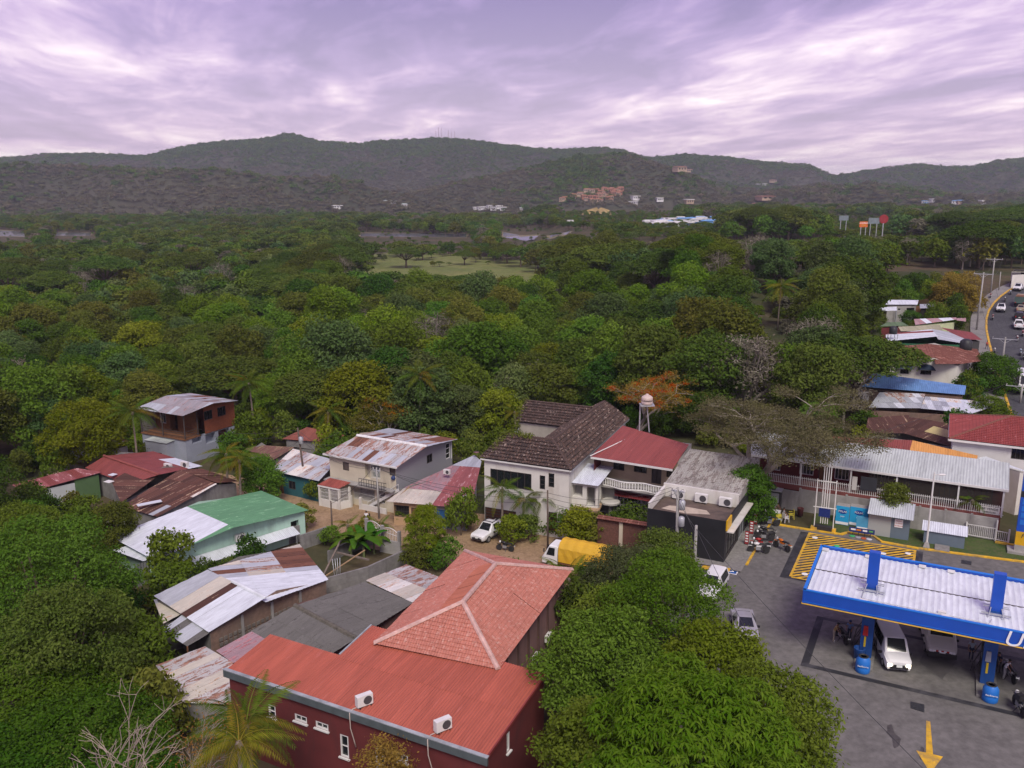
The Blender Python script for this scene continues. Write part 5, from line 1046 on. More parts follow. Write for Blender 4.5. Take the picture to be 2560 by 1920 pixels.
for p in (f[0],f[0].lerp(f[1],.5),f[1],f[1] + nb * 2.4): mb = MB(); mb.bar((p.x,p.y,3.4),(p.x,p.y,7.0),.14,.14); mb.build('balcony_post',m_frame,T)
mb = MB(); [mb.bar((f[0].x,f[0].y,z),(f[1].x,f[1].y,z),.06,.06) for z in (3.8,4.2,4.5)]; [mb.bar((f[1].x,f[1].y,z),(*(f[1] + nb * 2.6),z),.06,.06) for z in (3.8,4.2,4.5)]; mb.build('balcony_rail',m_frame,T)
a,b,c,e = P3(R1(1133,632),3.),P3(R1(1316,662),3.),P3(R1(1496,587),3.2),P3(R1(1335,556),3.2); T = house('grey_annex','small blue-grey annex with pale flat roof below the wooden house',[a,b,c,e],0,'annex'); roof(T,[a,b,c,e],SH('pale_green_sheet',(.42,.47,.44),rough=.6),1.2,.25,.02); shell(T,[a,b,c,e],-1.5,2.9,M('annex_wall',(.33,.36,.41),.85,.1,.6),{0: [dict(uz=(2.4,3.1,.4,1.4),nx=1)],1: [dict(uz=(3.6,4.6,.9,2.1),nx=2)]},.15)
a,b,c,e = P3(R1(465,745),2.9),P3(R1(565,797),2.9),P3(R1(1026,640),3.4),P3(R1(920,604),3.4)
T = house('long_shed','long low shed with rusty roof and one blue-grey sheet end',[a,b,c,e],-.5,'shed'); roof(T,[b,c,e,a],lambda i,j,n,m,r: m_galv if i < n * .45 else r.choice([m_rust,m_half,m_dkrust]),1.,.22,.03,None,seed=2); shell(T,[a,b,c,e],-1.5,2.7,m_block,{},.3)
g0,g1 = P3(R1(820,755),4.5),P3(R1(1258,906),4.5); b_,e_ = P3(R1(1600,838),3.2),P3(R1(1212,722),3.2); s0,s1 = P3(R1(672,852),3.2),P3(R1(1010,985),3.2)
T = house('red_roof_house','house with plain dark red ridged roof and white sheet edge',[s0,s1,b_,e_],0); roof(T,[s0,s1,g1,g0],m_dred,1.,.25,.02,None,jit=.003); roof(T,[b_,e_,g0,g1],lambda i,j,n,m,r: m_new if (j == 0 and i < n * .55) else m_dred,1.,.25,.02,2.2,jit=.003); ridge(T,g0 + Z1 * .04,g1 + Z1 * .04,M('red_ridge',(.22,.06,.05),.8),.14); shell(T,[s0,s1,b_,e_],-1,[3.05,[(0,3.05),(.5,4.3),(1,3.05)],3.05,[(0,3.05),(.5,4.3),(1,3.05)]],m_block,{},.35)
for px,k in ((R1(1330,868),'nearer the ridge'),(R1(1462,852),'toward the palms')): ac_unit(P3(px,3.45),DE1,'white air conditioner on the white sheets of the dark red roof, ' + k,1.3)
a,b,c,e = P3(R1(93,988),2.9),P3(R1(217,1047),2.9),P3(R1(806,887),3.4),P3(R1(610,850),3.4)
T = house('red_roof_shed','long shed with dull red sheet roof and half green, half white side wall',[a,b,c,e],0,'shed'); roof(T,[b,c,e,a],[m_redp,m_dred,m_redp],1.,.22,.03,None,seed=1); f = inset([a,b,c,e],.25); m_grw = M('green_wall',(.07,.13,.055),.85,.12,.8); mid = f[1].lerp(f[2],.64)
wall(T,f[1],mid,-1.5,2.75,M('pale_blue_wall',(.42,.45,.46),.85,.1,.7)); wall(T,mid,f[2],-1.5,3.1,m_grw); wall(T,f[0],f[1],-1.5,2.75,m_block); wall(T,f[2],f[3],-1.5,3.1,m_block); wall(T,f[3],f[0],-1.5,2.75,m_block)
g0,g1 = P3(R1(1420,868),4.3),P3(R1(1715,972),4.3); s0,s1 = P3(R1(955,1160),3.1),P3(R1(1245,1240),3.1)
T = house('rusted_brown_house','house with deep brown rusted sheet roof streaked with pale laps',[s0,s1,g1,g0],0)
m_lap = SH('brown_lap_sheet',(.105,.046,.034),(.30,.22,.15),.30,rough=.9,tone=.2,streak=.05)
roof(T,[s0,s1,g1,g0],lambda i,j,n,m,r: m_wstain if (i == n - 1 and j > 1) else (m_galv if (i == n - 2 and j == 0) else r.choice([m_lap,m_lap,m_dkrust])),.75,.2,.03,2.6,seed=4); b0,b1 = g0 + Vector((E2.x,E2.y,-.25)) * 3.5,g1 + Vector((E2.x,E2.y,-.25)) * 3.5; roof(T,[b1,b0,g0,g1],m_lap,.9,.2,.03,None); shell(T,[s0,s1,b1,b0],-1,[2.95,[(0,2.95),(.7,4.1),(1,3.2)],3.2,[(0,3.2),(.3,4.1),(1,2.95)]],m_block,{},.3)
a,b,c,e = P3(R1(880,955),3.5),P3(R1(955,1130),3.1),P3(R1(1262,908),4.1),P3(R1(1050,842),4.2); T = house('brown_side_roof','brown rusted roof slope with pale diagonal strip below the red roof',[a,b,c,e],0,'lean-to'); roof(T,[b,c,e,a],[m_dkrust,m_lap],.8,.2,.03,None); shell(T,[a,b,c,e],-1,3.,m_block,{},.3)
a,b,c,e = P3(R1(770,1290),2.4),P3(R1(890,1400),2.4),P3(R1(1025,1310),2.8),P3(R1(915,1215),2.8); T = house('grey_leaf_shed','grey sheet shed roof strewn with dry leaves under the left trees',[a,b,c,e],0,'shed'); roof(T,[a,b,c,e],SH('leafy_grey_sheet',(.22,.24,.26),(.10,.06,.035),.5,rough=.8),.9,.22,.03); shell(T,[a,b,c,e],-1,2.3,m_block,{},.2)
for px,w,mt,lb in ((R1(1180,1130),2.6,m_new,'narrow new sheet strip lying across the brown rusted roof'),(R1(890,905),.8,m_new,'small white sheet patch on the dark red roof edge'),(R1(860,960),1.0,m_trim,'small white framed hatch on the brown roof slope')):
 p = P3(px,3.75); mb = MB(); mb.box((p.x,p.y,p.z),(w,.75,.06),DE1 + RAD(63) if w > 2 else DE1); mb.uv = [(0,0)] * 8; tag(mb.build('roof_patch',mt),lb,'roof sheet')

# ================================================================ store, motel, houses on the right
# --- black convenience store
zt = 8.4; cR = Vector(P(R4(160,1260),4)); cR = Vector((cR.x,cR.y,0)); fl = P3(R3(1668,975),zt); u_ = (Vector((cR.x,cR.y)) - Vector((fl.x,fl.y))).dot(E1); LS = max(6.,u_); WS = 15.
def sp(u,v,z): p = Vector((cR.x,cR.y)) - E1 * (LS - u) + E2 * v; return Vector((p.x,p.y,z))
T = house('black_store','black shop building with flat dirty roof and yellow corner sign',[sp(0,0,0),sp(LS,0,0),sp(LS,WS,0),sp(0,WS,0)],4,'shop')
m_blackw = M('black_cladding',(.016,.017,.020),.55,.2,.8,spec=.4)
wall(T,sp(0,0,0),sp(LS,0,0),.5,8.3,m_blackw,[dict(px=(T3(484,276),T3(596,524)),k='door',pm=M('white_louvre',(.48,.52,.54),.6,.1,1.),nx=1,nz=14,fm=m_frame),dict(px=(T3(312,240),T3(405,520)),k='door',pm=M('grey_panel',(.14,.15,.16),.6),nx=1,nz=3)])
wall(T,sp(LS,0,0),sp(LS,WS,0),3.5,8.3,m_blackw,[dict(uz=(.8,5.6,4.3,7.0),nx=4,fw=.08),dict(uz=(6.0,8.2,4.1,6.9),nx=2,fm=m_steel),dict(uz=(8.6,13.8,4.3,7.0),nx=4)]); wall(T,sp(LS,WS,0),sp(0,WS,0),.5,8.3,m_blackw); wall(T,sp(0,WS,0),sp(0,0,0),.5,8.3,m_grey)
m_flat = M('dirty_flat_roof',(.115,.085,.068),.95,.3,.5,dirt=(.055,.045,.04),dirt_amt=.5)
mb = MB(); p = sp(LS / 2,2.6,7.85); mb.box(tuple(p),(LS - .3,4.9,.12),DE1); mb.build('flat_roof',m_flat,T)
mb = MB(); q = (sp(.9,1.5,7.93),sp(3.4,1.2,7.93),sp(5.6,2.,7.93),sp(5.0,2.9,7.93),sp(3.,3.,7.93),sp(1.4,2.6,7.93)); mb.add([tuple(x) for x in q],[tuple(range(6))]); mb.build('roof_tarpaulin',M('pale_tarp',(.42,.36,.28),.9,.2,1.5),T)
mb = MB(); mb.bar(sp(0,5.2,8.5),sp(LS,5.2,8.5),.25,1.5); mb.bar(sp(.12,.2,8.4),sp(.12,5.2,8.6),.25,.8); mb.build('parapet',m_white,T)
for i,u in enumerate((1.7,4.0,6.4,8.0)):
 if u < LS - .4: p = sp(u,4.7,7.95); ac_unit(tuple(p),DE1,'white air conditioner in the row along the white parapet of the black shop',1.45 if i < 3 else 1.1,'air conditioners on the shop roof')
rp = [sp(0,5.3,9.0),sp(LS + .1,5.3,9.0),sp(LS + .1,WS - .2,10.2),sp(0,WS - .2,10.2)]; roof(T,rp,SH('bleached_tile',(.40,.39,.36),(.12,.105,.095),.62,rough=.95),1.6,.24,.05,None,.4,shape='sin',name='roof_tile_strip'); mb = MB(); mb.add([tuple(sp(LS,5.3,8.3)),tuple(sp(LS,WS,8.3)),tuple(sp(LS,WS,10.1)),tuple(sp(LS,5.3,8.95))],[(0,1,2,3)]); mb.add([tuple(sp(0,5.3,8.3)),tuple(sp(0,WS,8.3)),tuple(sp(0,WS,10.1)),tuple(sp(0,5.3,8.95))],[(0,1,2,3)]); mb.build('gable_wall',m_grey,T)
mb = MB(); mb.bar(sp(LS + .35,.3,7.15),sp(LS + .35,9,7.15),.7,.12); mb.build('canopy',m_white,T); mb = MB(); mb.bar(sp(LS + .08,.1,7.8),sp(LS + .08,1.9,7.8),.14,1.0); mb.build('sign_panel',M('yellow_sign',(.62,.36,.01),.4,.08,1.),T)
mb = MB(); mb.bar(sp(LS + .08,2.1,7.8),sp(LS + .08,9.,7.8),.1,.9); mb.build('sign_band',m_blackw,T)
drape('shop_pavement',[tuple(sp(-1,-1.3,0).xy),tuple(sp(LS + 1.9,-1.3,0).xy),tuple(sp(LS + 1.9,WS,0).xy),tuple(sp(LS,WS,0).xy),tuple(sp(LS,0,0).xy),tuple(sp(-1,0,0).xy)],m_walk,.22,2)
strip('shop_kerb',[sp(LS + 2.0,.6,0),sp(LS + 2.0,WS - 1,0)],.22,.24,m_yel); strip('shop_kerb',[sp(LS - 6.5,-1.6,0),sp(LS + .9,-1.6,0)],1.1,.26,m_yel)
# wheelchair mark painted on the concrete
wc = Vector(P(T3(1040,665),4.1)); mk = thing('wheelchair_marking','blue and white wheelchair symbol painted on the concrete','road marking',(wc.x,wc.y,4.115)); m_pb = M('marking_blue',(.02,.10,.32),.7,.15,2.)
def mark(pts,z,mat,nm): mb = MB(); mb.add([(wc.x + E1.x * u + E2.x * v,wc.y + E1.y * u + E2.y * v,z) for u,v in pts],[tuple(range(len(pts)))]); mb.build(nm,mat,mk)
mark([(-.75,-.85),(.75,-.85),(.75,.85),(-.75,.85)],4.115,m_wht,'white_border'); mark([(-.65,-.75),(.65,-.75),(.65,.75),(-.65,.75)],4.119,m_pb,'blue_field')
ri = [(.32 * math.cos(t),-.2 + .32 * math.sin(t)) for t in np.linspace(RAD(150),RAD(390),14)]; ri += [(.2 * math.cos(t),-.2 + .2 * math.sin(t)) for t in np.linspace(RAD(390),RAD(150),14)]
for i in range(13): mark([ri[i],ri[i + 1],ri[26 - i],ri[27 - i]],4.123,m_wht,'symbol_wheel')
mark([(-.15,.0),(-.02,.0),(-.02,.42),(-.15,.42)],4.124,m_wht,'symbol_body'); mark([(-.15,-.02),(.3,-.02),(.42,-.4),(.3,-.4),(.2,-.12),(-.15,-.12)],4.125,m_wht,'symbol_leg'); mark([(.1 * math.cos(t) - .08,.55 + .1 * math.sin(t)) for t in np.linspace(0,6.0,10)],4.126,m_wht,'symbol_head')
# --- motel with grey roof
ze = 9.2; b = P3(R4(2110,752),ze); a0 = P3(R4(830,575),ze); d = (b - a0).normalized(); nn = Vector((-d.y,d.x,0)); a = a0 - d * 8.; L = (b - a).length
def mo(u,v,z): p = a + d * u + nn * v; return Vector((p.x,p.y,z))
T = house('motel','long maroon two-storey lodging with pale grey ribbed roof and white picket balcony',[mo(0,0,0),mo(L,0,0),mo(L,9,0),mo(0,9,0)],4,'building'); VW = 4.6
roof(T,[mo(0,0,ze),mo(L,0,ze),mo(L,VW,ze + 1.5),mo(0,VW,ze + 1.5)],m_mgrey,1.05,.3,.05,None,jit=.003); roof(T,[mo(L,9,ze),mo(0,9,ze),mo(0,VW,ze + 1.5),mo(L,VW,ze + 1.5)],m_mgrey,1.05,.3,.05,None,jit=.003); edge(T,mo(0,-.05,ze - .08),mo(L,-.05,ze - .08),.14,.22,m_trim,'gutter')
dk = dict(fm=m_trim); wall(T,mo(.3,2.1,0),mo(L - .3,2.1,0),3.5,ze + .5,m_maroon,[dict(uz=(L * t,L * t + 1.5,6.9 + .2,8.5),nx=4,**dk) for t in (.06,.2,.345,.50)] + [dict(uz=(L * t,L * t + 1.,6.5,8.5),k='door',pm=m_wood) for t in (.28,.60,.75,.9)] + [dict(uz=(L * t,L * t + 1.6,4.2,5.6),k='bars',fm=m_iron,depth=.4) for t in (.32,.46,.58,.7,.84)])
for p_,q_ in ((mo(L - .3,2.1,0),mo(L - .3,8.8,0)),(mo(L - .3,8.8,0),mo(.3,8.8,0)),(mo(.3,8.8,0),mo(.3,2.1,0))): wall(T,p_,q_,3.5,ze + .3,m_maroon)
mb = MB(); mb.box(tuple(mo(L / 2 - .2,1.0,6.15)),(L - .5,2.2,.55),math.atan2(d.y,d.x)); mb.build('balcony_slab',M('maroon_slab',(.20,.062,.055),.8,.15,.8),T)
for i,t in enumerate((.02,.23,.43,.605,.83,.985)): mb = MB(); mb.box(tuple(mo(L * t,.1,7.75)),(.16,.16,3.),math.atan2(d.y,d.x)); mb.build('balcony_column',m_trim,T)
npk = int(L / .2)
for i in range(npk): mb = MB(); u = .25 + i * (L - .5) / npk; mb.bar(mo(u,.02,6.35),mo(u,.02,7.45),.045,.045); mb.build('picket',m_trim,T)
mb = MB(); mb.bar(mo(.2,.02,7.3),mo(L - .2,.02,7.3),.05,.04); mb.bar(mo(.2,.02,6.5),mo(L - .2,.02,6.5),.05,.04); mb.build('balcony_rail',m_trim,T)
m_scr,nt_,out_ = _new('shade_cloth'); bs = N_(nt_,'ShaderNodeBsdfDiffuse'); bs.inputs[0].default_value = (.045,.042,.038,1); tr_ = N_(nt_,'ShaderNodeBsdfTransparent'); mx_ = N_(nt_,'ShaderNodeMixShader'); mx_.inputs[0].default_value = .72; nt_.links.new(tr_.outputs[0],mx_.inputs[1]); nt_.links.new(bs.outputs[0],mx_.inputs[2]); nt_.links.new(mx_.outputs[0],out_.inputs[0])
for t0,t1 in ((.50,.602),(.61,.827),(.833,.982)): mb = MB(); mb.add([tuple(mo(L * t0,.2,6.9)),tuple(mo(L * t1,.2,6.9)),tuple(mo(L * t1,.2,9.0)),tuple(mo(L * t0,.2,9.0))],[(0,1,2,3)]); mb.build('shade_screen',m_scr,T)
for t,w,mt,nm in ((.437,.5,m_white,'hanging_towel'),(.47,1.6,M('dark_cloth',(.035,.037,.045),.9),'hanging_cloth')): mb = MB(); mb.box(tuple(mo(L * t + w / 2,-.05,7.6 if w < 1 else 7.75)),(w,.05,1.5),math.atan2(d.y,d.x)); o = mb.build(nm,mt); tag(o,'white towel hung over the picket balcony' if w < 1 else 'dark cloth hung over the picket balcony','cloth')
sg = thing('sale_sign','white for-sale sign tied to the end of the picket balcony','sign',tuple(mo(L * .945,-.1,6.7))); q0 = mo(L * .945,-.08,6.85); mb = MB(); mb.box(tuple(q0),(1.7,.04,.75),math.atan2(d.y,d.x)); mb.build('board',m_white,sg); text(sg,'SE VENDE',tuple(q0 + Vector((d.y,-d.x,0)) * .04 + Z1 * .15),math.atan2(d.y,d.x),.33,m_iron); text(sg,'84035240',tuple(q0 + Vector((d.y,-d.x,0)) * .04 - Z1 * .19),math.atan2(d.y,d.x),.26,m_iron)
# grey perimeter wall in panels
w0,w1 = mo(1.5,-1.5,0),mo(L - .6,-1.0,0); T = thing('perimeter_wall','grey precast perimeter wall behind the blue freezers','wall',(w0.x,w0.y,4)); npn = 10
for i in range(npn):
 p,q = w0.lerp(w1,i / npn),w0.lerp(w1,(i + 1) / npn); c = (p + q) / 2; hh = 2.5 - .05 * (i % 2) - (.25 if i in (0,1) else 0); mb = MB(); mb.box((c.x,c.y,3.8 + hh / 2),((q - p).length - .03,.14,hh + .4),math.atan2(d.y,d.x)); mb.build('wall_panel',m_grey,T); mb = MB(); mb.box((p.x,p.y,3.85 + hh / 2),(.22,.24,hh + .55),math.atan2(d.y,d.x)); mb.build('wall_post',m_grey,T)
# --- red and orange roof behind the motel
def simple(name,label,faces,wallm,zw,cat='house',z0=None,o=.3,ops={},rest=()):
 """house from traced roof faces: faces = [(pts, mats, kw)], first two points the eave; walls under the outline given"""
 F3 = [([P3(p,z) for p,z in pts],mt,kw) for pts,mt,kw in faces]; out = rest and [P3(p,z) for p,z in rest] or F3[0][0]
 c = sum((p for p in out),Vector((0,0,0))) / len(out); zg_ = G(c.x,c.y) if z0 is None else z0; T = house(name,label,out,zg_,cat)
 for pts,mt,kw in F3: roof(T,pts,mt,**{**dict(sheet=1.,period=.26,amp=.03,rows=None),**kw})
 shell(T,out,zg_ - 1.2,zw,wallm,ops,o); return T
D = {}
simple('red_orange_roof_house','house behind the lodging with half red, half orange sheet roof',[([(R4(900,415),9.6),(R4(1432,480),9.6),(R4(1450,412),10.4),(R4(900,360),10.4)],m_dred,D),([(R4(1432,482),9.6),(R4(1890,546),9.3),(R4(1898,500),9.9),(R4(1450,412),10.4)],m_orng,D)],m_cream,9.2,rest=[(R4(900,415),9.5),(R4(1890,546),9.5),(R4(1898,500),10.),(R4(900,360),10.)])
simple('white_strip_roof','narrow white sheet roof between the lodging and the red tiled house',[([(R4(1900,540),9.0),(R4(2215,625),9.0),(R4(2225,600),9.4),(R4(1905,505),9.4)],m_new,D)],m_white,8.8,'shed')
# --- rusty houses
simple('dark_rust_house','house under dark brown rusted roof with yellow flaking ridge',[([(Q2(450,812),8.2),(Q2(880,812),8.2),(Q2(945,610),9.4),(Q2(490,625),9.4)],m_dkrust,dict(rows=2.4)),([(Q2(880,812),8.2),(Q2(1428,965),8.0),(Q2(1372,700),9.2),(Q2(945,610),9.4)],lambda i,j,n,m,r: (m_galv if i == n - 1 and j else (SH('yellow_sheet',(.42,.36,.16),(.2,.12,.06),.3,rough=.8) if (j == 1 and i > n * .4) else m_dkrust)),dict(rows=2.2))],m_grey,7.9,rest=[(Q2(450,812),8.),(Q2(1428,965),8.),(Q2(1372,700),8.8),(Q2(490,625),8.8)])
# --- red tiled hip-roof house
ze = 11.0; fl,bl = P3(Q2(1380,872),ze),P3(Q2(1338,600),ze); fr = fl + Vector((E1.x,E1.y,0)) * 15; wv = Vector((E2.x,E2.y,0)) * (bl - fl).length; br,bl = fr + wv,fl + wv; hw_ = (bl - fl).length / 2; k0 = (fl + bl) / 2 + Vector((E1.x,E1.y,0)) * hw_ + Z1 * 1.9; k1 = (fr + br) / 2 - Vector((E1.x,E1.y,0)) * hw_ + Z1 * 1.9
T = house('red_tile_house','white house with red tile hip roof beside the road',[fl,fr,br,bl],4.6); m_rtile = SH('red_tile',(.25,.055,.048),(.40,.22,.22),.18,rough=.6,tone=.05); kw = dict(sheet=1.8,period=.24,amp=.05,course=.36,shape='sin')
roof(T,[fl,fr,k1,k0],m_rtile,**kw); roof(T,[bl,fl,k0],m_rtile,**kw); roof(T,[br,bl,k0,k1],m_rtile,**kw); roof(T,[fr,br,k1],m_rtile,**kw)
for p,q in ((fl,k0),(bl,k0),(k0,k1)): ridge(T,p + Z1 * .06,q + Z1 * .06,m_brnt,.15)
edge(T,fl - Z1 * .12,fr - Z1 * .12,.14,.22,m_trim,'fascia'); edge(T,bl - Z1 * .12,fl - Z1 * .12,.14,.22,m_trim,'fascia'); shell(T,[fl,fr,br,bl],3.,ze - .15,M('cool_white_wall',(.60,.60,.58),.85,.08,.5,dirt=(.4,.38,.34),dirt_amt=.2),{0: [dict(px=(Q2(2080,968),Q2(2215,1108)),nx=3)]},.45)
# --- blue roof, patch roofs, brown roof, small houses up the road
simple('blue_roof_house','brick house with blue sheet roof and white balcony rail',[([(Q2(410,296),10.3),(Q2(1556,386),10.2),(Q2(1575,262),11.2),(Q2(388,124),11.5)],m_blue,dict(rows=3.))],m_brick,9.9,ops={0: [dict(px=(Q2(595,318),Q2(672,362)),nx=2),dict(px=(Q2(780,322),Q2(855,345)),nx=2)]})
p = P3(Q2(360,300),9.4); T = thing('side_balcony','white railed balcony on the end of the blue roof house','balcony',tuple(p)); q = P3(Q2(490,440),9.4); r_ = P3(Q2(415,440),9.4); mb = MB(); mb.prism([p.xy,r_.xy,q.xy,(P3(Q2(470,320),9.4)).xy],9.2,9.4); mb.build('slab',m_trim,T)
for i in range(9): s_ = p.lerp(r_,i / 8); mb = MB(); mb.bar(s_,s_ + Z1 * 1.1,.05,.05); mb.build('rail_bar',m_trim,T)
for i in range(4): s_ = r_.lerp(q,i / 3); mb = MB(); mb.bar(s_,s_ + Z1 * 1.1,.05,.05); mb.build('rail_bar',m_trim,T)
mb = MB(); mb.bar(p + Z1 * 1.1,r_ + Z1 * 1.1,.07,.07); mb.bar(r_ + Z1 * 1.1,q + Z1 * 1.1,.07,.07); mb.build('top_rail',m_trim,T); mb = MB(); [mb.bar((s_.x,s_.y,4),(s_.x,s_.y,9.2),.16,.16) for s_ in (r_,q)]; mb.build('post',m_grey,T)
simple('patch_roof_house','long house with grey and pale blue patched sheet roof below the blue roof',[([(Q2(495,528),9.6),(Q2(1068,535),9.6),(Q2(1122,370),10.4),(Q2(615,358),10.4)],lambda i,j,n,m,r: m_galv if i < n * .4 else r.choice([m_half,m_new,m_galv]),dict(rows=2.)),([(Q2(1068,537),9.6),(Q2(1640,592),9.4),(Q2(1935,530),9.2),(Q2(1890,470),9.7),(Q2(1122,370),10.4)],[m_new,m_new,m_galv,m_wstain],dict(rows=2.4))],m_brick,9.1,rest=[(Q2(495,528),9.5),(Q2(1640,592),9.5),(Q2(1890,470),9.6),(Q2(615,358),10.)])
wl_,wr_,wt = 11.8,11.8,13.2; kw = dict(sheet=1.4,period=.26,amp=.05,course=.4,shape='sin')
simple('brown_roof_house','white house with brown tile roof and two dark arched awnings',[([(Q1(655,1100),wl_),(Q1(668,1256),wl_),(Q1(1240,1216),wt),(Q1(1170,1064),wt)],m_brnt,kw),([(Q1(1505,1288),wr_),(Q1(1755,1250),wr_ - .2),(Q1(1690,1148),wr_),(Q1(1170,1064),wt),(Q1(1240,1216),wt)],m_brnt,kw)],m_white,[[(0,wl_ - .2),(.55,wt - .2),(1,wr_ - .3)],wr_ - .3,[(0,wr_ - .3),(.45,wt - .2),(1,wl_ - .2)],wl_ - .2],rest=[(Q1(668,1256),wl_),(Q1(1505,1288),wr_),(Q1(1690,1148),wr_),(Q1(655,1100),wl_)],ops={0: [dict(px=(Q1(848,1315),Q1(935,1392)),nx=3,fm=m_iron),dict(px=(Q1(1070,1330),Q1(1182,1402)),nx=4,fm=m_iron)]})
T = thing('window_awning','x','awning',local=True,group='arched awnings on the brown roof house'); mb = MB(); n_ = 10; rg = []
for k in range(6): t = k / 5 * math.pi / 2; rg.append([(1.15 * math.cos(math.pi * j / n_),-1.0 * math.sin(t) if 0 < j < n_ or True else 0,.75 * math.sin(math.pi * j / n_) * math.cos(t)) for j in range(n_ + 1)])
mb.loft(rg,cap=False); mb.build('canopy',M('dark_blue_canvas',(.012,.03,.06),.7),T,True); mb = MB(); mb.tube([(-1.15,0,0),(-1.15,-1,0),(1.15,-1,0),(1.15,0,0)],.03,5); mb.build('awning_frame',m_iron,T)
fa,fb = P3(Q1(668,1256),wl_),P3(Q1(1505,1288),wr_); an_ = math.atan2((fb - fa).y,(fb - fa).x)
for k,px in enumerate((Q1(890,1312),Q1(1130,1325))):
 t = T if k == 0 else copy_tree(T); dd = (fb - fa).normalized(); r3 = ray(px); n2 = Vector((dd.y,-dd.x,0)); a_ = fa - n2 * .3; tt = (n2.x * a_.x + n2.y * a_.y) / (n2.x * r3[0] + n2.y * r3[1]); place(t,(r3[0] * tt,r3[1] * tt,CAMZ + r3[2] * tt - .2),an_,1.05,'dark arched canvas awning over the window ' + ('nearer the trees' if k == 0 else 'nearer the road') + ' on the white wall')
simple('green_wall_house','house with white sheet roof, green side wall and brown patched slope',[([(Q1(682,955),12.3),(Q1(690,1032),12.3),(Q1(1262,978),13.3),(Q1(1185,895),13.3)],lambda i,j,n,m,r: [m_new,m_dred,m_new][min(2,i)] if j == 0 else m_new,dict(sheet=2.)),([(Q1(1530,1056),12.2),(Q1(1575,1012),12.2),(Q1(1480,960),12.3),(Q1(1185,895),13.3),(Q1(1265,982),13.3)],m_galv,D)],M('green_paint_wall',(.02,.12,.055),.8,.12,.7),12.,rest=[(Q1(690,1032),12.3),(Q1(1530,1056),12.3),(Q1(1480,960),12.3),(Q1(682,955),12.3)])
simple('roadside_red_shop','roadside building with dark red sheet roof',[([(Q1(1555,1012),12.2),(Q1(1752,1018),12.2),(Q1(1640,912),13.2),(Q1(1290,880),13.2)],m_dred,D)],M('dark_shop_wall',(.05,.05,.052),.8),11.9,'shop')
simple('pale_roof_house','house with plain pale olive sheet roof',[([(Q1(850,922),12.8),(Q1(1312,915),12.8),(Q1(1280,850),13.5),(Q1(820,862),13.5)],SH('olive_pale_sheet',(.30,.29,.2),rough=.8),D)],m_grey,12.5); simple('pink_sheet_house','pale green house with pinkish white sheet roof',[([(Q1(1010,852),13.2),(Q1(1466,792),13.6),(Q1(1466,740),14.4),(Q1(995,786),14.)],[m_pink,m_new,m_pink],dict(sheet=1.5)),([(Q1(1466,800),13.6),(Q1(1568,815),13.0),(Q1(1570,772),13.2),(Q1(1470,740),14.4)],m_pink,D)],M('pale_lime_wall',(.42,.47,.28),.85),13.)
simple('green_sheet_roof','dull green low roof among the roadside houses',[([(Q1(615,868),13.0),(Q1(935,860),13.0),(Q1(860,818),13.5),(Q1(700,822),13.5)],SH('dull_green_sheet',(.10,.15,.085),rough=.8),D)],m_maroon,12.7)
simple('block_house','unfinished grey block house with white sheet roof',[([(Q1(678,626),14.6),(Q1(1032,627),14.6),(Q1(1048,575),15.3),(Q1(722,573),15.3)],m_new,D)],m_grey,14.4,ops={0: [dict(px=(Q1(815,662),Q1(848,696)),nx=2,fm=m_trim),dict(px=(Q1(915,662),Q1(992,748)),k='open',depth=.8)]}); simple('thatched_hut','hut with brown thatch behind the grey block house',[([(Q1(960,622),14.4),(Q1(1165,622),14.4),(Q1(1150,556),15.8),(Q1(785,548),15.8)],SH('thatch',(.20,.13,.065),(.12,.08,.04),.4,rough=1.),D)],m_wood,14.)
T = simple('open_canopy','open canopy with long white roof on thin posts',[([(Q1(450,704),14.0),(Q1(806,692),14.0),(Q1(802,650),14.5),(Q1(458,664),14.5)],m_new,D)],m_dark,8.2,'canopy'); pt4 = [P3(Q1(x,y),14) for x,y in ((455,704),(803,692),(800,660),(460,672))]; mb = MB(); [mb.bar((p.x,p.y,7),(p.x,p.y,14),.15,.15) for p in pt4]; mb.build('post',m_steel,T)
simple('small_grey_roof','small lean-to with grey sheet roof beside the thatched hut',[([(Q1(1060,668),14.2),(Q1(1242,668),14.2),(Q1(1205,620),14.7),(Q1(1058,620),14.7)],m_galv,D)],m_dark,13.8,'lean-to')
yb = PG((2556,706))[1]; zb_ = PY((2533,677),yb)[2]; simple('far_white_building','white two-storey building at the bend of the road',[([(T4(612,172),zb_),(T4(800,176),zb_),(T4(800,146),zb_ + 1.2),(T4(625,152),zb_ + 1.2)],m_new,D)],m_white,zb_ - .2,'building',ops={0: [dict(px=(T4(705,188),T4(737,218)),nx=2)]})
for px,z,lb in ((Q1(768,900),14.2,'black water tank on a roof stand among the roadside houses'),(Q1(1570,1080),13.0,'big black water tank beside the dark red roadside roof')):
 p = P3(px,z); T = thing('black_water_tank',lb,'water tank',tuple(p)); s = 1. if z < 14 else .7; mb = MB(); mb.lathe([(.9 * s,0),(.95 * s,.1),(.95 * s,1.5 * s),(.6 * s,1.85 * s),(.3 * s,1.95 * s)],tuple(p - Z1 * .8),14); mb.build('tank',M('black_plastic',(.02,.022,.024),.5),T,True); mb = MB(); [mb.bar((p.x + i * .6,p.y + j * .6,G(p.x,p.y) - .5),(p.x + i * .6,p.y + j * .6,p.z - .8),.1,.1) for i in (-1,1) for j in (-1,1)]; mb.build('stand',m_steel,T)

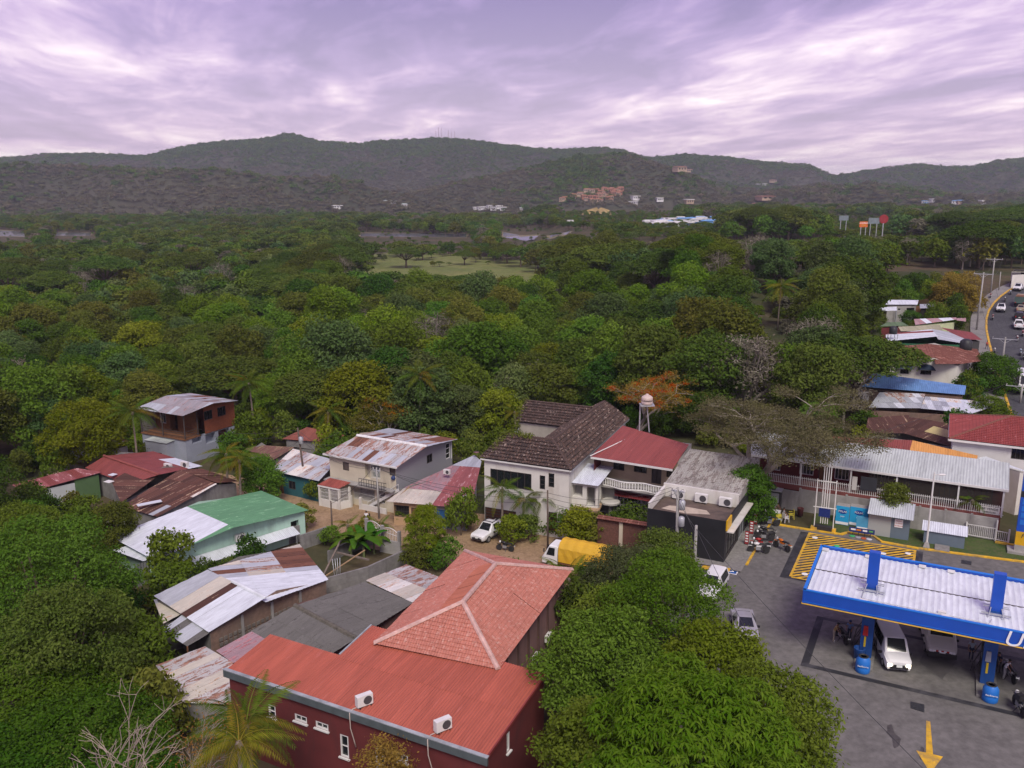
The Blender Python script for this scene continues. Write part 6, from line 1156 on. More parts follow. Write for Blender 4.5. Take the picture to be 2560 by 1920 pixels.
# ================================================================ fuel station
m_sblue = M('station_blue',(.012,.075,.42),.4,.08,1.); m_cblue = M('column_blue',(.012,.07,.27),.5,.15,1.); m_bluelt = M('edge_blue',(.01,.16,.58),.4,.05,1.)
zc = 9.6; fl = P3(R8(478,262),zc); fr = P3(R8(2212,590),zc); bl = P3(R4(795,1133),zc); d = Vector((E1.x,E1.y,0)); nn = Vector((E2.x,E2.y,0)); WC = (bl - fl).dot(nn); LC = 24.
def gs(u,v,z): p = fl + d * u + nn * v; return Vector((p.x,p.y,z))
T = thing('fuel_canopy','white ribbed fuel station canopy with blue fascia on blue columns','canopy',tuple(gs(LC / 2,WC / 2,4.1)))
m_can = SH('canopy_sheet',(.60,.64,.68),(.50,.53,.56),.08,rough=.45,tone=.03)
for v0,v1 in ((.12,WC / 2 - .08),(WC / 2 + .08,WC - .12)): roof(T,[gs(.12,v0,zc - .1),gs(LC,v0,zc - .1),gs(LC,v1,zc - .1),gs(.12,v1,zc - .1)],m_can,1.2,.4,.05,None,jit=.002,name='canopy_sheet')
mb = MB(); mb.bar(gs(.12,WC / 2,zc - .1),gs(LC,WC / 2,zc - .1),.16,.06); mb.build('centre_gutter',m_frame,T)
for a,b,nm in ((gs(-.1,0,0),gs(LC,0,0),'fascia'),(gs(-.02,WC,0),gs(LC,WC,0),'fascia'),(gs(0,-.1,0),gs(0,WC + .1,0),'fascia')):
 mb = MB(); mb.bar(a + Z1 * (zc - .4),b + Z1 * (zc - .4),.14,1.0); mb.build(nm,m_sblue,T); mb = MB(); mb.bar(a + Z1 * (zc + .13),b + Z1 * (zc + .13),.22,.07); mb.build('edge_strip',m_bluelt,T)
mb = MB(); mb.bar(gs(-.12,-.1,zc - .93),gs(LC,-.1,zc - .93),.06,.06); mb.bar(gs(-.12,-.1,zc - .93),gs(-.12,WC,zc - .93),.06,.06); mb.build('yellow_line',M('yellow_strip',(.68,.42,.03),.5),T); mb = MB(); mb.bar(gs(-.12,-.09,zc - .78),gs(LC,-.09,zc - .78),.05,.03); mb.build('blue_line',m_bluelt,T)
mb = MB(); q = gs(LC / 2,WC / 2,zc - .75); mb.box(tuple(q),(LC - .4,WC - .4,.06),DE1); mb.build('soffit',m_trim,T)
lt = P3(R8(2085,640),zc - .42); ul = (lt - fl).dot(d); text(T,'UNO',tuple(gs(ul - .25,-.16,zc - .45)),DE1,1.5,m_wht,shear=.22,ax='LEFT')
c1,c2 = Vector(P(R8(960,900),4.1)),Vector(P(R8(1940,1100),4.1)); cols = [((c - fl).dot(d)) for c in (c1,c2)]; cu = [(Vector(P(R8(x,y),4.2)) - fl).dot(d) for x,y in ((955,780),(1915,1010))]; cvs = [(Vector(P(R8(x,y),4.2)) - fl).dot(nn) + .25 for x,y in ((955,780),(1915,1010))]; WC0 = WC; VC = sum(cvs) / 2
for u in cu:
 mb = MB(); mb.box(tuple(gs(u,VC,6.9)),(.85,.5,5.8),DE1); mb.build('column',m_cblue,T); mb = MB(); mb.box(tuple(gs(u,VC + .1,11.0)),(.75,.55,3.0),DE1); mb.build('mast_box',m_sblue,T)
 mb = MB(); mb.bar(gs(u - .9,VC - .5,zc + .1),gs(u + .9,VC - .5,zc + .1),.1,.1); mb.bar(gs(u - .45,VC - .9,zc + .05),gs(u - .3,VC,zc + .5),.06,.06); mb.bar(gs(u + .45,VC - .9,zc + .05),gs(u + .3,VC,zc + .5),.06,.06); mb.bar(gs(u - .8,VC,zc + .4),gs(u + .8,VC,zc + .4),.06,.06); mb.bar(gs(u - .8,VC + .5,zc + .3),gs(u + .8,VC + .5,zc + .3),.05,.05); mb.build('bracket',m_steel,T)
mb = MB(); mb.tube([tuple(gs(cu[0] - .5,VC - .8,zc + .05)),tuple(gs(cu[0] - .5,VC - 1.9,zc + .05)),tuple(gs(cu[0] - .2,VC - 2.0,zc + .05)),tuple(gs(cu[1] - .4,VC - 2.0,zc + .05)),tuple(gs(cu[1] - .3,VC - 1.3,zc + .05))],.03,5); mb.build('conduit',m_steel,T)
for u,v in ((.35,WC - .5),(3.6,WC - .4),(7.5,WC - .5),(9.5,WC - .5),(4.,.3),(9.2,.35),(9.,.9)): mb = MB(); mb.box(tuple(gs(u,v,zc + .05)),(.5,.3,.14),DE1); mb.build('roof_lamp_box',m_trim,T)
m_pump = M('pump_dark',(.03,.034,.04),.5,.15,2.)
for k,u in enumerate(cu):
 lbn = ('first','second')[k]; where = ('by the white van with lit headlights','by the van with the checked bumper')[k]
 isl = thing('pump_island','raised concrete pump island ' + where,'pump island',tuple(gs(u,VC - .3,4.1))); mb = MB(); q = gs(u,VC + .6,4.17); mb.box(tuple(q),(1.3,5.2,.16),DE1); mb.build('island',m_walk,isl)
 for s in (1.3,2.6):
  pu = thing('fuel_pump','dark fuel pump %s the blue column ' % ('just behind' if s < 2 else 'further behind') + where,'fuel pump',tuple(gs(u,VC + s,4.25))); q = gs(u,VC + s,5.2); mb = MB(); mb.box(tuple(q),(.8,.65,1.9),DE1,0,.94); mb.build('cabinet',m_pump,pu); mb = MB(); mb.box(tuple(gs(u - .42,VC + s,5.7)),(.03,.45,.4),DE1); mb.box(tuple(gs(u + .42,VC + s,5.7)),(.03,.45,.4),DE1); mb.build('display',M('pump_display',(.25,.3,.32),.3),pu)
  for e_ in (-1,1): h = MB(); h.tube([tuple(gs(u + e_ * .42,VC + (s - .1),6.0)),tuple(gs(u + e_ * .9,VC + (s - .2),5.0)),tuple(gs(u + e_ * 1.0,VC + (s - .3),4.35)),tuple(gs(u + e_ * .75,VC + (s - .2),4.5)),tuple(gs(u + e_ * .45,VC + (s - .15),5.3))],.03,6); h.build('hose',m_iron,pu)
 bn = Vector(P((R8(935,895),R8(1940,1125))[k],4.1)); bt = thing('blue_barrel','big blue plastic barrel ' + where,'barrel',(bn.x,bn.y,4.1)); mb = MB(); mb.lathe([(.46,0),(.50,.06),(.51,.4),(.49,.44),(.51,.5),(.50,.9),(.36,1.15),(.32,1.2)],(bn.x,bn.y,4.1),20); mb.build('barrel',M('barrel_blue',(.015,.15,.52),.45,.08,1.),bt,True); mb = MB(); mb.lathe([(.31,1.16),(.36,1.22),(.27,1.25),(.2,1.2)],(bn.x,bn.y,4.1),16); mb.build('rim',m_iron,bt); text(bt,'RapiBaterias' if k else 'RapiBaterias',(bn.x - .2,bn.y - .49,4.75),RAD(-22),.15,m_wht)
 ex = gs(u - .1,VC - .28,6.4); fx = thing('fire_extinguisher' if k == 0 else 'notice_plate','red extinguisher cabinet on the blue column' if k == 0 else 'pale notice plates on the blue column ' + where,'fire extinguisher' if k == 0 else 'notice',tuple(ex)); mb = MB(); mb.box(tuple(ex),(.36,.2,.75),DE1,0,.8); mb.build('cabinet' if k == 0 else 'plate',M('signal_red',(.42,.02,.02),.45) if k == 0 else M('plate_grey',(.3,.33,.35),.6),fx); q = ex - Z1 * .9; mb = MB(); mb.box(tuple(q),(.14,.06,.8),DE1); mb.build('yellow_strip',M('safety_yellow',(.6,.45,.02),.6),fx)
bn = Vector(P(R8(905,800),4.1)); bt = thing('waste_bin','dark round waste bin beside the blue barrel','bin',(bn.x,bn.y,4.1)); mb = MB(); mb.lathe([(.34,0),(.4,.9),(.42,.95),(.36,.96),(.33,.3)],(bn.x,bn.y,4.1),16); mb.build('bin',m_cblue,bt,True)
# ---------------------------------------------------------------- price totem
tb = Vector(P(T1(1190,1520),4.15)); T = thing('price_totem','tall blue price totem with yellow promotion panel and grey base','sign',(tb.x,tb.y,4.15)); q = Vector((tb.x,tb.y)) + E1 * 1.35; az = DE1; Wt = 3.1
def tp(u,z,o=0.): p = q + E1 * u - E2 * o; return (p.x,p.y,z)
zz = lambda y: 4.15 + (1490 - y) / (1490 - 300) * 8.6
def panel(y0,y1,mat,nm,o=0.): z0,z1 = zz(y1),zz(y0); mb = MB(); mb.box(tp(0,(z0 + z1) / 2),(Wt,.5 + o,z1 - z0 - .01),az); return mb.build(nm,mat,T)
panel(300,630,m_sblue,'top_panel'); panel(630,715,m_blackw,'black_band'); panel(715,1190,m_sblue,'price_panel'); panel(1190,1380,M('promo_yellow',(.62,.36,.01),.5),'promo_panel'); panel(1380,1510,m_grey,'base_panel',.1)
text(T,'UNO',tp(.15,zz(560),.27),az,1.0,m_wht,shear=.22); text(T,'Dynamic',tp(0,zz(672),.27),az,.36,m_wht,shear=.2)
for i,y in enumerate((775,870,960,1058)):
 z = zz(y); mb = MB(); mb.box(tp(-.75,z,.02),(1.25,.5,.5),az); mb.build('fuel_label',M('label_blue',(.015,.14,.52),.5),T); text(T,('Super','Regular','Diesel','Kero')[i],tp(-.75,z,.29),az,.26,m_wht if i != 2 else M('label_green',(.1,.5,.1),.5),shear=.2); mb = MB(); mb.box(tp(.6,z,.02),(1.2,.5,.6),az); mb.build('digit_field',m_blackw,T); text(T,('54.76','53.22','44.87','41.10')[i],tp(.6,z,.29),az,.5,M('led_white',(.8,.8,.8),.5,emit=(1,1,1,1.2)))
text(T,'UNO',tp(-.2,zz(1140),.27),az,.32,m_wht,shear=.2); text(T,'Promo',tp(-.3,zz(1245),.27),az,.6,m_iron,shear=.25); text(T,'Inicia hoy',tp(-.1,zz(1335),.27),az,.3,m_wood); text(T,'Cardebus /',tp(-.1,zz(1425),.32),az,.3,m_wht,shear=.2)
mb = MB(); p = tp(0,4.25); mb.box(p,(4.2,1.6,.3),az); mb.build('footing',m_grey,T)
# ---------------------------------------------------------------- freezers, kiosk, boxes, frames, signs
m_fblue = M('freezer_blue',(.02,.33,.62),.5,.06,1.)
for px,w,lb in ((T2(1405,725),1.3,'smaller sky blue ice freezer by the white pole frame'),(T2(1630,745),1.75,'larger sky blue ice freezer by the grey kiosk')):
 p = Vector(P(px,4.2)); t = thing('ice_freezer',lb,'freezer',(p.x,p.y,4.2)); c = p + nn * .5; mb = MB(); mb.box((c.x,c.y,5.2),(w,1.0,2.0),DE1); mb.build('cabinet',m_grey,t); f_ = p - nn * .03; mb = MB(); mb.box((f_.x,f_.y,5.2),(w,.05,2.0),DE1); mb.build('front_panel',m_fblue,t); mb = MB(); mb.box((f_.x - nn.x * .02,f_.y - nn.y * .02,4.38),(w - .04,.04,.28),DE1); mb.build('snow_band',m_wht,t); mb = MB(); e_ = f_ - nn * .04; n_ = 14; mb.add([(e_.x + d.x * .42 * math.cos(2 * math.pi * j / n_),e_.y + d.y * .42 * math.cos(2 * math.pi * j / n_),5.65 + .27 * math.sin(2 * math.pi * j / n_)) for j in range(n_)],[tuple(range(n_))]); mb.build('logo_oval',M('logo_blue',(.01,.06,.3),.5),t); text(t,'POLAR',tuple(e_ - nn * .02 + Z1 * (5.65 - e_.z)),DE1,.27,m_wht); text(t,'HIELO',tuple(e_ - nn * .0 + Z1 * (5.1 - e_.z)),DE1,.16,m_wht)
p = Vector(P(R4(1280,1070),4.2)); t = thing('grey_kiosk','grey metal kiosk shed with pale sloping roof and slate door panel','kiosk',(p.x,p.y,4.2)); c = p + nn * .75
def kb(u,v,z): a_ = p + d * u + nn * v; return Vector((a_.x,a_.y,z))
wall(t,kb(-1.9,0,0),kb(.2,0,0),4.1,6.6,SH('kiosk_sheet',(.36,.38,.37),rough=.6)); wall(t,kb(.2,0,0),kb(1.9,0,0),4.1,6.6,M('slate_panel',(.12,.16,.20),.6,.08,1.)); wall(t,kb(1.9,0,0),kb(1.9,2,0),4.1,6.6,m_dark); wall(t,kb(1.9,2,0),kb(-1.9,2,0),4.1,6.6,m_grey); wall(t,kb(-1.9,2,0),kb(-1.9,0,0),4.1,6.6,m_grey); roof(t,[kb(-2.,-.6,6.5),kb(2.2,-.6,6.5),kb(2.2,2.1,7.3),kb(-2.,2.1,7.3)],SH('kiosk_roof',(.48,.52,.54),rough=.5),1.,.25,.04,None)
s = kb(.9,-.06,5.8); mb = MB(); mb.box(tuple(s),(.75,.04,.85),DE1); mb.build('notice',m_wht,t)
for i,w_ in enumerate(('PELIGRO','NO FUMAR','NO CELULAR')): text(t,w_,tuple(s - nn * .03 + Z1 * (.25 - .25 * i)),DE1,.13,M('notice_red',(.4,.03,.03),.6))
p = Vector(P(R4(1660,1128),4.2)); t = thing('generator_box','low slate equipment box with white roof beside the light pole','equipment box',(p.x,p.y,4.2))
wall(t,kb(-1.8,0,0),kb(1.8,0,0),4.1,5.45,M('slate_panel',(.12,.16,.2))); wall(t,kb(1.8,0,0),kb(1.8,1.3,0),4.1,5.45,m_grey); wall(t,kb(1.8,1.3,0),kb(-1.8,1.3,0),4.1,5.45,m_grey); wall(t,kb(-1.8,1.3,0),kb(-1.8,0,0),4.1,5.45,m_white); roof(t,[kb(-2,-.15,5.45),kb(2,-.15,5.45),kb(2,1.5,5.95),kb(-2,1.5,5.95)],m_new,1.,.25,.04,None)
# white frame of thin poles with a small solar panel
t = thing('pole_frame','white frame of tall thin poles with a small blue panel, on a black base','pole frame',P(T2(1150,800),4.2)); pl,pr = Vector(P(T2(1020,790),4.15)),Vector(P(T2(1280,825),4.15))
for p_ in (pl,pr): mb = MB(); mb.tube([(p_.x,p_.y,4.),(p_.x,p_.y,9.6)],.06,8); mb.build('pole',m_trim,t); mb = MB(); mb.box((p_.x,p_.y,4.3),(.6,.6,.35),DE1); mb.build('footing',m_yel,t)
for k in range(4): p_ = pl.lerp(pr,.32 + .12 * k); mb = MB(); mb.tube([(p_.x,p_.y,4.9),(p_.x,p_.y,12.6 - .3 * k)],.05,8); mb.build('vent_pipe',m_trim,t)
mb = MB(); ex_ = (pr - pl) * .12; mb.tube([(pl.x,pl.y,9.4),(pr.x,pr.y,9.4)],.05,6); mb.tube([tuple((pl - ex_).xy) + (6.6,),tuple((pr + ex_).xy) + (6.6,)],.05,6); mb.build('crossbar',m_trim,t); c = pl.lerp(pr,.5); mb = MB(); mb.box((c.x - nn.x * .1,c.y - nn.y * .1,6.1),(1.1,.08,.9),DE1); mb.build('blue_panel',M('panel_navy',(.012,.03,.16),.3,.2,6.),t); mb = MB(); mb.box((c.x,c.y,4.4),(1.7,.6,.5),DE1); mb.build('base_box',m_iron,t)
# promotional banner and small signs on the verge
bn_ = P3(T2(1810,840),4.3); t = thing('promo_banner','blue promotional banner board with pictured cars on the verge','banner',tuple(bn_)); mb = MB(); mb.box((bn_.x,bn_.y,5.15),(2.9,.08,1.45),DE1); mb.build('board',M('banner_blue',(.08,.33,.52),.5,.1,1.),t); mb = MB(); mb.box((bn_.x - nn.x * .05 + d.x * .5,bn_.y - nn.y * .05 + d.y * .5,5.1),(1.6,.02,.7),DE1); mb.build('picture_patch',M('picture_dark',(.05,.07,.10),.5,.5,5.),t); mb = MB(); mb.box((bn_.x - nn.x * .05,bn_.y - nn.y * .05,4.62),(2.7,.02,.26),DE1); mb.build('white_strip',m_wht,t); mb = MB(); [mb.bar((bn_.x + d.x * s,bn_.y + d.y * s,4.1),(bn_.x + d.x * s,bn_.y + d.y * s,5.),.06,.06) for s in (-1.3,1.3)]; mb.build('leg',m_steel,t)
for i,px in enumerate((T2(1560,860),T2(1635,872),T2(1720,885),T2(1800,895))): p_ = P3(px,4.25); t = thing('verge_sign','small dark blue sign card in the row before the promotional banner','sign',tuple(p_),'small signs on the verge'); mb = MB(); mb.box((p_.x,p_.y,4.75),(.75,.05,.5),DE1); mb.build('card',M('navy_card',(.015,.03,.14),.5),t); mb = MB(); mb.box((p_.x - nn.x * .03,p_.y - nn.y * .03,4.8),(.45,.02,.16),DE1); mb.build('emblem',(m_wht,M('orange_e',(.6,.2,.02),.5),m_wht,M('green_e',(.1,.35,.1),.5))[i],t); mb = MB(); mb.bar((p_.x,p_.y,4.0),(p_.x,p_.y,4.55),.05,.05); mb.build('leg',m_iron,t)
for px,cm in ((T2(1550,885),(.05,.35,.12)),(T2(1635,905),(.3,.3,.32)),(T2(1710,918),(.4,.08,.03)),(T2(1785,930),(.5,.5,.55)),(T2(1035,908),(.75,.75,.72)),(T2(895,1412),(.75,.75,.72)),(T2(1980,1128),(.7,.7,.68)),(R4(1420,1185),(.7,.7,.68)),(T2(1340,1024),(.05,.4,.15))): p_ = P3(px,4.13); mb = MB(); mb.lathe([(.28,0),(.28,.025),(.2,.045)],tuple(p_),14); tag(mb.build('filler_cap',M('cap_%.2f_%.2f' % cm[:2],cm,.6)),'round %s tank filler cap in the yellow striped bay' % ('green' if cm[1] > cm[0] * 2 else ('rust red' if cm[0] > cm[1] * 2 else ('grey' if cm[0] < .6 else 'white'))),'filler cap','tank filler caps')
# red bollard signs along the shop kerb, cone, fence, light poles
for i,px in enumerate((T2(90,1000),T2(155,855),T2(210,725))): p_ = P3(px,4.25); t = thing('red_kerb_sign','upright red notice board on the shop kerb, ' + ('by the white and red motorbike','middle of the row of three','by the plastic tables')[i],'sign',tuple(p_)); mb = MB(); mb.box((p_.x,p_.y,4.95),(.36,.1,1.3),DE1); mb.build('board',M('kerb_sign_red',(.30,.03,.035),.6),t); [MB().box((p_.x - nn.x * .06,p_.y - nn.y * .06,4.6 + .28 * k),(.24,.02,.13),DE1).build('pictogram',m_wht,t) for k in range(4)]
p_ = P3(T3(965,770),4.12); t = thing('traffic_cone','orange traffic cone with white band by the yellow shop kerb','traffic cone',tuple(p_)); mb = MB(); mb.box(tuple(p_ + Z1 * .03),(.42,.42,.06),DE1); mb.lathe([(.17,.06),(.1,.5)],tuple(p_),12); mb.build('cone',M('cone_orange',(.30,.07,.03),.6),t); mb = MB(); mb.lathe([(.105,.5),(.05,.8)],tuple(p_),12); mb.build('white_band',m_wht,t)
def light_pole(px,h,label,arm=1.2,ang=DE1,z=None,mat=m_trim):
 p_ = Vector(PG(px)) if z is None else P3(px,z); t = thing('light_pole',label,'light pole',tuple(p_)); mb = MB(); mb.tube([tuple(p_),tuple(p_ + Z1 * h)],[.1,.07],8); mb.build('pole',mat,t); mb = MB(); mb.box(tuple(p_ + Z1 * .2),(.6,.6,.5),DE1,0,.5); mb.build('footing',m_grey,t); a_ = Vector((math.cos(ang),math.sin(ang),0)); mb = MB(); mb.tube([tuple(p_ + Z1 * (h - .3)),tuple(p_ + Z1 * (h - .15) + a_ * arm)],.04,6); mb.ell(tuple(p_ + Z1 * (h - .15) + a_ * (arm + .25)),(.4,.18,.09)); mb.build('lamp_head',mat,t)
light_pole(R4(1545,1135),7.6,'white lamp post on the verge before the lodging',.4,DE1,4.2); light_pole(R3(1697,1235),5.,'white street lamp arm in front of the black shop wall',1.6,0,2.2)
t = thing('verge_fence','low white metal fence between the slate box and the price totem','fence',P(R4(1900,1090),4.2)); f0,f1,f2 = P3(T1(350,1260),4.2),P3(T1(845,1345),4.2),P3(T1(1060,1390),4.2)
for a,b,h in ((f0,f1,1.3),(f1,f2,1.1)):
 k = int((b - a).length / .16)
 for i in range(k): s = a.lerp(b,(i + .5) / k); mb = MB(); mb.bar(s + Z1 * .15,s + Z1 * h,.035,.035); mb.build('fence_bar',m_trim,t)
 mb = MB(); mb.bar(a + Z1 * h,b + Z1 * h,.06,.06); mb.bar(a + Z1 * .2,b + Z1 * .2,.06,.06); mb.build('rail',m_trim,t)
mb = MB(); [mb.bar(s,s + Z1 * (h),.12,.12) for s,h in ((f0,1.5),(f1,2.2),(f2,1.5))]; mb.build('fence_post',m_trim,t); strip('verge_kerb',[(f1 - nn * .3)[:2],(f2 + d * 1.2 - nn * .3)[:2]],.3,.35,m_yel)
mb = MB(); p_ = P3(R4(1652,1150),4.2); mb.box((p_.x,p_.y,4.24),(1.3,1.5,.12),DE1); tag(mb.build('concrete_slab',m_walk),'square concrete slab on the verge before the slate box','slab')
# ice box kiosk, plastic tables and chairs by the wall
p_ = P3(T2(395,520),4.2); t = thing('gas_cage','black framed gas bottle cage with grey panels and sign on top','cage',tuple(p_)); mb = MB(); mb.box(tuple(p_ + nn * .5 + Z1 * 1.1),(2.3,1.,2.2),DE1); mb.build('cage',m_iron,t)
for s in (-.55,.55): mb = MB(); mb.box(tuple(p_ + d * s - nn * .02 + Z1 * 1.15),(.9,.05,1.7),DE1); mb.build('mesh_panel',M('mesh_grey',(.25,.26,.28),.6),t)
mb = MB(); mb.box(tuple(p_ + nn * .5 + Z1 * 2.24),(2.5,1.2,.1),DE1); mb.build('top',m_steel,t); mb = MB(); mb.box(tuple(p_ + nn * .3 + Z1 * 2.6),(1.1,.3,.55),DE1); mb.build('sign_box',m_iron,t); text(t,'Propano',tuple(p_ + nn * .13 + Z1 * 2.6),DE1,.25,m_wht)
def chair_(loc,rz,mat,label):
 t = thing('plastic_chair',label,'chair',local=True); mb = MB(); mb.box((0,0,.43),(.46,.46,.04)); mb.build('seat',mat,t); mb = MB(); mb.box((0,.22,.68),(.46,.04,.46)); mb.build('backrest',mat,t)
 for i in (-1,1):
  for j in (-1,1): mb = MB(); mb.bar((i * .2,j * .2,.42),(i * .24,j * .24,0),.045,.045); mb.build('leg',mat,t)
  mb = MB(); mb.bar((i * .24,-.2,.64),(i * .24,.22,.64),.05,.03); mb.build('armrest',mat,t)
 place(t,loc,rz,1.1)
m_ychair = M('yellow_plastic',(.55,.48,.06),.5); m_wchair = M('white_plastic',(.66,.66,.68),.5)
for px,rz,mt,lb in ((T2(385,640),1.3,m_wchair,'white plastic chair at the end of the table by the gas cage'),(T2(410,680),2.9,m_ychair,'yellow plastic chair with its back to the motorbike'),(T2(530,690),3.3,m_ychair,'yellow plastic chair next to the seated grey figure'),(T2(625,690),2.4,m_wchair,'white plastic chair under the seated grey figure'),(T2(705,645),-1.2,m_ychair,'bright yellow plastic chair standing apart near the waste bin')): chair_(P(px,4.2),rz + DE1,mt,lb)
p_ = P3(T2(490,630),4.2); t = thing('plastic_table','white square plastic table among the chairs','table',tuple(p_)); mb = MB(); mb.box(tuple(p_ + Z1 * .72),(.95,.95,.05),DE1); mb.build('tabletop',m_wchair,t)
for i in (-1,1):
 for j in (-1,1): mb = MB(); s = p_ + d * i * .4 + nn * j * .4; mb.bar(s,s + Z1 * .7,.06,.06); mb.build('leg',m_wchair,t)
mb = MB(); p_ = P3(T2(830,600),4.2); mb.lathe([(.28,0),(.34,.8),(.36,.84),(.3,.85),(.26,.3)],tuple(p_),14); t = tag(mb.build('rubbish_bin',M('bin_maroon',(.10,.03,.03),.7),None,True),'dark red rubbish bin against the grey perimeter wall','bin')

# ================================================================ vehicles and people
m_carw = M('car_white',(.70,.71,.72),.25,.03,1.,spec=.5); m_cars = M('car_silver',(.50,.50,.50),.25,.04,1.,.5); m_tyre = M('tyre',(.02,.02,.021),.85,.15,4.); m_rim = M('wheel_rim',(.35,.36,.37),.35,.1,3.,.5); m_blackp = M('black_trim',(.018,.018,.02),.5); m_lampc = M('lamp_glass',(.65,.66,.66),.15); m_lit = M('headlamp_lit',(.9,.8,.6),.2,emit=(1,.82,.5,3.)); m_tail = M('tail_lamp',(.35,.015,.015),.3); m_plate = M('number_plate',(.62,.66,.64),.5); m_chrome = M('chrome',(.5,.5,.52),.15,.05,1.,.8)
def vehicle(name,label,secs,paint,glass,wheels,r=.33,lit=False,cat='car',facing_lamps=True,extra=None,group=None,detail=True):
 """secs along x (front at +x): (x, half width, z bottom, z belt, z top, half width top)"""
 t = thing(name,label,cat,local=True,group=group); mb = MB(); rings = []
 for x,w,zb,zm,zt,wt in secs:
  rings.append([(x,-w * .93,zb),(x,-w,zb + .18),(x,-w,zm - .06),(x,-w * .985,zm),(x,-wt,zt - .05),(x,-wt * .86,zt),(x,0,zt + .025),(x,wt * .86,zt),(x,wt,zt - .05),(x,w * .985,zm),(x,w,zm - .06),(x,w,zb + .18),(x,w * .93,zb)])
 mb.loft(rings); mb.build('body',paint,t,False)
 for kind,i,j in glass:
  a,b = secs[i],secs[j]
  if kind == 'f':      # screen across the car between two sections
   for_ = 1 if a[0] > b[0] else -1; mb = MB(); k = .10; A = [(a[0],-a[5] * .9,a[4]),(a[0],a[5] * .9,a[4]),(b[0],b[5] * .88,b[4]),(b[0],-b[5] * .88,b[4])]; c = [sum(q[m] for q in A) / 4 for m in range(3)]; up_ = Vector((A[1][0] - A[0][0],A[1][1] - A[0][1],A[1][2] - A[0][2])).cross(Vector((A[2][0] - A[1][0],A[2][1] - A[1][1],A[2][2] - A[1][2]))).normalized()
   if up_.z < 0: up_ = -up_
   mb.add([tuple(Vector(q).lerp(Vector(c),k) + up_ * .035) for q in A],[(0,1,2,3)]); mb.build('windscreen',m_glass,t)
  else:
   for s in (-1,1):
    mb = MB(); A = [(a[0],s * a[1] * .985,a[3]),(b[0],s * b[1] * .985,b[3]),(b[0],s * b[5],b[4] - .05),(a[0],s * a[5],a[4] - .05)]; c = [sum(q[m] for q in A) / 4 for m in range(3)]; mb.add([tuple(Vector(q).lerp(Vector(c),.10) + Vector((0,s * .03,.01))) for q in A],[(0,1,2,3)]); mb.build('side_window',m_glass,t)
 W_ = max(s[1] for s in secs)
 for x in wheels:
  for s in (-1,1): mb = MB(); mb.wheelx((x,s * (W_ - .09),r),r,.22); w = mb.build('wheel',m_tyre,t,False); mb = MB(); mb.wheelx((x,s * (W_ - .09 + .015),r),r * .62,.215,10); mb.build('rim',m_rim,w)
 f,bk = max(secs,key=lambda s: s[0]),min(secs,key=lambda s: s[0])
 for s in (-1,1):
  zl = f[3] - .16; mb = MB(); mb.box((f[0] - .06,s * f[1] * .78,zl),(.2,f[1] * .34,.2)); mb.build('headlight',m_lit if lit else m_lampc,t); mb = MB(); mb.box((bk[0] + .03,s * bk[1] * .86,bk[3] - .12),(.1,.16,.3)); mb.build('tail_light',m_tail,t)
  if detail: mb = MB(); xm = [sc for sc in secs if sc[4] - sc[3] > .25][-1 if secs[0][0] < secs[-1][0] else 0][0]; mb.box((xm + .15,s * (W_ + .12),f[3] + .1),(.12,.22,.16)); mb.build('wing_mirror',m_blackp,t)
 mb = MB(); mb.box((f[0] + .01,0,f[3] - .2),(.08,f[1] * .95,.18)); mb.build('grille',m_blackp,t); mb = MB(); mb.box((f[0] + .03,0,f[2] + .14),(.1,f[1] * 1.5,.16)); mb.build('bumper_intake',m_blackp,t)
 for x,s in ((f[0] + .09,1),(bk[0] - .05,-1)): mb = MB(); mb.box((x,0,f[2] + .28),(.02,.36,.16)); mb.build('number_plate',m_plate,t)
 if extra: extra(t)
 return t
PICK = [(-2.6,.86,.55,1.0,1.02,.82),(-2.55,.90,.45,1.08,1.10,.88),(-.75,.92,.42,1.08,1.10,.88),(-.70,.92,.42,1.08,1.70,.66),(-.3,.92,.42,1.08,1.80,.68),(.55,.92,.42,1.07,1.78,.68),(1.25,.92,.42,1.05,1.12,.80),(2.3,.90,.45,.98,1.02,.78),(2.62,.82,.48,.86,.90,.70)]
PG_ = [('f',6,5),('f',2,3),('s',4,5),('s',3,4)]
def pick_extra(t):
 mb = MB(); mb.box((-1.65,0,1.06),(1.7,1.5,.1)); mb.build('load_bed',m_blackp,t); mb = MB(); [mb.bar((-.5,s * .55,1.88),(.5,s * .55,1.86),.05,.05) for s in (-1,1)]; mb.bar((.35,-.6,1.88),(.35,.6,1.88),.05,.05); mb.build('roof_rack',m_blackp,t)
 for s in (-1,1): mb = MB(); mb.bar((-.6,s * .98,.42),(1.,s * .98,.42),.12,.06); mb.build('side_step',m_blackp,t)
pk = vehicle('pickup_truck','white double-cab pickup parked beside the palms on the dirt street',PICK,m_carw,PG_,(-1.6,1.65),.4,extra=pick_extra,cat='pickup')
pf,pr = Vector(PG(R3(310,1285))),Vector(PG(R3(470,1190))); ang = math.atan2((pf - pr).y,(pf - pr).x); place(pk,tuple(pf - Vector((math.cos(ang),math.sin(ang),0)) * 2.2),ang,1.02)
SED = [(-2.2,.80,.35,.80,.84,.66),(-2.1,.86,.30,.92,.95,.70),(-1.35,.88,.28,.93,.98,.72),(-.75,.88,.28,.93,1.40,.58),(.25,.88,.28,.92,1.44,.60),(1.05,.88,.28,.90,.98,.70),(2.0,.84,.30,.80,.84,.64),(2.25,.74,.34,.66,.70,.56)]
sd = vehicle('silver_sedan','silver car with dark windscreen half under the leafy tree',SED,m_cars,[('f',5,4),('f',2,3),('s',3,4)],(-1.4,1.4),.31); p = Vector(P(R7(1545,520),4.1)); place(sd,(p.x + .1,p.y + .2,4.1),RAD(-98))
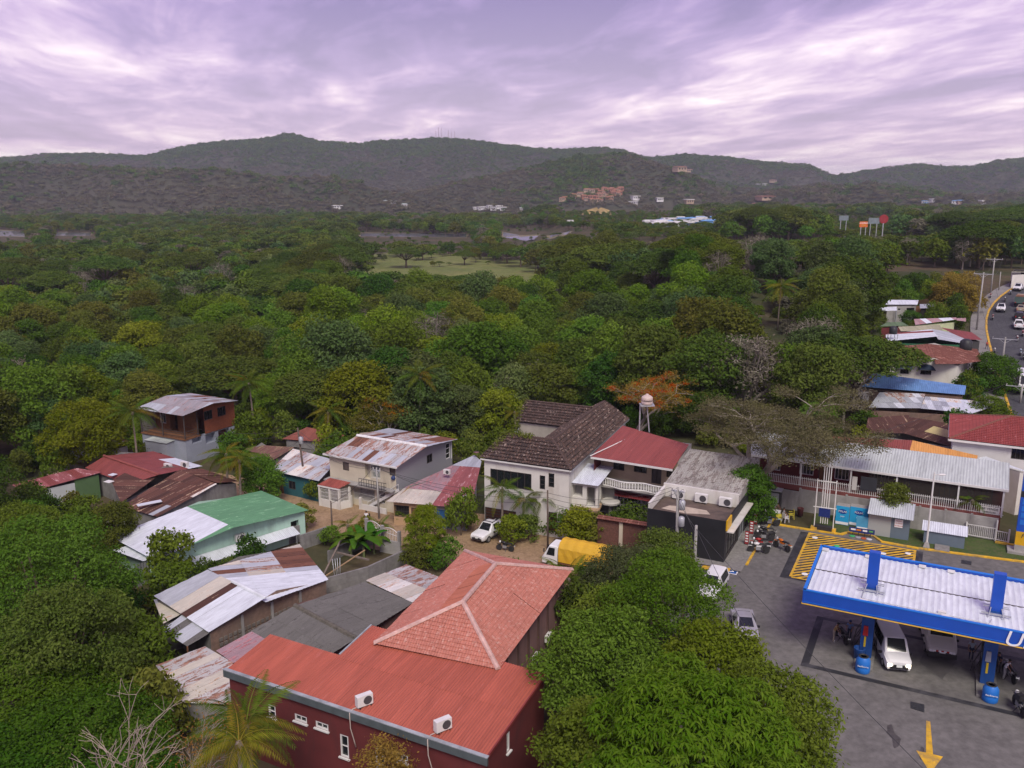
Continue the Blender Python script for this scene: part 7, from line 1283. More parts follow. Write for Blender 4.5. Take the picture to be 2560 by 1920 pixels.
SUV = [(-2.25,.84,.4,.95,1.0,.78),(-2.2,.90,.36,1.0,1.55,.66),(-1.9,.92,.34,1.02,1.70,.66),(.3,.92,.34,1.02,1.72,.66),(1.05,.92,.34,1.0,1.08,.76),(2.1,.88,.36,.92,.96,.72),(2.35,.78,.4,.78,.82,.66)]
sv = vehicle('white_suv','white car with dark glass mostly hidden by the tree at the yellow shop kerb',SUV,m_carw,[('f',4,3),('f',1,2),('s',2,3)],(-1.45,1.45),.35); p = Vector(P(T3(800,850),4.1)); place(sv,(p.x,p.y - 1.2,4.1),RAD(63 + 180))
V1 = [(-1.95,.76,.3,.95,1.0,.74),(-1.92,.80,.26,1.0,1.78,.66),(-1.6,.82,.24,1.02,1.86,.68),(.75,.82,.24,1.0,1.84,.68),(1.35,.82,.24,.96,1.10,.74),(1.95,.80,.26,.84,.88,.68),(2.12,.74,.28,.72,.76,.6)]
v1 = vehicle('white_van','white van with both headlights lit leaving the pump',V1,m_carw,[('f',4,3),('s',2,3),('f',1,2)],(-1.25,1.35),.3,lit=True,cat='van'); a_,b_ = Vector(P(R8(1215,905),4.1)),Vector(P(R8(1225,600),5.9)); ang = RAD(-100); place(v1,(a_.x - 2.2 * math.cos(ang),a_.y - 2.2 * math.sin(ang),4.1),ang,1.1)
V2 = [(-2.5,.86,.35,1.1,1.15,.84),(-2.45,.92,.3,1.15,2.15,.74),(-2.0,.94,.28,1.18,2.25,.76),(.9,.94,.28,1.15,2.22,.76),(1.65,.94,.28,1.1,1.28,.84),(2.35,.90,.3,.92,.98,.76),(2.55,.82,.33,.8,.85,.68)]
def chk(t):
 for i in range(7): mb = MB(); mb.box((2.62,-.48 + i * .16,.72),(.04,.155,.09)); mb.build('checked_strip',m_tail if i % 2 else m_wht,t)
 mb = MB(); mb.box((2.5,0,.45),(.32,1.75,.3)); mb.build('bumper',m_blackp,t)
v2 = vehicle('pale_van','pale grey van with black bumper and red and white strip at the pump',V2,M('van_beige',(.50,.49,.46),.3,.04,1.),[('f',4,3),('s',2,3)],(-1.6,1.6),.34,cat='van',extra=chk); a_ = Vector(P(R8(1555,800),4.1)); ang = RAD(-109); place(v2,(a_.x - 2.6 * math.cos(ang),a_.y - 2.6 * math.sin(ang),4.1),ang,1.12)
# covered truck
t = thing('covered_truck','white cab truck with yellow tarpaulin over its load bed','truck',local=True); m_tarp = M('yellow_tarp',(.60,.36,.025),.65,.12,.6,dirt=(.42,.22,.02),dirt_amt=.3,bump=.4)
mb = MB(); secs = [(1.0,.95,.6,1.3,2.2,.88),(1.15,.98,.55,1.35,2.35,.88),(1.9,.98,.55,1.3,2.35,.86),(2.45,.98,.55,1.25,1.4,.92),(2.6,.95,.55,1.0,1.15,.9)]; rings = [[(x,-w,zb),(x,-w,zm),(x,-wt,zt - .08),(x,-wt * .85,zt),(x,wt * .85,zt),(x,wt,zt - .08),(x,w,zm),(x,w,zb)] for x,w,zb,zm,zt,wt in secs]; mb.loft(rings); mb.build('cab',m_carw,t)
mb = MB(); mb.add([(2.36,-.8,1.46),(2.36,.8,1.46),(1.98,.78,2.26),(1.98,-.78,2.26)],[(0,1,2,3)]); mb.v = [(x + .05,y,z + .02) for x,y,z in mb.v]; mb.build('windscreen',m_glass,t)
for s in (-1,1): mb = MB(); mb.add([(1.3,s * 1.0,1.4),(2.15,s * 1.0,1.4),(1.9,s * .92,2.15),(1.3,s * .92,2.15)],[(0,1,2,3)]); mb.build('side_window',m_glass,t); mb = MB(); mb.box((2.6,s * .75,.95),(.1,.3,.2)); mb.build('headlight',m_lampc,t); mb = MB(); mb.box((2.3,s * 1.2,1.9),(.08,.14,.35)); mb.build('wing_mirror',m_blackp,t)
mb = MB(); rg = []
for k in range(11):
 x = .85 - k * .46; sag = .05 * math.sin(k * math.pi); hump = .05 if k % 2 == 0 else -.02; rg.append([(x,-1.12,.95),(x,-1.13 - hump,1.7),(x,-1.08,2.3 + hump),(x,-.78,2.74 + hump),(x,0,2.9 + hump),(x,.78,2.74 + hump),(x,1.08,2.3 + hump),(x,1.13 + hump,1.7),(x,1.12,.95)])
mb.loft(rg); mb.build('tarpaulin',m_tarp,t); mb = MB(); mb.box((-1.3,0,.82),(4.5,2.1,.2)); mb.build('load_bed',m_wood,t)
for x in (1.75,-2.1,-2.1 + .0):
 pass
for x in (1.8,-2.2):
 for s in (-1,1): mb = MB(); mb.wheelx((x,s * .86,.42),.42,.3); w = mb.build('wheel',m_tyre,t); mb = MB(); mb.wheelx((x,s * .88,.42),.24,.3,10); mb.build('rim',m_rim,w)
mb = MB(); mb.box((-.3,0,.55),(5.,.8,.2)); mb.build('chassis',m_blackp,t)
f_,r_ = Vector(PG(R3(880,1450))),Vector(PG(R3(1250,1540))); ang = math.atan2(-E1.y,-E1.x); place(t,(f_.x + E1.x * 2.2,f_.y + E1.y * 2.2 - .3,G(f_.x + 2,f_.y - 1) + .05),ang,1.08)
# motorbikes
def bike(label,loc,rz,col,lean=.12,sc=1.):
 t = thing('motorbike',label,'motorbike',local=True)
 for x in (-.62,.66): mb = MB(); mb.wheelx((x,0,.3),.3,.1,16); w = mb.build('wheel',m_tyre,t); mb = MB(); mb.wheelx((x,0,.3),.19,.06,10); mb.build('rim',m_rim,w)
 mb = MB(); mb.tube([(.66,.07,.3),(.45,.07,.85)],.025,5); mb.tube([(.66,-.07,.3),(.45,-.07,.85)],.025,5); mb.tube([(-.62,.08,.3),(-.1,.08,.4),(.4,0,.8)],.03,5); mb.tube([(-.62,-.08,.3),(-.1,-.08,.4),(.4,0,.8)],.03,5); mb.tube([(-.75,0,.78),(.1,0,.72),(.42,0,.84)],.035,5); mb.build('frame',m_blackp,t)
 mb = MB(); mb.ell((.2,0,.82),(.28,.15,.13)); mb.build('fuel_tank',col,t,True); mb = MB(); mb.box((-.35,0,.80),(.7,.24,.1),0,0,.85); mb.build('seat',m_blackp,t); mb = MB(); mb.box((.05,0,.45),(.4,.26,.32)); mb.build('engine',m_rim,t)
 mb = MB(); mb.tube([(.3,-.36,1.04),(.42,-.12,.98),(.42,.12,.98),(.3,.36,1.04)],.02,5); mb.build('handlebar',m_blackp,t); mb = MB(); mb.ell((.58,0,.86),(.1,.11,.12)); mb.build('headlight',m_lampc,t,True); mb = MB(); mb.box((.72,0,.63),(.35,.12,.04)); mb.box((-.82,0,.68),(.35,.14,.05)); mb.box((.0,0,.62),(.4,.28,.1)); mb.build('mudguard',col,t); mb = MB(); mb.tube([(.1,-.16,.35),(-.4,-.18,.32),(-.8,-.2,.42)],.045,6); mb.build('exhaust',m_chrome,t); mb = MB(); mb.box((-.98,0,.62),(.03,.2,.12)); mb.build('number_plate',m_plate,t); mb = MB(); mb.bar((-.1,.12,.3),(-.15,.32,.0),.03,.03); mb.build('side_stand',m_blackp,t)
 t.location = loc; t.rotation_euler = (lean,0,rz); t.scale = (sc,) * 3; return t
m_mred = M('bike_red',(.30,.02,.02),.35); m_mor = M('bike_orange',(.50,.13,.01),.35); m_mwh = M('bike_white',(.60,.6,.6),.35); m_mbk = M('bike_black',(.02,.02,.022),.3); m_mbl = M('bike_blue',(.25,.35,.45),.35)
def bp(px,z=4.12): p = P(px,z); return p
bike('black motorbike parked in front of the white pickup',PG(R3(515,1350),.05),RAD(160),m_mbk,.15,1.1)
for px,rz,c,lb in ((T2(255,1120),170,m_mwh,'white and red motorbike at the front of the parked row'),(T2(280,1060),166,m_mred,'red motorbike squeezed behind the white and red one'),(T2(330,950),172,m_mbk,'black motorbike second in the row by the shop kerb'),(T2(345,895),168,m_mbk,'black motorbike with silver tank third in the parked row'),(T2(410,745),172,m_mbl,'black and pale blue motorbike beside the plastic tables'),(T2(570,1075),122,m_mor,'orange motorbike standing apart from the parked row')): bike(lb,bp(px),RAD(rz),c,.14,1.12)
bike('dark motorbike being fuelled beside the blue column',bp(R8(765,650)),RAD(97),m_mbk,.05,1.15); bike('motorbike with white tail held by a man in a white shirt',bp(R8(2090,950)),RAD(84),m_mbk,.05,1.15); bike('black motorbike with luggage box waiting past the second barrel',bp(R8(2165,1210)),RAD(78),m_mbk,.05,1.2)
mb = MB(); q = Vector(bp(R8(2165,1225))) + Z1 * 1.2; mb.box(tuple(q),(.5,.45,.4),.2,0,.9); tag(mb.build('luggage_box',m_blackp),'black luggage box on the tail of the waiting motorbike','box')
# ---------------------------------------------------------------- people: one skinned figure each
m_skin = M('skin',(.22,.11,.07),.6,.08,3.); m_hair = M('hair',(.012,.010,.009),.7)
def cloth(n_,c): return M('cloth_' + n_,c,.85,.12,5.)
def person(label,loc,rz,shirt,legs,pose='stand',shoes=None,h=1.68,helmet=None,short=False):
 """skeleton as edges with radii; grown with Skin + Subdivision into one surface"""
 J = {'pel': ((0,0,.93),.135),'wst': ((0,.01,1.10),.125),'chs': ((0,.0,1.32),.15),'nck': ((0,.01,1.47),.06),'jaw': ((0,-.03,1.56),.075),'hed': ((0,-.01,1.65),.098),'top': ((0,.0,1.73),.07)}
 E = [('pel','wst'),('wst','chs'),('chs','nck'),('nck','jaw'),('jaw','hed'),('hed','top')]
 st = .0 if pose != 'walk' else .16
 for s,n_ in ((-1,'l'),(1,'r')):
  sw = st * s; arm = {'stand': ((.24,0,1.12),(.25,-.06,.86)),'walk': ((.24,.06 * s,1.12),(.24,-.08 * s,.88)),'reach': ((.25,-.12,1.16),(.2,-.36,1.08)),'lean': ((.22,-.2,1.15),(.2,-.42,.98)),'sit': ((.23,-.08,1.12),(.2,-.3,1.0))}[pose]
  J.update({'sh' + n_: ((s * .19,.0,1.40),.072),'el' + n_: ((s * arm[0][0],arm[0][1],arm[0][2]),.045),'wr' + n_: ((s * arm[1][0],arm[1][1],arm[1][2]),.032),'pa' + n_: ((s * (arm[1][0] + .005),arm[1][1] - .035,arm[1][2] - .07),.034)})
  E += [('chs','sh' + n_),('sh' + n_,'el' + n_),('el' + n_,'wr' + n_),('wr' + n_,'pa' + n_)]
  w = Vector(J['pa' + n_][0])
  for fi,(dx,ln) in enumerate(((-.025,.075),(-.009,.088),(.008,.082),(.024,.065))): J['f%d%s' % (fi,n_)] = ((w.x + dx * .6,w.y + dx,w.z - .05 - ln * .5),.0095); J['g%d%s' % (fi,n_)] = ((w.x + dx * .6 - s * .012,w.y + dx - .012,w.z - .05 - ln),.008); E += [('pa' + n_,'f%d%s' % (fi,n_)),('f%d%s' % (fi,n_),'g%d%s' % (fi,n_))]
  J['th' + n_] = ((w.x - s * .035,w.y - .04,w.z - .02),.011); E.append(('pa' + n_,'th' + n_))
  if pose == 'sit': lg = ((s * .11,-.42,.50),(s * .12,-.45,.09),(s * .12,-.58,.04))
  else: lg = ((s * .105,-.03 - sw * .7,.50),(s * .11,.02 - sw * 1.4,.09),(s * .115,-.12 - sw * 1.3,.035))
  J.update({'hp' + n_: ((s * .10,0,.90 if pose != 'sit' else .56),.10),'kn' + n_: (lg[0],.062),'an' + n_: (lg[1],.042),'to' + n_: (lg[2],.036)}); E += [('pel','hp' + n_),('hp' + n_,'kn' + n_),('kn' + n_,'an' + n_),('an' + n_,'to' + n_)]
 if pose == 'sit':
  for k in ('pel','wst','chs','nck','jaw','hed','top'): p_,r_ = J[k]; J[k] = ((p_[0],p_[1],p_[2] - .36),r_)
  for k in list(J):
   if k[:2] in ('sh','el','wr','pa') or k[0] in 'fg' or k[:2] == 'th': p_,r_ = J[k]; J[k] = ((p_[0],p_[1],p_[2] - .36),r_)
 if pose in ('lean','reach'):
  a_ = .38 if pose == 'lean' else .16
  for k in list(J):
   p_,r_ = J[k]
   if p_[2] > .95: q = p_[2] - .95; J[k] = ((p_[0],p_[1] - q * math.sin(a_),.95 + q * math.cos(a_)),r_)
 ks = list(J); me = bpy.data.meshes.new('figure'); me.from_pydata([J[k][0] for k in ks],[(ks.index(a),ks.index(b)) for a,b in E],[]); o = bpy.data.objects.new('figure',me); COL.objects.link(o); o.modifiers.new('s','SKIN'); sk = me.skin_vertices[0].data
 for i,k in enumerate(ks): sk[i].radius = (J[k][1],J[k][1]); sk[i].use_root = (k == 'pel')
 sb = o.modifiers.new('u','SUBSURF'); sb.levels = 1; sb.render_levels = 1
 bpy.context.view_layer.update(); m2 = bpy.data.meshes.new_from_object(o.evaluated_get(bpy.context.evaluated_depsgraph_get())); COL.objects.unlink(o); bpy.data.objects.remove(o)
 sh_ = shoes or m_blackp
 for m in (m_skin,shirt,legs,sh_,m_hair): m2.materials.append(m)
 pts = [Vector(J[k][0]) for k in ks]; zs = J['hed'][0][2]
 for f in m2.polygons:
  c = f.center; k = ks[min(range(len(ks)),key=lambda i: (pts[i] - c).length_squared)]; mi = 1
  if k in ('nck','jaw') or k[0] in 'fg' or k[:2] in ('wr','pa','th'): mi = 0
  elif k in ('hed','top'): mi = 4 if (c.y > J['hed'][0][1] - .03 or c.z > zs + .06) else 0
  elif k[:2] == 'el': mi = 0
  elif k == 'pel' or k[:2] in ('hp',): mi = 2
  elif k[:2] == 'kn': mi = 2
  elif k[:2] == 'an': mi = 0 if short else 2
  elif k[:2] == 'to': mi = 3
  f.material_index = mi; f.use_smooth = True
 t = thing('person',label,'person',local=True); b = bpy.data.objects.new('body',m2); COL.objects.link(b); b.parent = t
 hx,hy,hz_ = J['hed'][0]; mb = MB(); mb.ell((hx,hy - .105,hz_ - .02),(.014,.022,.022)); mb.build('nose',m_skin,t,True)
 for s in (-1,1): mb = MB(); mb.ell((hx + s * .035,hy - .095,hz_ + .01),(.012,.008,.008)); mb.build('eye',m_hair,t); mb = MB(); mb.ell((hx + s * .1,hy,hz_ - .01),(.012,.02,.03)); mb.build('ear',m_skin,t,True)
 mb = MB(); mb.box((hx,hy - .1,hz_ - .07),(.05,.012,.01)); mb.build('mouth',M('lips',(.17,.06,.05),.6),t)
 mb = MB(); mb.ell((hx,hy + .012,hz_ + .045),(.118,.128,.10) if helmet else (.107,.115,.085)); mb.build('helmet' if helmet else 'hair',helmet or m_hair,t,True)
 place(t,loc,rz,h / 1.78); return t
cw,cbk,cbl,ctan,cgr,ckh = cloth('white',(.66,.67,.70)),cloth('black',(.02,.02,.022)),cloth('blue',(.10,.18,.34)),cloth('tan',(.33,.23,.10)),cloth('grey',(.28,.28,.29)),cloth('khaki',(.36,.31,.24)); cnv = cloth('navy',(.02,.03,.06)); cap = cloth('cap',(.015,.04,.14))
person('person in white shirt and shorts walking along the dirt street with a dark bag',PG(R2(1000,1298),.05),RAD(160),cw,ckh,'walk',cw,1.7,None,True)
p = Vector(PG(R2(1022,1275))); mb = MB(); mb.box((p.x + .05,p.y,1.0 - .2),(.14,.28,.36),.3,0,.8); mb.tube([(p.x + .05,p.y - .1,.95),(p.x + .05,p.y,1.1),(p.x + .05,p.y + .1,.95)],.015,5); tag(mb.build('shoulder_bag',m_blackp),'dark bag held by the walking person in white','bag')
person('person in white shirt standing in the shaded garden under the red porch roof',(*P(R3(1585,1075),2.2)[:2],G(*P(R3(1585,1075),2.2)[:2])),RAD(200),cw,cgr,'stand')
person('person in tan jacket and pale trousers bending over the dark motorbike',bp(R8(705,660)),RAD(62),ctan,ckh,'lean',cw,1.74,m_mbk); person('attendant in light blue shirt and blue cap fuelling the dark motorbike',bp(R8(830,645)),RAD(-35),cbl,cnv,'reach',None,1.72,cap)
person('person in black shirt leaning a hand on the white van',bp(R8(1060,755)),RAD(75),cbk,cgr,'reach',None,1.74); person('attendant in pale blue shirt with reflective trouser bands beside the pale van',bp(R8(1790,800)),RAD(-20),cloth('pale_blue',(.30,.36,.42)),cnv,'stand',None,1.72,cap)
person('person in white shirt bending over a motorbike at the second pump',bp(R8(2050,955)),RAD(40),cw,cgr,'lean',None,1.72); person('person in dark clothes and helmet beside the second blue column',bp(R8(2005,905)),RAD(-60),cnv,cbk,'reach',None,1.7,m_mbk)
person('person in grey shirt sitting at the white plastic table',P(T2(600,655),4.2),RAD(60),cgr,cgr,'sit'); person('person in dark shirt sitting behind the white plastic table',P(T2(520,590),4.2),RAD(-20),cloth('brown',(.08,.05,.04)),cbk,'sit'); person('person in red shirt walking on the roadside pavement',PG(T4(305,1075),.25),RAD(10),cloth('red',(.35,.05,.03)),cnv,'walk')
person('person in dark clothes walking up the pavement by the far white building',PG(T4(580,350),.25),RAD(10),cbk,cnv,'walk')
# vehicles on the main road
def road_at(px,rz,builder,**k): p = Vector(PG(px)); t = builder(); place(t,(p.x,p.y,p.z + .12),rz,**k); return t
def hd(i): dd = rkp[i] - rkp[i + 1]; return math.atan2(dd.y,dd.x)
mk_p = lambda lb,col=m_carw: (lambda: vehicle('pickup_truck',lb,PICK,col,PG_,(-1.6,1.65),.4,extra=pick_extra,cat='pickup',detail=False))
road_at(T4(468,640),hd(7),mk_p('white pickup coming down the main road alone in its lane')); road_at(T4(668,400),hd(10),mk_p('white pickup highest up the road at the bend')); road_at(T4(665,835),hd(5) + math.pi,mk_p('white pickup with open bed in the queue going uphill')); road_at(T4(675,735),hd(6) + math.pi,lambda: vehicle('dark_suv','black car with lit red tail lamps ahead of the white pickup in the queue',SUV,m_mbk,[('f',4,3),('f',1,2),('s',2,3)],(-1.45,1.45),.35,detail=False)); road_at(T4(695,640),hd(7) + math.pi,lambda: vehicle('tan_car','tan car in the uphill queue behind the open truck',SED,M('car_tan',(.33,.28,.2),.4),[('f',5,4),('f',2,3),('s',3,4)],(-1.4,1.4),.31,detail=False))
BUS = [(-3.6,1.0,.4,1.5,2.7,.95),(-3.5,1.05,.4,1.5,2.9,.95),(3.3,1.05,.4,1.5,2.9,.95),(3.6,1.02,.4,1.4,1.5,.95),(3.75,.98,.4,1.1,1.2,.9)]
road_at(T4(715,1545),hd(2),lambda: vehicle('white_minibus','white minibus with dark windscreen beside the roadside tree',BUS,m_carw,[('f',3,2),('s',1,2)],(-2.3,2.4),.42,cat='minibus',detail=False))
t = thing('open_truck','open truck with green sided load bed in the uphill queue','truck',local=True); mb = MB(); mb.box((-1.2,0,1.6),(4.2,2.1,1.5)); mb.build('load_bed',M('truck_green',(.06,.10,.09),.7),t); mb = MB(); mb.box((-1.2,0,2.4),(4.0,1.9,.12)); mb.build('load',m_wood,t); mb = MB(); mb.box((1.9,0,1.5),(1.6,2.0,1.9),0,0,.9); mb.build('cab',M('truck_tan',(.36,.28,.18),.6),t)
for x in (-2.2,1.9):
 for s in (-1,1): mb = MB(); mb.wheelx((x,s * .9,.45),.45,.3); mb.build('wheel',m_tyre,t)
for s in (-1,1): mb = MB(); mb.box((-3.32,s * .8,1.0),(.06,.25,.15)); mb.build('tail_light',m_tail,t)
p = Vector(PG(T4(690,575))); place(t,(p.x,p.y,p.z + .12),hd(8) + math.pi)
for i,(px,c,lb) in enumerate(((T4(578,450),m_mbl,'motorbike coming round the bend on the main road'),(T4(515,530),m_mbk,'dark motorbike in front of the lone white pickup'),(T4(395,1130),m_mwh,'white motorbike at the kerb below the utility pole'),(T4(655,985),m_mred,'red motorbike leading the group at the road edge'),(T4(715,930),m_mred,'red motorbike beside the queue further uphill'),(T4(690,1150),m_mbl,'pale motorbike in the group at the road edge'),(T4(725,1200),m_mbk,'black motorbike lowest in the group at the road edge'),(T4(345,490),m_mred,'maroon motorbike parked on the pavement by the white pole foot'),(T4(290,580),m_mbk,'black motorbike parked on the pavement by the leaning pole'),(T4(372,740),m_mred,'red motorbike riding close to the yellow kerb'))): p = Vector(PG(px)); bike(lb,(p.x,p.y,p.z + .13),hd(5) + (0 if i < 4 else math.pi),c,.05,1.2)

# ================================================================ single trees, palms, shrubs near the houses
m_palml = LEAF('leaf_palm',(.055,.098,.02),(.12,.155,.038),.3,.15); m_palmy = LEAF('leaf_palm_yellow',(.12,.125,.022),(.22,.19,.05),.3,.1); m_ban = LEAF('leaf_banana',(.05,.12,.022),(.10,.20,.045),.35,.15); m_flow = LEAF('blossom',(.34,.045,.012),(.45,.09,.02),.2,.1)
def frond_mesh(L,n,droop,seed,mat):
 rs = np.random.default_rng(seed); v = []; f = []; ti = []; pt = lambda t: np.array([L * (t - .12 * droop * t * t),0,L * (.45 * t - (.55 + .5 * droop) * t * t)])
 for i in range(8):
  a,b = pt(i / 8),pt((i + 1) / 8); w = .035 * (1 - i / 9); k = len(v); v += [a + (0,-w,0),a + (0,w,0),b + (0,w * .85,0),b + (0,-w * .85,0)]; f.append((k,k + 1,k + 2,k + 3)); ti.append(.9)
 for i in range(n):
  t = .12 + .88 * (i + .5) / n; p = pt(t); q = pt(min(1,t + .03)) - p; q /= np.linalg.norm(q); l = L * .26 * math.sin(math.pi * min(.97,.18 + .75 * t)) * rs.uniform(.85,1.15)
  for s in (-1,1):
   dr = np.array([q[0] * .55,s * .8,q[2] * .55 - .35 - .35 * droop * rs.random()]); dr /= np.linalg.norm(dr); wv = q * .045 * L / 3; m = p + dr * l * .55 + (0,0,.05 * l); e = p + dr * l + (0,0,-.18 * l); k = len(v); v += [p - wv * .5,m - wv,e,m + wv]; f.append((k,k + 1,k + 2,k + 3)); ti.append(rs.uniform(.1,.9))
 o = raw('frond',np.array(v),np.array(f),mat,None,ti); COL.objects.unlink(o); return o.data
FR = [frond_mesh(3.1,26,d_,40 + i,m_palml) for i,d_ in enumerate((.35,.7,1.1))]; FRY = [frond_mesh(3.0,24,d_,50 + i,m_palmy) for i,d_ in enumerate((.9,1.3))]
def palm(label,base,h,sc=1.,n=18,yellow=.25,seed=0,lean=.4,mesh=None,name='palm_tree'):
 rs = random.Random(seed); t = thing(name,label,'palm',local=True); mb = MB(); top = Vector((lean,lean * .4,h)); mb.tube([(0,0,-.3),(lean * .15,0,h * .35),(lean * .5,lean * .2,h * .7),tuple(top)],[.2,.15,.13,.12],7); mb.ell(tuple(top),(.22,.22,.3),8,5); mb.build('trunk',m_palmt,t,True)
 for i in range(n):
  o = bpy.data.objects.new('frond',rs.choice(FRY) if rs.random() < yellow else FR[min(2,int(i / n * 3))]); COL.objects.link(o); o.parent = t; o.location = top + Z1 * (.2 - .2 * i / n); o.rotation_euler = (rs.uniform(-.15,.15),RAD(-48 + 62 * i / n) + rs.uniform(-.12,.12),i * 2.39996 + rs.uniform(-.2,.2)); q = sc * rs.uniform(.88,1.1); o.scale = (q,q,q)
 place(t,base,rs.uniform(0,6)); return t
def palm_px(label,crown,y,sc=1.,n=18,yellow=.25,seed=0):
 c = PY(crown,y); g = G(c[0],c[1]); return palm(label,(c[0],c[1],g),max(1.2,c[2] - g),sc,n,yellow,seed,.3)
palm_px('coconut palm with drooping yellow fronds behind the orange timber house',R1(1985,190),128,1.25,20,.4,1); palm_px('coconut palm leaning beside the front balcony of the timber house',R1(1050,420),112,1.15,18,.3,2); palm_px('yellowish palm by the street next to the dark red roof',R1(1780,760),101,1.05,16,.55,3); palm_px('yellowish palm on a thin trunk over the dirt street',R1(1880,800),98,1.0,16,.5,4)
palm_px('tall coconut palm rising behind the cream house',R2(1410,140),124,1.3,20,.2,5); palm_px('coconut palm behind the rust red roof',R2(680,420),124,1.2,18,.3,6); palm_px('palm beside the rear wing of the clay tile roof',R2(2185,420),122,.9,14,.5,7); palm_px('tall palm on a bare curved trunk above the roadside wood',Q7(1600,420),176,1.4,24,.35,8); palm_px('far coconut palm with yellowed fronds in the wood',Q7(1055,280),290,1.3,18,.4,9); palm_px('far coconut palm behind another in the wood',Q7(1120,190),325,1.3,18,.3,10); palm_px('palm fronds showing between the dark trees near the bare tree',Q7(1440,890),128,1.2,16,.45,11); palm_px('far palm above the roadside trees',Q1(870,60),300,1.3,16,.4,12); palm_px('palm half buried among shrubs in the wood',Q7(1830,760),150,1.,14,.3,13)
for k,(cx,bx,lb) in enumerate(((R3(470,870),R3(492,1262),'slim palm beside the white pickup'),(R3(640,960),R3(655,1215),'bushy palm before the white house door'),(R3(850,945),R3(800,1200),'slim palm in a pot before the narrow windows of the white house'))): b = PG(bx); c = PY(cx,b[1]); palm(lb,b,max(2.5,c[2] - b[2]),.88,14,.02,20 + k,.15)
palm('young palm at the dirt street corner of the banana yard',PG(R2(860,1420)),1.6,.62,10,.1,31,.1); palm('young palm behind the white gate rails',PG(R2(1110,1400)),1.2,.6,10,.05,32,.1); palm('small arching palm before the white wall of the lodging',P(T1(370,1180),4.2),3.2,.62,9,.2,33,.2); palm('drooping palm between the salmon roof and the leafy trees',(*PY(R7(360,160),70)[:2],1.),PY(R7(360,160),70)[2] - 1.,.95,12,.2,34,.3); palm('golden green palm in front of the red wall windows',(*PY(R6(210,1180),42.5)[:2],0.),PY(R6(210,1180),42.5)[2],1.15,22,.12,35,.2); palm('yellowed palm crown at the foot of the bare branches',(*PY(R5(1900,1500),38)[:2],0.),PY(R5(1900,1500),38)[2],.9,14,.9,36,.2)
# banana plants
def banana_mesh(L,seed):
 rs = np.random.default_rng(seed); v = []; f = []; ti = []; n = 9
 for i in range(n + 1): t = i / n; w = L * .16 * math.sin(math.pi * min(.98,.1 + .88 * t)) ** .6; x = L * (t - .15 * t * t); z = L * (.7 * t - 1.05 * t * t); v += [(x,-w,z - .25 * w),(x,0,z + .06),(x,w,z - .25 * w)]
 for i in range(n): k = i * 3; f += [(k,k + 1,k + 4,k + 3),(k + 1,k + 2,k + 5,k + 4)]; ti += list(rs.uniform(.2,.9,2))
 o = raw('leaf',np.array(v),np.array(f),m_ban,None,ti); COL.objects.unlink(o); return o.data
BN = [banana_mesh(2.3,i) for i in (1,2)]
for k,(px,s,lb) in enumerate(((R2(880,1560),1.15,'banana plant in the walled yard beside the leaning plank'),(R2(980,1560),1.25,'largest banana plant in the middle of the walled yard'),(R2(1060,1530),1.1,'banana plant by the white gate rails'),(R1(1500,700),1.2,'banana plant in front of the grey annex'),(R1(1620,690),1.2,'banana plant beside the blue-grey ground floor wall'),(R2(1880,740),1.1,'banana plant behind the pink roof house'))):
 t = thing('banana_plant',lb,'banana plant',local=True); rs = random.Random(60 + k); mb = MB(); mb.tube([(0,0,-.2),(.05,0,1.5)],[.13,.08],7); mb.build('stem',M('banana_stem',(.12,.15,.06),.8),t)
 for i in range(9): o = bpy.data.objects.new('leaf',rs.choice(BN)); COL.objects.link(o); o.parent = t; o.location = (.05,0,1.45); o.rotation_euler = (rs.uniform(-.3,.3),RAD(-55 + i * 7),i * 2.4); q = rs.uniform(.8,1.1); o.scale = (q,q,q)
 place(t,PG(px),rs.uniform(0,6),s)
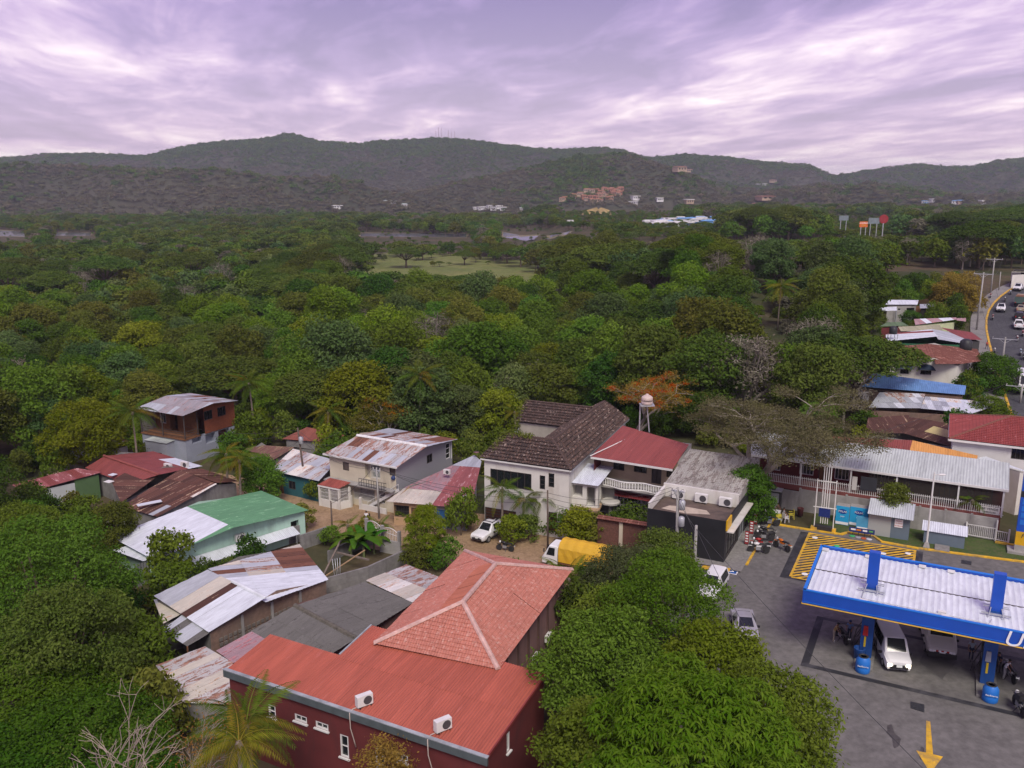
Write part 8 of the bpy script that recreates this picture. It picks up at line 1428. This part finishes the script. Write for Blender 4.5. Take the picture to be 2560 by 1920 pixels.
# big trees
def tree_at(name,label,c,R,H,mat,seed,ntuft,per,leaf,nl=10,lob=14,base=None,bark=None,**kw):
 """crown centre c in the world, trunk down to the ground"""
 rs = np.random.default_rng(seed); g = G(c[0],c[1]); lb = lobes_round(R,H,c[2] - g,int(lob * 1.5),rs,.95,.72); t = mk_tree('_' + str(seed),name,label,lb,max(1.2,c[2] - g - H * .42),.12 + R * .045,mat,seed,ntuft,per,leaf,bark,nl,**kw); place(t,(c[0],c[1],g),0); return t
ro = dict(rosette=True,droop=.8,wd=.3,updown=-.4,dens=.55); fl_ = dict(tuft=.24,updown=-.45,dens=.5)
tree_at('broadleaf_tree','big bright green tree with drooping leaf rosettes beside the forecourt',(8.7,38.6,9.6),6.2,9.0,G_BRIGHT,401,3900,9,.38,nl=14,lob=20,bark=m_barkg,**ro); tree_at('broadleaf_tree','mid green tree against the red building corner',(5.9,50,7.2),4.7,8,G_MID,402,4200,6,.26,**fl_); tree_at('feathery_tree','feathery yellow-green tree between the silver car and the yellow truck',(11.2,55.5,8.8),4.6,8,LEAF('leaf_feather',(.075,.12,.02),(.15,.20,.045),.35,.08),403,4600,6,.2,lob=22,tuft=.2,updown=-.3,dens=.75); tree_at('dull_tree','dull olive tree with thin branches beside the yellow truck',(9.6,66,5.6),4.2,7.5,LEAF('leaf_dull',(.065,.075,.034),(.11,.115,.055),.2,.08),404,3400,6,.2,nl=16,**fl_); tree_at('feathery_tree','green tree hanging over the dark drain cover',(13.9,41.5,8.4),4.0,8.5,G_MID,405,3800,6,.24,lob=18,**fl_); tree_at('broadleaf_tree','green tree between the bright tree and the red building',(5.2,42.5,6.4),4.0,7.5,G_MID,406,3600,6,.26,**fl_); tree_at('shrubby_tree','dull green tree at the end of the dirt street by the shop poles',(13.2,69,6.0),3.4,7,G_OLIVE,407,2800,6,.22,**fl_); tree_at('broadleaf_tree','green tree beside the salmon roof eave',(7.4,57.5,6.2),3.8,7.5,G_MID,408,3000,6,.24,**fl_); tree_at('broadleaf_tree','dense yellow-green tree covering the nose of the silver car',(13.0,50.3,7.4),3.7,7,G_YEL,409,3400,6,.26,**fl_)
tree_at('broadleaf_tree','large tree over the grey leaf-strewn shed',(-37,63,7.2),6.8,9.5,G_MID,411,5200,6,.26,nl=14,lob=20,**fl_); tree_at('broadleaf_tree','dark spreading tree with hanging branches left of the patchwork roof',(-31.5,55,6.2),5.4,8.5,G_OLIVE,412,4600,6,.26,nl=12,lob=18,**fl_); tree_at('broadleaf_tree','tree with pale leaves before the half green shed',(-46,76,4.8),4.8,8,G_MID,413,3800,6,.26,**fl_); tree_at('broadleaf_tree','bright yellow-green tree behind the long shed',(-58,112,5.4),6.2,9,G_BRIGHT,414,4000,6,.34,lob=18,**fl_); tree_at('broadleaf_tree','dark tree at the end of the long shed',(-70,100,6.),6.5,11,G_DARK,415,3600,6,.34,**fl_); tree_at('broadleaf_tree','dark tree beside the red roofed shed',(-60,90,5),6,10,G_DARK,416,3200,6,.32,**fl_); tree_at('broadleaf_tree','small tree over the white lean-to',(-41.5,84,3.6),2.8,5.5,G_OLIVE,417,2400,6,.24,**fl_); tree_at('broadleaf_tree','round green tree on the dirt street corner by the thin palms',(-31.2,101.5,3.2),3.1,5,G_MID,418,2200,6,.26,**fl_); tree_at('broadleaf_tree','light green leafy tree growing at the yard wall before the pickup',(*PG(R2(1450,1600))[:2],3.2),2.6,5.6,G_BRIGHT,419,1800,7,.26,**ro); tree_at('broadleaf_tree','green roadside tree beside the road kerb',(*PG(T4(380,1560))[:2],9.),4.6,7,G_MID,420,2600,6,.3,**fl_); tree_at('yellow_shrub','yellow-green leafy shrub before the stair block',(*PG(R3(1120,1290))[:2],2.2),1.7,4,LEAF('leaf_lime',(.17,.19,.03),(.30,.30,.06),.3,.05),421,700,6,.26,**fl_); tree_at('olive_tree','rounded golden olive tree by the far pavement',(*PG(Q1(1450,700))[:2],15.),6.8,9,G_RUST,422,3000,5,.38,**fl_); tree_at('broadleaf_tree','dark round tree behind the white canopy',(*PG(Q1(1000,560))[:2],13.),7.,10,G_DARK,423,2600,5,.42,**fl_); tree_at('broadleaf_tree','green tree at the eave of the red tiled house',(*P(Q2(1800,640),8.)[:2],8.2),3.4,5,G_MID,424,1800,5,.28,**fl_); tree_at('hanging_shrub','ragged brown-green shrub spilling over the grey perimeter wall',(*P(R4(1330,900),6.)[:2],7.2),1.8,3.4,G_OLIVE,425,700,6,.24,**fl_); tree_at('broadleaf_tree','green tree hugging the corner of the black shop',(*P(R4(330,800),7.)[:2],7.),3.2,6,G_MID,426,2200,6,.26,**fl_)
tree_at('thin_tree','thin small-leaved tree before the red wall at its lower windows',(-7.4,43.8,4.),2.2,5.5,G_RUST,427,900,6,.18,bark=m_barkg,**fl_)
for k,(x,y,R,m_) in enumerate(((27,117,4.2,G_DARK),(33,111,3.8,G_OLIVE),(40,109,3.6,G_MID))): tree_at('broadleaf_tree','low ' + ('dark tree behind the grey shop roof','olive tree behind the bare tree','green tree behind the lodging roof')[k],(x,y,G(x,y) + 3.2),R,6.,m_,430 + k,2200,5,.3,**fl_)
# vine-smothered mass at lower left
rs = np.random.default_rng(440)
for k,(x,y,z,R,lb) in enumerate(((-27,46,5.4,6.2,'vine-smothered tree crown below the rusty lean-to'),(-33,52,5.8,6.4,'vine-smothered tree crown under the large left tree'),(-23,41,4.8,5.6,'vine-smothered mound beside the bare branches'),(-31,42,5.6,6.2,'vine-smothered mound at the foot of the hanging branches'),(-18.5,43,2.6,4.2,'vine-smothered shrub next to the red wall'))):
 lb_ = lobes_umb(R,4.6,z + 1.4,26,rs); t = mk_tree('v%d' % k,'vine_tree',lb,lb_,2.,.3,LEAF('leaf_vine',(.045,.092,.016),(.088,.150,.032),.3,.08),441 + k,4200,5,.24,updown=-.1,up=.7,tuft=.22,nl=6); place(t,(x,y,G(x,y)),rs.uniform(0,6))
# branchy trees: wood grown by splitting, with small leaves or blossom near the tips
def branch_tree(name,label,base,h,R,seed,mat,leaf,nleaf,depth=6,flowers=None,up=.35,bark=None,r0=.3,spread=.62):
 rs = random.Random(seed); mb = MB(); tips = []
 def grow(p,d,l,r,k):
  q = p + d * l * .5 + Vector((rs.uniform(-1,1),rs.uniform(-1,1),rs.uniform(-.5,.5))) * l * .07; e = p + d * l; mb.tube([tuple(p),tuple(q),tuple(e)],[r,r * .85,r * .68],6 if k > 3 else 3,cap=False)
  if k <= 2: tips.append((e,l))
  if k == 0: return
  for _ in range(3 if k in (depth,depth - 1,2) else 2):
   n_ = (d + Vector((rs.gauss(0,1),rs.gauss(0,1),rs.gauss(0,.5))) * spread); n_.z = n_.z * (1 - .12 * (depth - k)) + up * (.2 if k < depth - 1 else 1) * .5; grow(e,n_.normalized(),l * rs.uniform(.62,.86),r * .66,k - 1)
 t = thing(name,label,'tree',local=True); grow(Vector((0,0,-.3)),Vector((.05,.02,1)),h,r0,depth); xy = max((e.xy.length for e,l in tips)); s = R / xy; mb.v = [(x * (s if z > h * .8 else 1 + (s - 1) * max(0,z) / (h * .8)),y * (s if z > h * .8 else 1 + (s - 1) * max(0,z) / (h * .8)),z) for x,y,z in mb.v]; mb.build('trunk',bark or m_barkg,t)
 lo = [(np.array([e.x * s,e.y * s,e.z]),np.array([.6,.6,.4])) for e,l in tips]; r2 = np.random.default_rng(seed); idx = r2.choice(len(lo),min(len(lo),1100),replace=False); v,f,ti = foliage([lo[i] for i in idx],nleaf,4,leaf,r2,tuft=.35,dens=.2); raw('crown',v,f,mat,t,ti)
 if flowers: hi = sorted(lo,key=lambda q: -q[0][2])[:flowers * 5]; pk_ = [hi[i] for i in r2.choice(len(hi),flowers,replace=False)]; v,f,ti = foliage([(c,a * .9) for c,a in pk_],flowers * 22,4,.18,r2,tuft=.16); raw('blossom',v,f,m_flow,t,ti)
 place(t,base); return t
branch_tree('bare_tree','wide grey tree with bare twigs and few olive leaves over the lodging roof',(26.6,89.5,3.9),3.9,13.,501,LEAF('leaf_greyolive',(.098,.092,.05),(.152,.142,.08),.2,.05),.19,13000,8,None,.95,None,.42,.7); branch_tree('flame_tree','flame tree with scattered orange blossom behind the water tank',(17.5,119,-1),4.9,10.,502,G_RUST,.24,2600,6,44,.5,None,.36,.66); branch_tree('flame_tree','flame tree with few orange flowers behind the cream house',(-19,121,-1),2.8,6.8,503,LEAF('leaf_flame',(.085,.085,.022),(.15,.13,.04),.3,.05),.26,2800,6,16,.5,None,.32,.66)
branch_tree('leafless_tree','leafless pale tree with twisting branches in the lower corner',(*PY(R5(860,1500),37.5)[:2],0),4.2,4.0,504,G_OLIVE,.12,260,5,None,.9,M('pale_twig',(.30,.25,.20),.9),.16,.5); branch_tree('leafless_tree','leafless thin tree with straight twigs before the rusty lean-to',(*PY(R5(1420,1500),39)[:2],0),3.8,3.2,505,G_RUST,.13,300,5,None,.9,M('pale_twig',(.3,.25,.2)),.13,.45); branch_tree('leafless_tree','low tangle of pale dry branches at the very corner',(*PY(R5(330,1560),36)[:2],0),3.4,4.,506,G_OLIVE,.12,400,5,None,.7,M('pale_twig',(.3,.25,.2)),.13,.6)
# shrubs: one pattern set, placed singly
SHB = []
for i in range(4): rs = np.random.default_rng(600 + i); SHB.append(mk_tree('shrub%d' % i,'shrub','x',lobes_round(1.6,2.6,1.25,6,rs,.9),.4,.06,G_MID,610 + i,420,5,.24,nl=3,tuft=.16,updown=-.4))
SH_L = [(R2(600,1110),1.,'by the white porch corner'),(R2(1405,1270),.75,'clipped round before the brown door'),(R2(1270,1280),.6,'under the barred window of the ochre wall'),(R2(505,1340),1.1,'at the street corner of the mint house'),(R2(720,1470),.9,'growing from the block wall top'),(R2(980,1400),.8,'golden, beside the young palm'),(R3(560,1290),1.2,'before the white house beside the motorbike'),(R3(700,1270),1.1,'under the bushy palm'),(R3(170,1230),1.4,'tall and dark beside the blue door'),(R3(980,1230),1.5,'dark, under the stair block'),(R3(1060,1300),1.4,'next to the yellow-green shrub'),(R3(1230,1290),1.3,'before the garden wall'),(R3(1400,1260),1.4,'in the garden beside the brown louvres'),(R3(1560,1240),1.5,'at the shop end of the garden wall'),(R3(1480,1090),1.3,'under the white grid window'),(T7(1500,600),1.1,'trimmed, at the end of the pale shed'),(T7(1900,560),1.2,'beside the salmon roof'),(R1(1600,1480),.6,'flowering on the mint house wall'),(R2(420,1010),1.2,'against the teal wall'),(R1(1200,780),1.,'beside the grey annex')]
for k,(px,s,w) in enumerate(SH_L):
 t = copy_tree(SHB[k % 4]); t.name = 'shrub'; place(t,PG(px),k * 1.7,(s,s,s * (1.5 if 'tall' in w else 1))); setmat([o for o in t.children if o.name.startswith('crown')][0],m_palmy if 'golden' in w else [G_MID,G_DARK,G_YEL,G_OLIVE][k % 4]); tag(t,'leafy shrub ' + w,'shrub','shrubs among the houses')
rs = np.random.default_rng(650); k = 0
def town_free(x,y): s = proj((x,y,G(x,y) + 1)); return not any((x - hx) ** 2 + (y - hy) ** 2 < hr for hx,hy,hr in BLD)
BLD = []
for o in list(COL.objects):
 if o.parent is None and o.get('category') in ('house','building','shed','lean-to','shop','annex','canopy','porch'):
  for c in o.children:
   if c.type == 'MESH' and c.name.startswith(('wall','roof_sheet')): bb = [o.location + Vector(b) for b in c.bound_box]; m = sum(bb,Vector((0,0,0))) / 8; r = min(3.2,max((b.xy - m.xy).length for b in bb)); BLD.append((m.x,m.y,(r * .6 + 1.2) ** 2))
RD = [(p.x,p.y,9.5 ** 2) for p in RDL]
for _ in range(2600):
 y = rs.uniform(36,215); x = rs.uniform(-.62,.62) * y; e = interp(*EDGE,x); inst = False
 if not (e - 9 < y < e + 5 or (x < -24 and y < e and y > 44) or (x > 52 and y > 100 and y < e + 6) or (-3 < x < 11 and 36 < y < 84)): continue
 if x > 12.5 and y < 104: continue
 st = (Vector((x,y)) - Vector(st0));
 if -42 < st.dot(E1) < 44 and -10.5 < st.dot(E2) < 3: continue
 if not town_free(x,y) or any((x - a) ** 2 + (y - b) ** 2 < c for a,b,c in RD) or k >= 290: continue
 BLD.append((x,y,1.7)); t = copy_tree(SHB[k % 4]); t.name = 'shrub'; s = rs.uniform(.7,1.7); place(t,(x,y,G(x,y)),rs.uniform(0,6),(s,s,s * rs.uniform(.8,1.5))); tn = ['mid','dark','yel','olive'][int(rs.choice(4,p=[.4,.25,.15,.2]))]; setmat([o for o in t.children if o.name.startswith('crown')][0],tone_mat[tn]); tag(t,tone_lab[tn] + ' wild shrub in the undergrowth between the houses and the wood','shrub',tone_lab[tn] + ' undergrowth shrubs'); k += 1
for t in SHB: stash(t)

# ================================================================ poles, wires, far buildings, haze
m_cpole = M('concrete_pole',(.30,.295,.28),.9,.15,2.); m_wpole = M('wood_pole',(.10,.075,.06),.9,.3,3.); m_wire = M('wire',(.05,.05,.052),.6); TOP = {}
def pole(key,label,base,top,mat=m_cpole,arm=0.,cans=0,r=.16,ground=None,aang=DE1):
 b = Vector(PG(base)) if ground is None else P3(base,ground); h = PY(top,b.y); tp_ = Vector((h[0],b.y,max(b.z + 3,h[2]))); t = thing('utility_pole',label,'utility pole',tuple(b)); mb = MB(); mb.tube([tuple(b - Z1 * .3),tuple(tp_)],[r,r * .65],8); mb.build('pole',mat,t,True); a_ = Vector((math.cos(aang),math.sin(aang),0)); pts = [tp_ - Z1 * .3]
 if arm:
  mb = MB(); q = tp_ - Z1 * .35; mb.bar(q - a_ * arm,q + a_ * arm,.1,.12); mb.bar(q - a_ * arm * .5,q - Z1 * .7,.05,.05); mb.bar(q + a_ * arm * .5,q - Z1 * .7,.05,.05); mb.build('crossarm',m_steel if mat is m_cpole else mat,t); pts = [q + a_ * arm * s + Z1 * .3 for s in (-.95,.0,.95)]
  for p in pts: mb = MB(); mb.lathe([(.04,-.25),(.06,-.1),(.05,.02)],tuple(p),8); mb.build('insulator',m_white,t)
 for i in range(cans): mb = MB(); q = tp_ - Z1 * (1.6 + 1.6 * i) + a_ * .45; mb.lathe([(.26,-.45),(.3,-.4),(.3,.35),(.2,.45),(.08,.5)],tuple(q),14); mb.build('transformer',m_steel,t,True)
 TOP[key] = pts; return t
pole('a','leaning grey utility pole with a transformer beside the teal house',R2(525,1040),R2(455,535),m_wpole,.0,1); pole('b','thin utility pole with short crossarm before the cream house',R2(1100,1255),R2(1078,850),m_cpole,.5,0,.13); pole('c','short dark post on the dirt street by the mint house',R2(732,1390),R2(717,1115),m_wpole,0,0,.12); pole('d','wooden pole before the white house and its potted palm',R3(852,1345),R3(850,870),m_wpole,0,0,.12); pole('e','concrete pole with two transformers before the black shop',R3(1868,1460),R3(1880,850),m_cpole,.6,2,.18); pole('f','bare concrete pole at the shop corner with stay wires',R3(2005,1600),R3(2025,1148),m_cpole,0,0,.18,3.9); pole('g','small dark pole on the pink roof house',R3(222,1180),R3(217,868),m_wpole,0,0,.09)
pole('h','leaning concrete pole with crossarm on the roadside pavement',T4(188,862),T4(275,188),m_cpole,1.8,0,.2); pole('i','tall pole with crossarm further up the pavement',T4(352,440),T4(400,22),m_cpole,1.8,0,.2); pole('j','plain thin pole near the road bend',T4(445,405),T4(470,180),m_cpole,0,0,.15); pole('k','pole with crossarm standing at the road edge below the queue',T4(480,1280),T4(525,935),m_cpole,2.0,0,.18); pole('l','pole with crossarm beside the roadside tree',T4(690,1700),T4(722,1480),m_cpole,2.2,0,.18); pole('m','small pole by the grey annex',R1(1362,740),R1(1352,480),m_cpole,0,0,.1)
WN = [0]
def wire(a,b,sag,label,r=.022):
 a,b = Vector(a),Vector(b); mb = MB(); mb.tube([tuple(a.lerp(b,i / 14) - Z1 * sag * 4 * (i / 14) * (1 - i / 14)) for i in range(15)],r,4,cap=False); tag(mb.build('wire',m_wire),label,'wire','overhead wires')
for x,y,s,n_ in (('a','b',.8,3),('b','d',.9,3),('d','e',1.,3),('e','f',.3,2),('m','a',1.,2),('c','b',.5,1),('h','k',1.5,3),('i','h',1.,3),('j','i',.8,2),('k','l',1.2,3)):
 for i in range(n_):
  pa,pb2 = TOP[x][i % len(TOP[x])],TOP[y][i % len(TOP[y])]; wire(pa - Z1 * (.5 * (i if len(TOP[x]) == 1 else 0)),pb2 - Z1 * (.5 * (i if len(TOP[y]) == 1 else 0)),s * (1 + .3 * i),{'ab': 'thin wire between the leaning pole and the thin pole before the cream house','bd': 'thin wire along the dirt street past the pink roof house','de': 'thin wire passing above the yellow truck','ef': 'short wire between the two shop poles','ma': 'thin wire over the yard of the grey annex','cb': 'thin wire from the short dark post'}.get(x + y,'thin wire strung over the main road'))
pf_ = TOP['f'][0]; wire(pf_,(16.5,43,8.),.4,'pale stay wire running from the shop corner pole over the forecourt',.02); wire(pf_,(27,30,5.),.6,'long wire crossing the forecourt beside the arrow',.018); wire(TOP['l'][0],(33,90,10.6),.8,'wire resting across the grey ribbed lodging roof')
for dx,dy,dz in ((-4,-2,4.5),(-6,3,3.6),(3,5,6.2),(6,2,6.)): wire(TOP['a'][0] - Z1 * 1.5,TOP['a'][0] + Vector((dx * 1.3,dy * 1.3,dz - TOP['a'][0].z)),.5,'service wire fanning out from the leaning pole')
# far ground patches: pasture, ponds, golden knolls
def zplain(x,y): return G(x,y)
drape('pasture',[PG(p)[:2] for p in (Q6(60,900),Q6(200,840),Q6(430,818),Q6(760,820),Q6(1060,845),Q6(1330,880),Q6(1350,990),Q6(1240,1040),Q6(900,960),Q6(500,980),Q6(250,940))],m_past,.25,60)
m_pond = M('pond_water',(.12,.12,.125),.18,.08,.02,spec=.5)
for pts in ([Q6(250,696),Q6(900,698),Q6(900,722),Q6(250,716)],[Q6(1125,690),Q6(1545,682),Q6(1500,716),Q6(1125,722)],[(-60,574),(62,579),(62,592),(-60,590)],[(136,581),(228,582),(226,590),(136,590)]):
 w = [PG(p)[:2] for p in pts]; c = sum((Vector(p) for p in w),Vector((0,0))) / 4; big = [tuple(c + (Vector(p) - c) * 1.04 + Vector((0,9 if p[1] > c.y else -3))) for p in w]; drape('pond_bank',big,m_sand,.12,40); drape('pond',w,m_pond,.22,40)
def hit(px,dz=0.):
 d_ = ray(px); y = 500.
 while y < 3700:
  t = y / d_[1]; x = d_[0] * t; z = CAMZ + d_[2] * t; g = G(x,y) if y < 1250 else hill_at(x,y)
  if z <= g + dz: return Vector((x,y,g))
  y += 6
 return Vector((d_[0] * 3300 / d_[1],3300,hill_at(d_[0] * 3300 / d_[1],3300)))
for pts,h in (([Q3(350,485),Q3(900,460)],17.),([Q3(945,490),Q3(1195,480)],12.)):
 a,b = PY(pts[0],1180),PY(pts[1],1180); cx = (a[0] + b[0]) / 2; R = abs(b[0] - a[0]) / 2; mb = MB(); n_ = 28; rg = [[(cx + R * q * math.cos(2 * math.pi * j / n_) * (1 + .1 * math.sin(3 * j)),1190 + 70 * q * math.sin(2 * math.pi * j / n_),-5 + (h + 3) * (math.cos(min(1,q) * math.pi) * .5 + .5) ** .6 * (1 + .15 * math.sin(j * .9))) for j in range(n_)] for q in (1.15,1.,.85,.7,.5,.3,.1)]; mb.loft(rg); struct('grassy_knoll',mb,m_dry,True)
m_fw,m_fb,m_fr,m_ft = M('far_white',(.62,.62,.62),.8),M('far_blue',(.12,.28,.52),.7),M('far_terracotta',(.36,.17,.11),.8),M('far_tan',(.40,.30,.22),.85); FH = [0]
def far_house(px,w,h,wm,rm,label,group,dz=0.,z_up=0.):
 p = hit(px,dz); p.z += z_up; t = thing('far_house',label,'house',tuple(p),group); rz = random.Random(int(px[0] * 7)).uniform(-.5,.5); mb = MB(); mb.box((p.x,p.y,p.z + h / 2 - 1),(w,w * .8,h + 2),rz); mb.build('wall',wm,t); mb = MB(); mb.box((p.x,p.y,p.z + h + .5),(w * 1.12,w * .92,1.0),rz,0,.55 if rm is not m_fw else .98); mb.build('roof',rm,t); fd = Vector((math.sin(rz),-math.cos(rz),0)); sd_ = Vector((math.cos(rz),math.sin(rz),0))
 for k in range(3): mb = MB(); q = p + fd * (w * .4 + .06) + sd_ * (k - 1) * w * .3; mb.box((q.x,q.y,p.z + h * .55),(w * .16,.12,h * .4),rz); mb.build('window',m_glass,t)
 return t
for x,y,w,h,lb in ((105,545,16,4,'low white villa standing alone above the left wood'),(415,503,12,4.5,'white villa of a pair on the central slope'),(455,507,12,4,'pale green roofed villa of a pair on the central slope'),(520,535,9,6,'small pale villa beside bushes on the central slope'),(1235,553,5,5,'tiny white cube house below the central hill'),(1935,482,15,6,'white box villa beyond the golden knoll'),(1925,512,14,5,'white terraced villa below the white box villa'),(2090,515,10,3,'small white house right of the box villas')): far_house(Q6(x,y),w,h,m_fw,m_fw if w > 12 else M('far_palegreen',(.38,.46,.42),.8),lb,None,2.)
for i,(x,y) in enumerate(((960,545),(985,550),(1010,545),(1045,540),(1070,548),(1100,540),(1125,545))): far_house(Q6(x,y),11,4,m_fw,m_fw,'white unit of the row of houses below the central hill','white row houses below the hill',2.)
for i in range(46):
 r_ = random.Random(900 + i); row = i % 5; y = 312 + row * 20; xl = 600 - row * 70 if row else 560; x = r_.uniform(xl if row < 4 else 330,800 - row * 12); far_house(Q3(x,y),r_.uniform(8,12),r_.uniform(4,7),m_ft if r_.random() < .6 else m_fr,m_fr,'brick-coloured unit of the terraced hillside resort','units of the hillside resort',1.)
for i in range(38):
 r_ = random.Random(950 + i); x = r_.uniform(1010,1515); y = 598 - r_.random() * (22 + 48 * (x - 1000) / 520); p = far_house(Q3(x,y),r_.uniform(7,12),r_.uniform(3,5.5),m_fw if r_.random() < .6 else m_fb,m_fb if r_.random() < .45 else m_fw,'white and blue house of the dense far settlement','houses of the blue and white settlement')
for x,y,w,h,wm,rm,lb in ((1260,155,22,8,m_ft,m_fr,'terracotta villa high on the hillside'),(1335,160,20,8,m_ft,m_fr,'ochre villa beside another high on the hillside'),(1880,262,14,3,m_fw,m_fw,'low white house on the right hillside'),(1935,262,14,4,m_fw,m_fw,'white house beside the red roof on the right hillside'),(1995,245,22,7,m_ft,m_fr,'red roofed villa on the right hillside'),(1945,382,34,6,m_ft,m_fr,'long salmon building on the right foothill'),(1885,425,22,5,m_ft,m_fr,'orange roofed house on the right foothill'),(1330,412,16,6,m_ft,m_fw,'pale house right of the box villas'),(1100,408,12,5,m_fw,m_fw,'small white house on the middle foothill')): far_house(Q3(x,y),w,h,wm,rm,lb,None,1.)
for i in range(26):
 r_ = random.Random(1000 + i); x = r_.uniform(5,480) if i < 20 else r_.uniform(1300,2000); y = r_.uniform(505,600) if i < 20 else r_.uniform(430,460); far_house(Q4(x,y),r_.uniform(8,14),r_.uniform(4,6),r_.choice([m_fw,m_ft,m_fw]),r_.choice([m_fw,m_fr,m_fb]),'scattered pale house of the far town among trees','houses of the far town')
for px,D_,w,h,mt,s_,lb in ((Q4(868,606),430,4.0,2.7,M('billboard_orange',(.62,.13,.02),.6),'AHORRA','orange roadside billboard with white lettering'),(Q4(702,553),470,5.0,2.6,M('billboard_grey',(.16,.20,.22),.7),'','smaller grey billboard back above the trees'),(Q4(955,577),440,5.4,2.9,M('billboard_grey',(.16,.2,.22)),'','larger grey billboard back beside the red disc')):
 p = Vector(PY(px,D_)); t = thing('billboard',lb,'billboard',(p.x,p.y,G(p.x,p.y))); mb = MB(); mb.box(tuple(p),(w,.3,h)); mb.build('panel',mt,t); mb = MB(); [mb.bar((p.x + s * w * .3,p.y,G(p.x,p.y) - .5),(p.x + s * w * .3,p.y,p.z - h / 2),.3,.3) for s in (-1,1)]; mb.build('leg',m_steel,t)
 if s_: text(t,s_,(p.x,p.y - .17,p.z + .55),0,1.05,m_wht,ext=.02); text(t,'MAS',(p.x,p.y - .17,p.z - .55),0,1.25,m_yel,ext=.02)
p = Vector(PY(Q4(1036,562),440)); t = thing('disc_sign','big round red sign above the trees','sign',(p.x,p.y,G(p.x,p.y))); mb = MB(); n_ = 24; mb.loft([[(p.x + 2.35 * math.cos(2 * math.pi * j / n_),p.y + o,p.z + 2.2 * math.sin(2 * math.pi * j / n_)) for j in range(n_)] for o in (-.15,.15)]); mb.build('disc',M('sign_red',(.25,.02,.025),.6),t); mb = MB(); mb.bar((p.x,p.y,G(p.x,p.y) - .5),(p.x,p.y,p.z - 2),.4,.4); mb.build('leg',m_steel,t)
m_mast = M('mast_steel',(.30,.20,.20),.7)
for i,(x,yt) in enumerate(((712,65),(728,42),(745,45),(788,60),(808,75),(827,68))):
 b = hit(Q6(x,104)); b.z = hill_at(b.x,b.y); h = max(20,PY(Q6(x,yt),b.y)[2] - b.z); t = thing('radio_mast','lattice radio mast on the hilltop in the group of masts','radio mast',tuple(b),'radio masts on the hilltop'); w = 1.6
 for k in range(3): a0 = 2.09 * k; mb = MB(); mb.bar((b.x + w * math.cos(a0),b.y + w * math.sin(a0),b.z - 2),(b.x + .4 * math.cos(a0),b.y + .4 * math.sin(a0),b.z + h),.4,.4); mb.build('leg',m_mast,t)
 mb = MB(); nb_ = int(h / 4)
 for q in range(nb_):
  f0,f1 = q / nb_,(q + 1) / nb_; r0_,r1_ = w + (.4 - w) * f0,w + (.4 - w) * f1
  for k in range(3): a0,a1 = 2.09 * k,2.09 * (k + 1); mb.bar((b.x + r0_ * math.cos(a0),b.y + r0_ * math.sin(a0),b.z + h * f0),(b.x + r1_ * math.cos(a1),b.y + r1_ * math.sin(a1),b.z + h * f1),.2,.2)
 mb.build('bracing',m_mast,t)
p = hit((1425,600)); p = Vector(PY((1425,600),800)); t = thing('floodlight_mast','tall white floodlight mast beside the pond','floodlight',(p.x,p.y,-3)); tp_ = PY((1425,552),800); mb = MB(); mb.bar((p.x,p.y,-4),(p.x,p.y,tp_[2]),.5,.5); mb.build('mast',m_fw,t); mb = MB(); mb.box((p.x,p.y - .3,tp_[2]),(6,.6,1.6)); mb.build('lamp_bank',m_fw,t)
# haze over the whole valley
hm,nt_,out_ = _new('valley_haze'); pv = N_(nt_,'ShaderNodeVolumePrincipled'); pv.inputs['Color'].default_value = (.72,.80,.92,1); pv.inputs['Density'].default_value = HAZE; pv.inputs['Anisotropy'].default_value = .2; nt_.links.new(pv.outputs[0],out_.inputs['Volume'])
mb = MB(); mb.box((0,4500,120),(17000,9200,290)); hz_o = mb.build('haze',hm); hz_o['kind'] = 'stuff'; hz_o['label'] = 'thin bluish haze filling the valley air'; hz_o['category'] = 'haze'
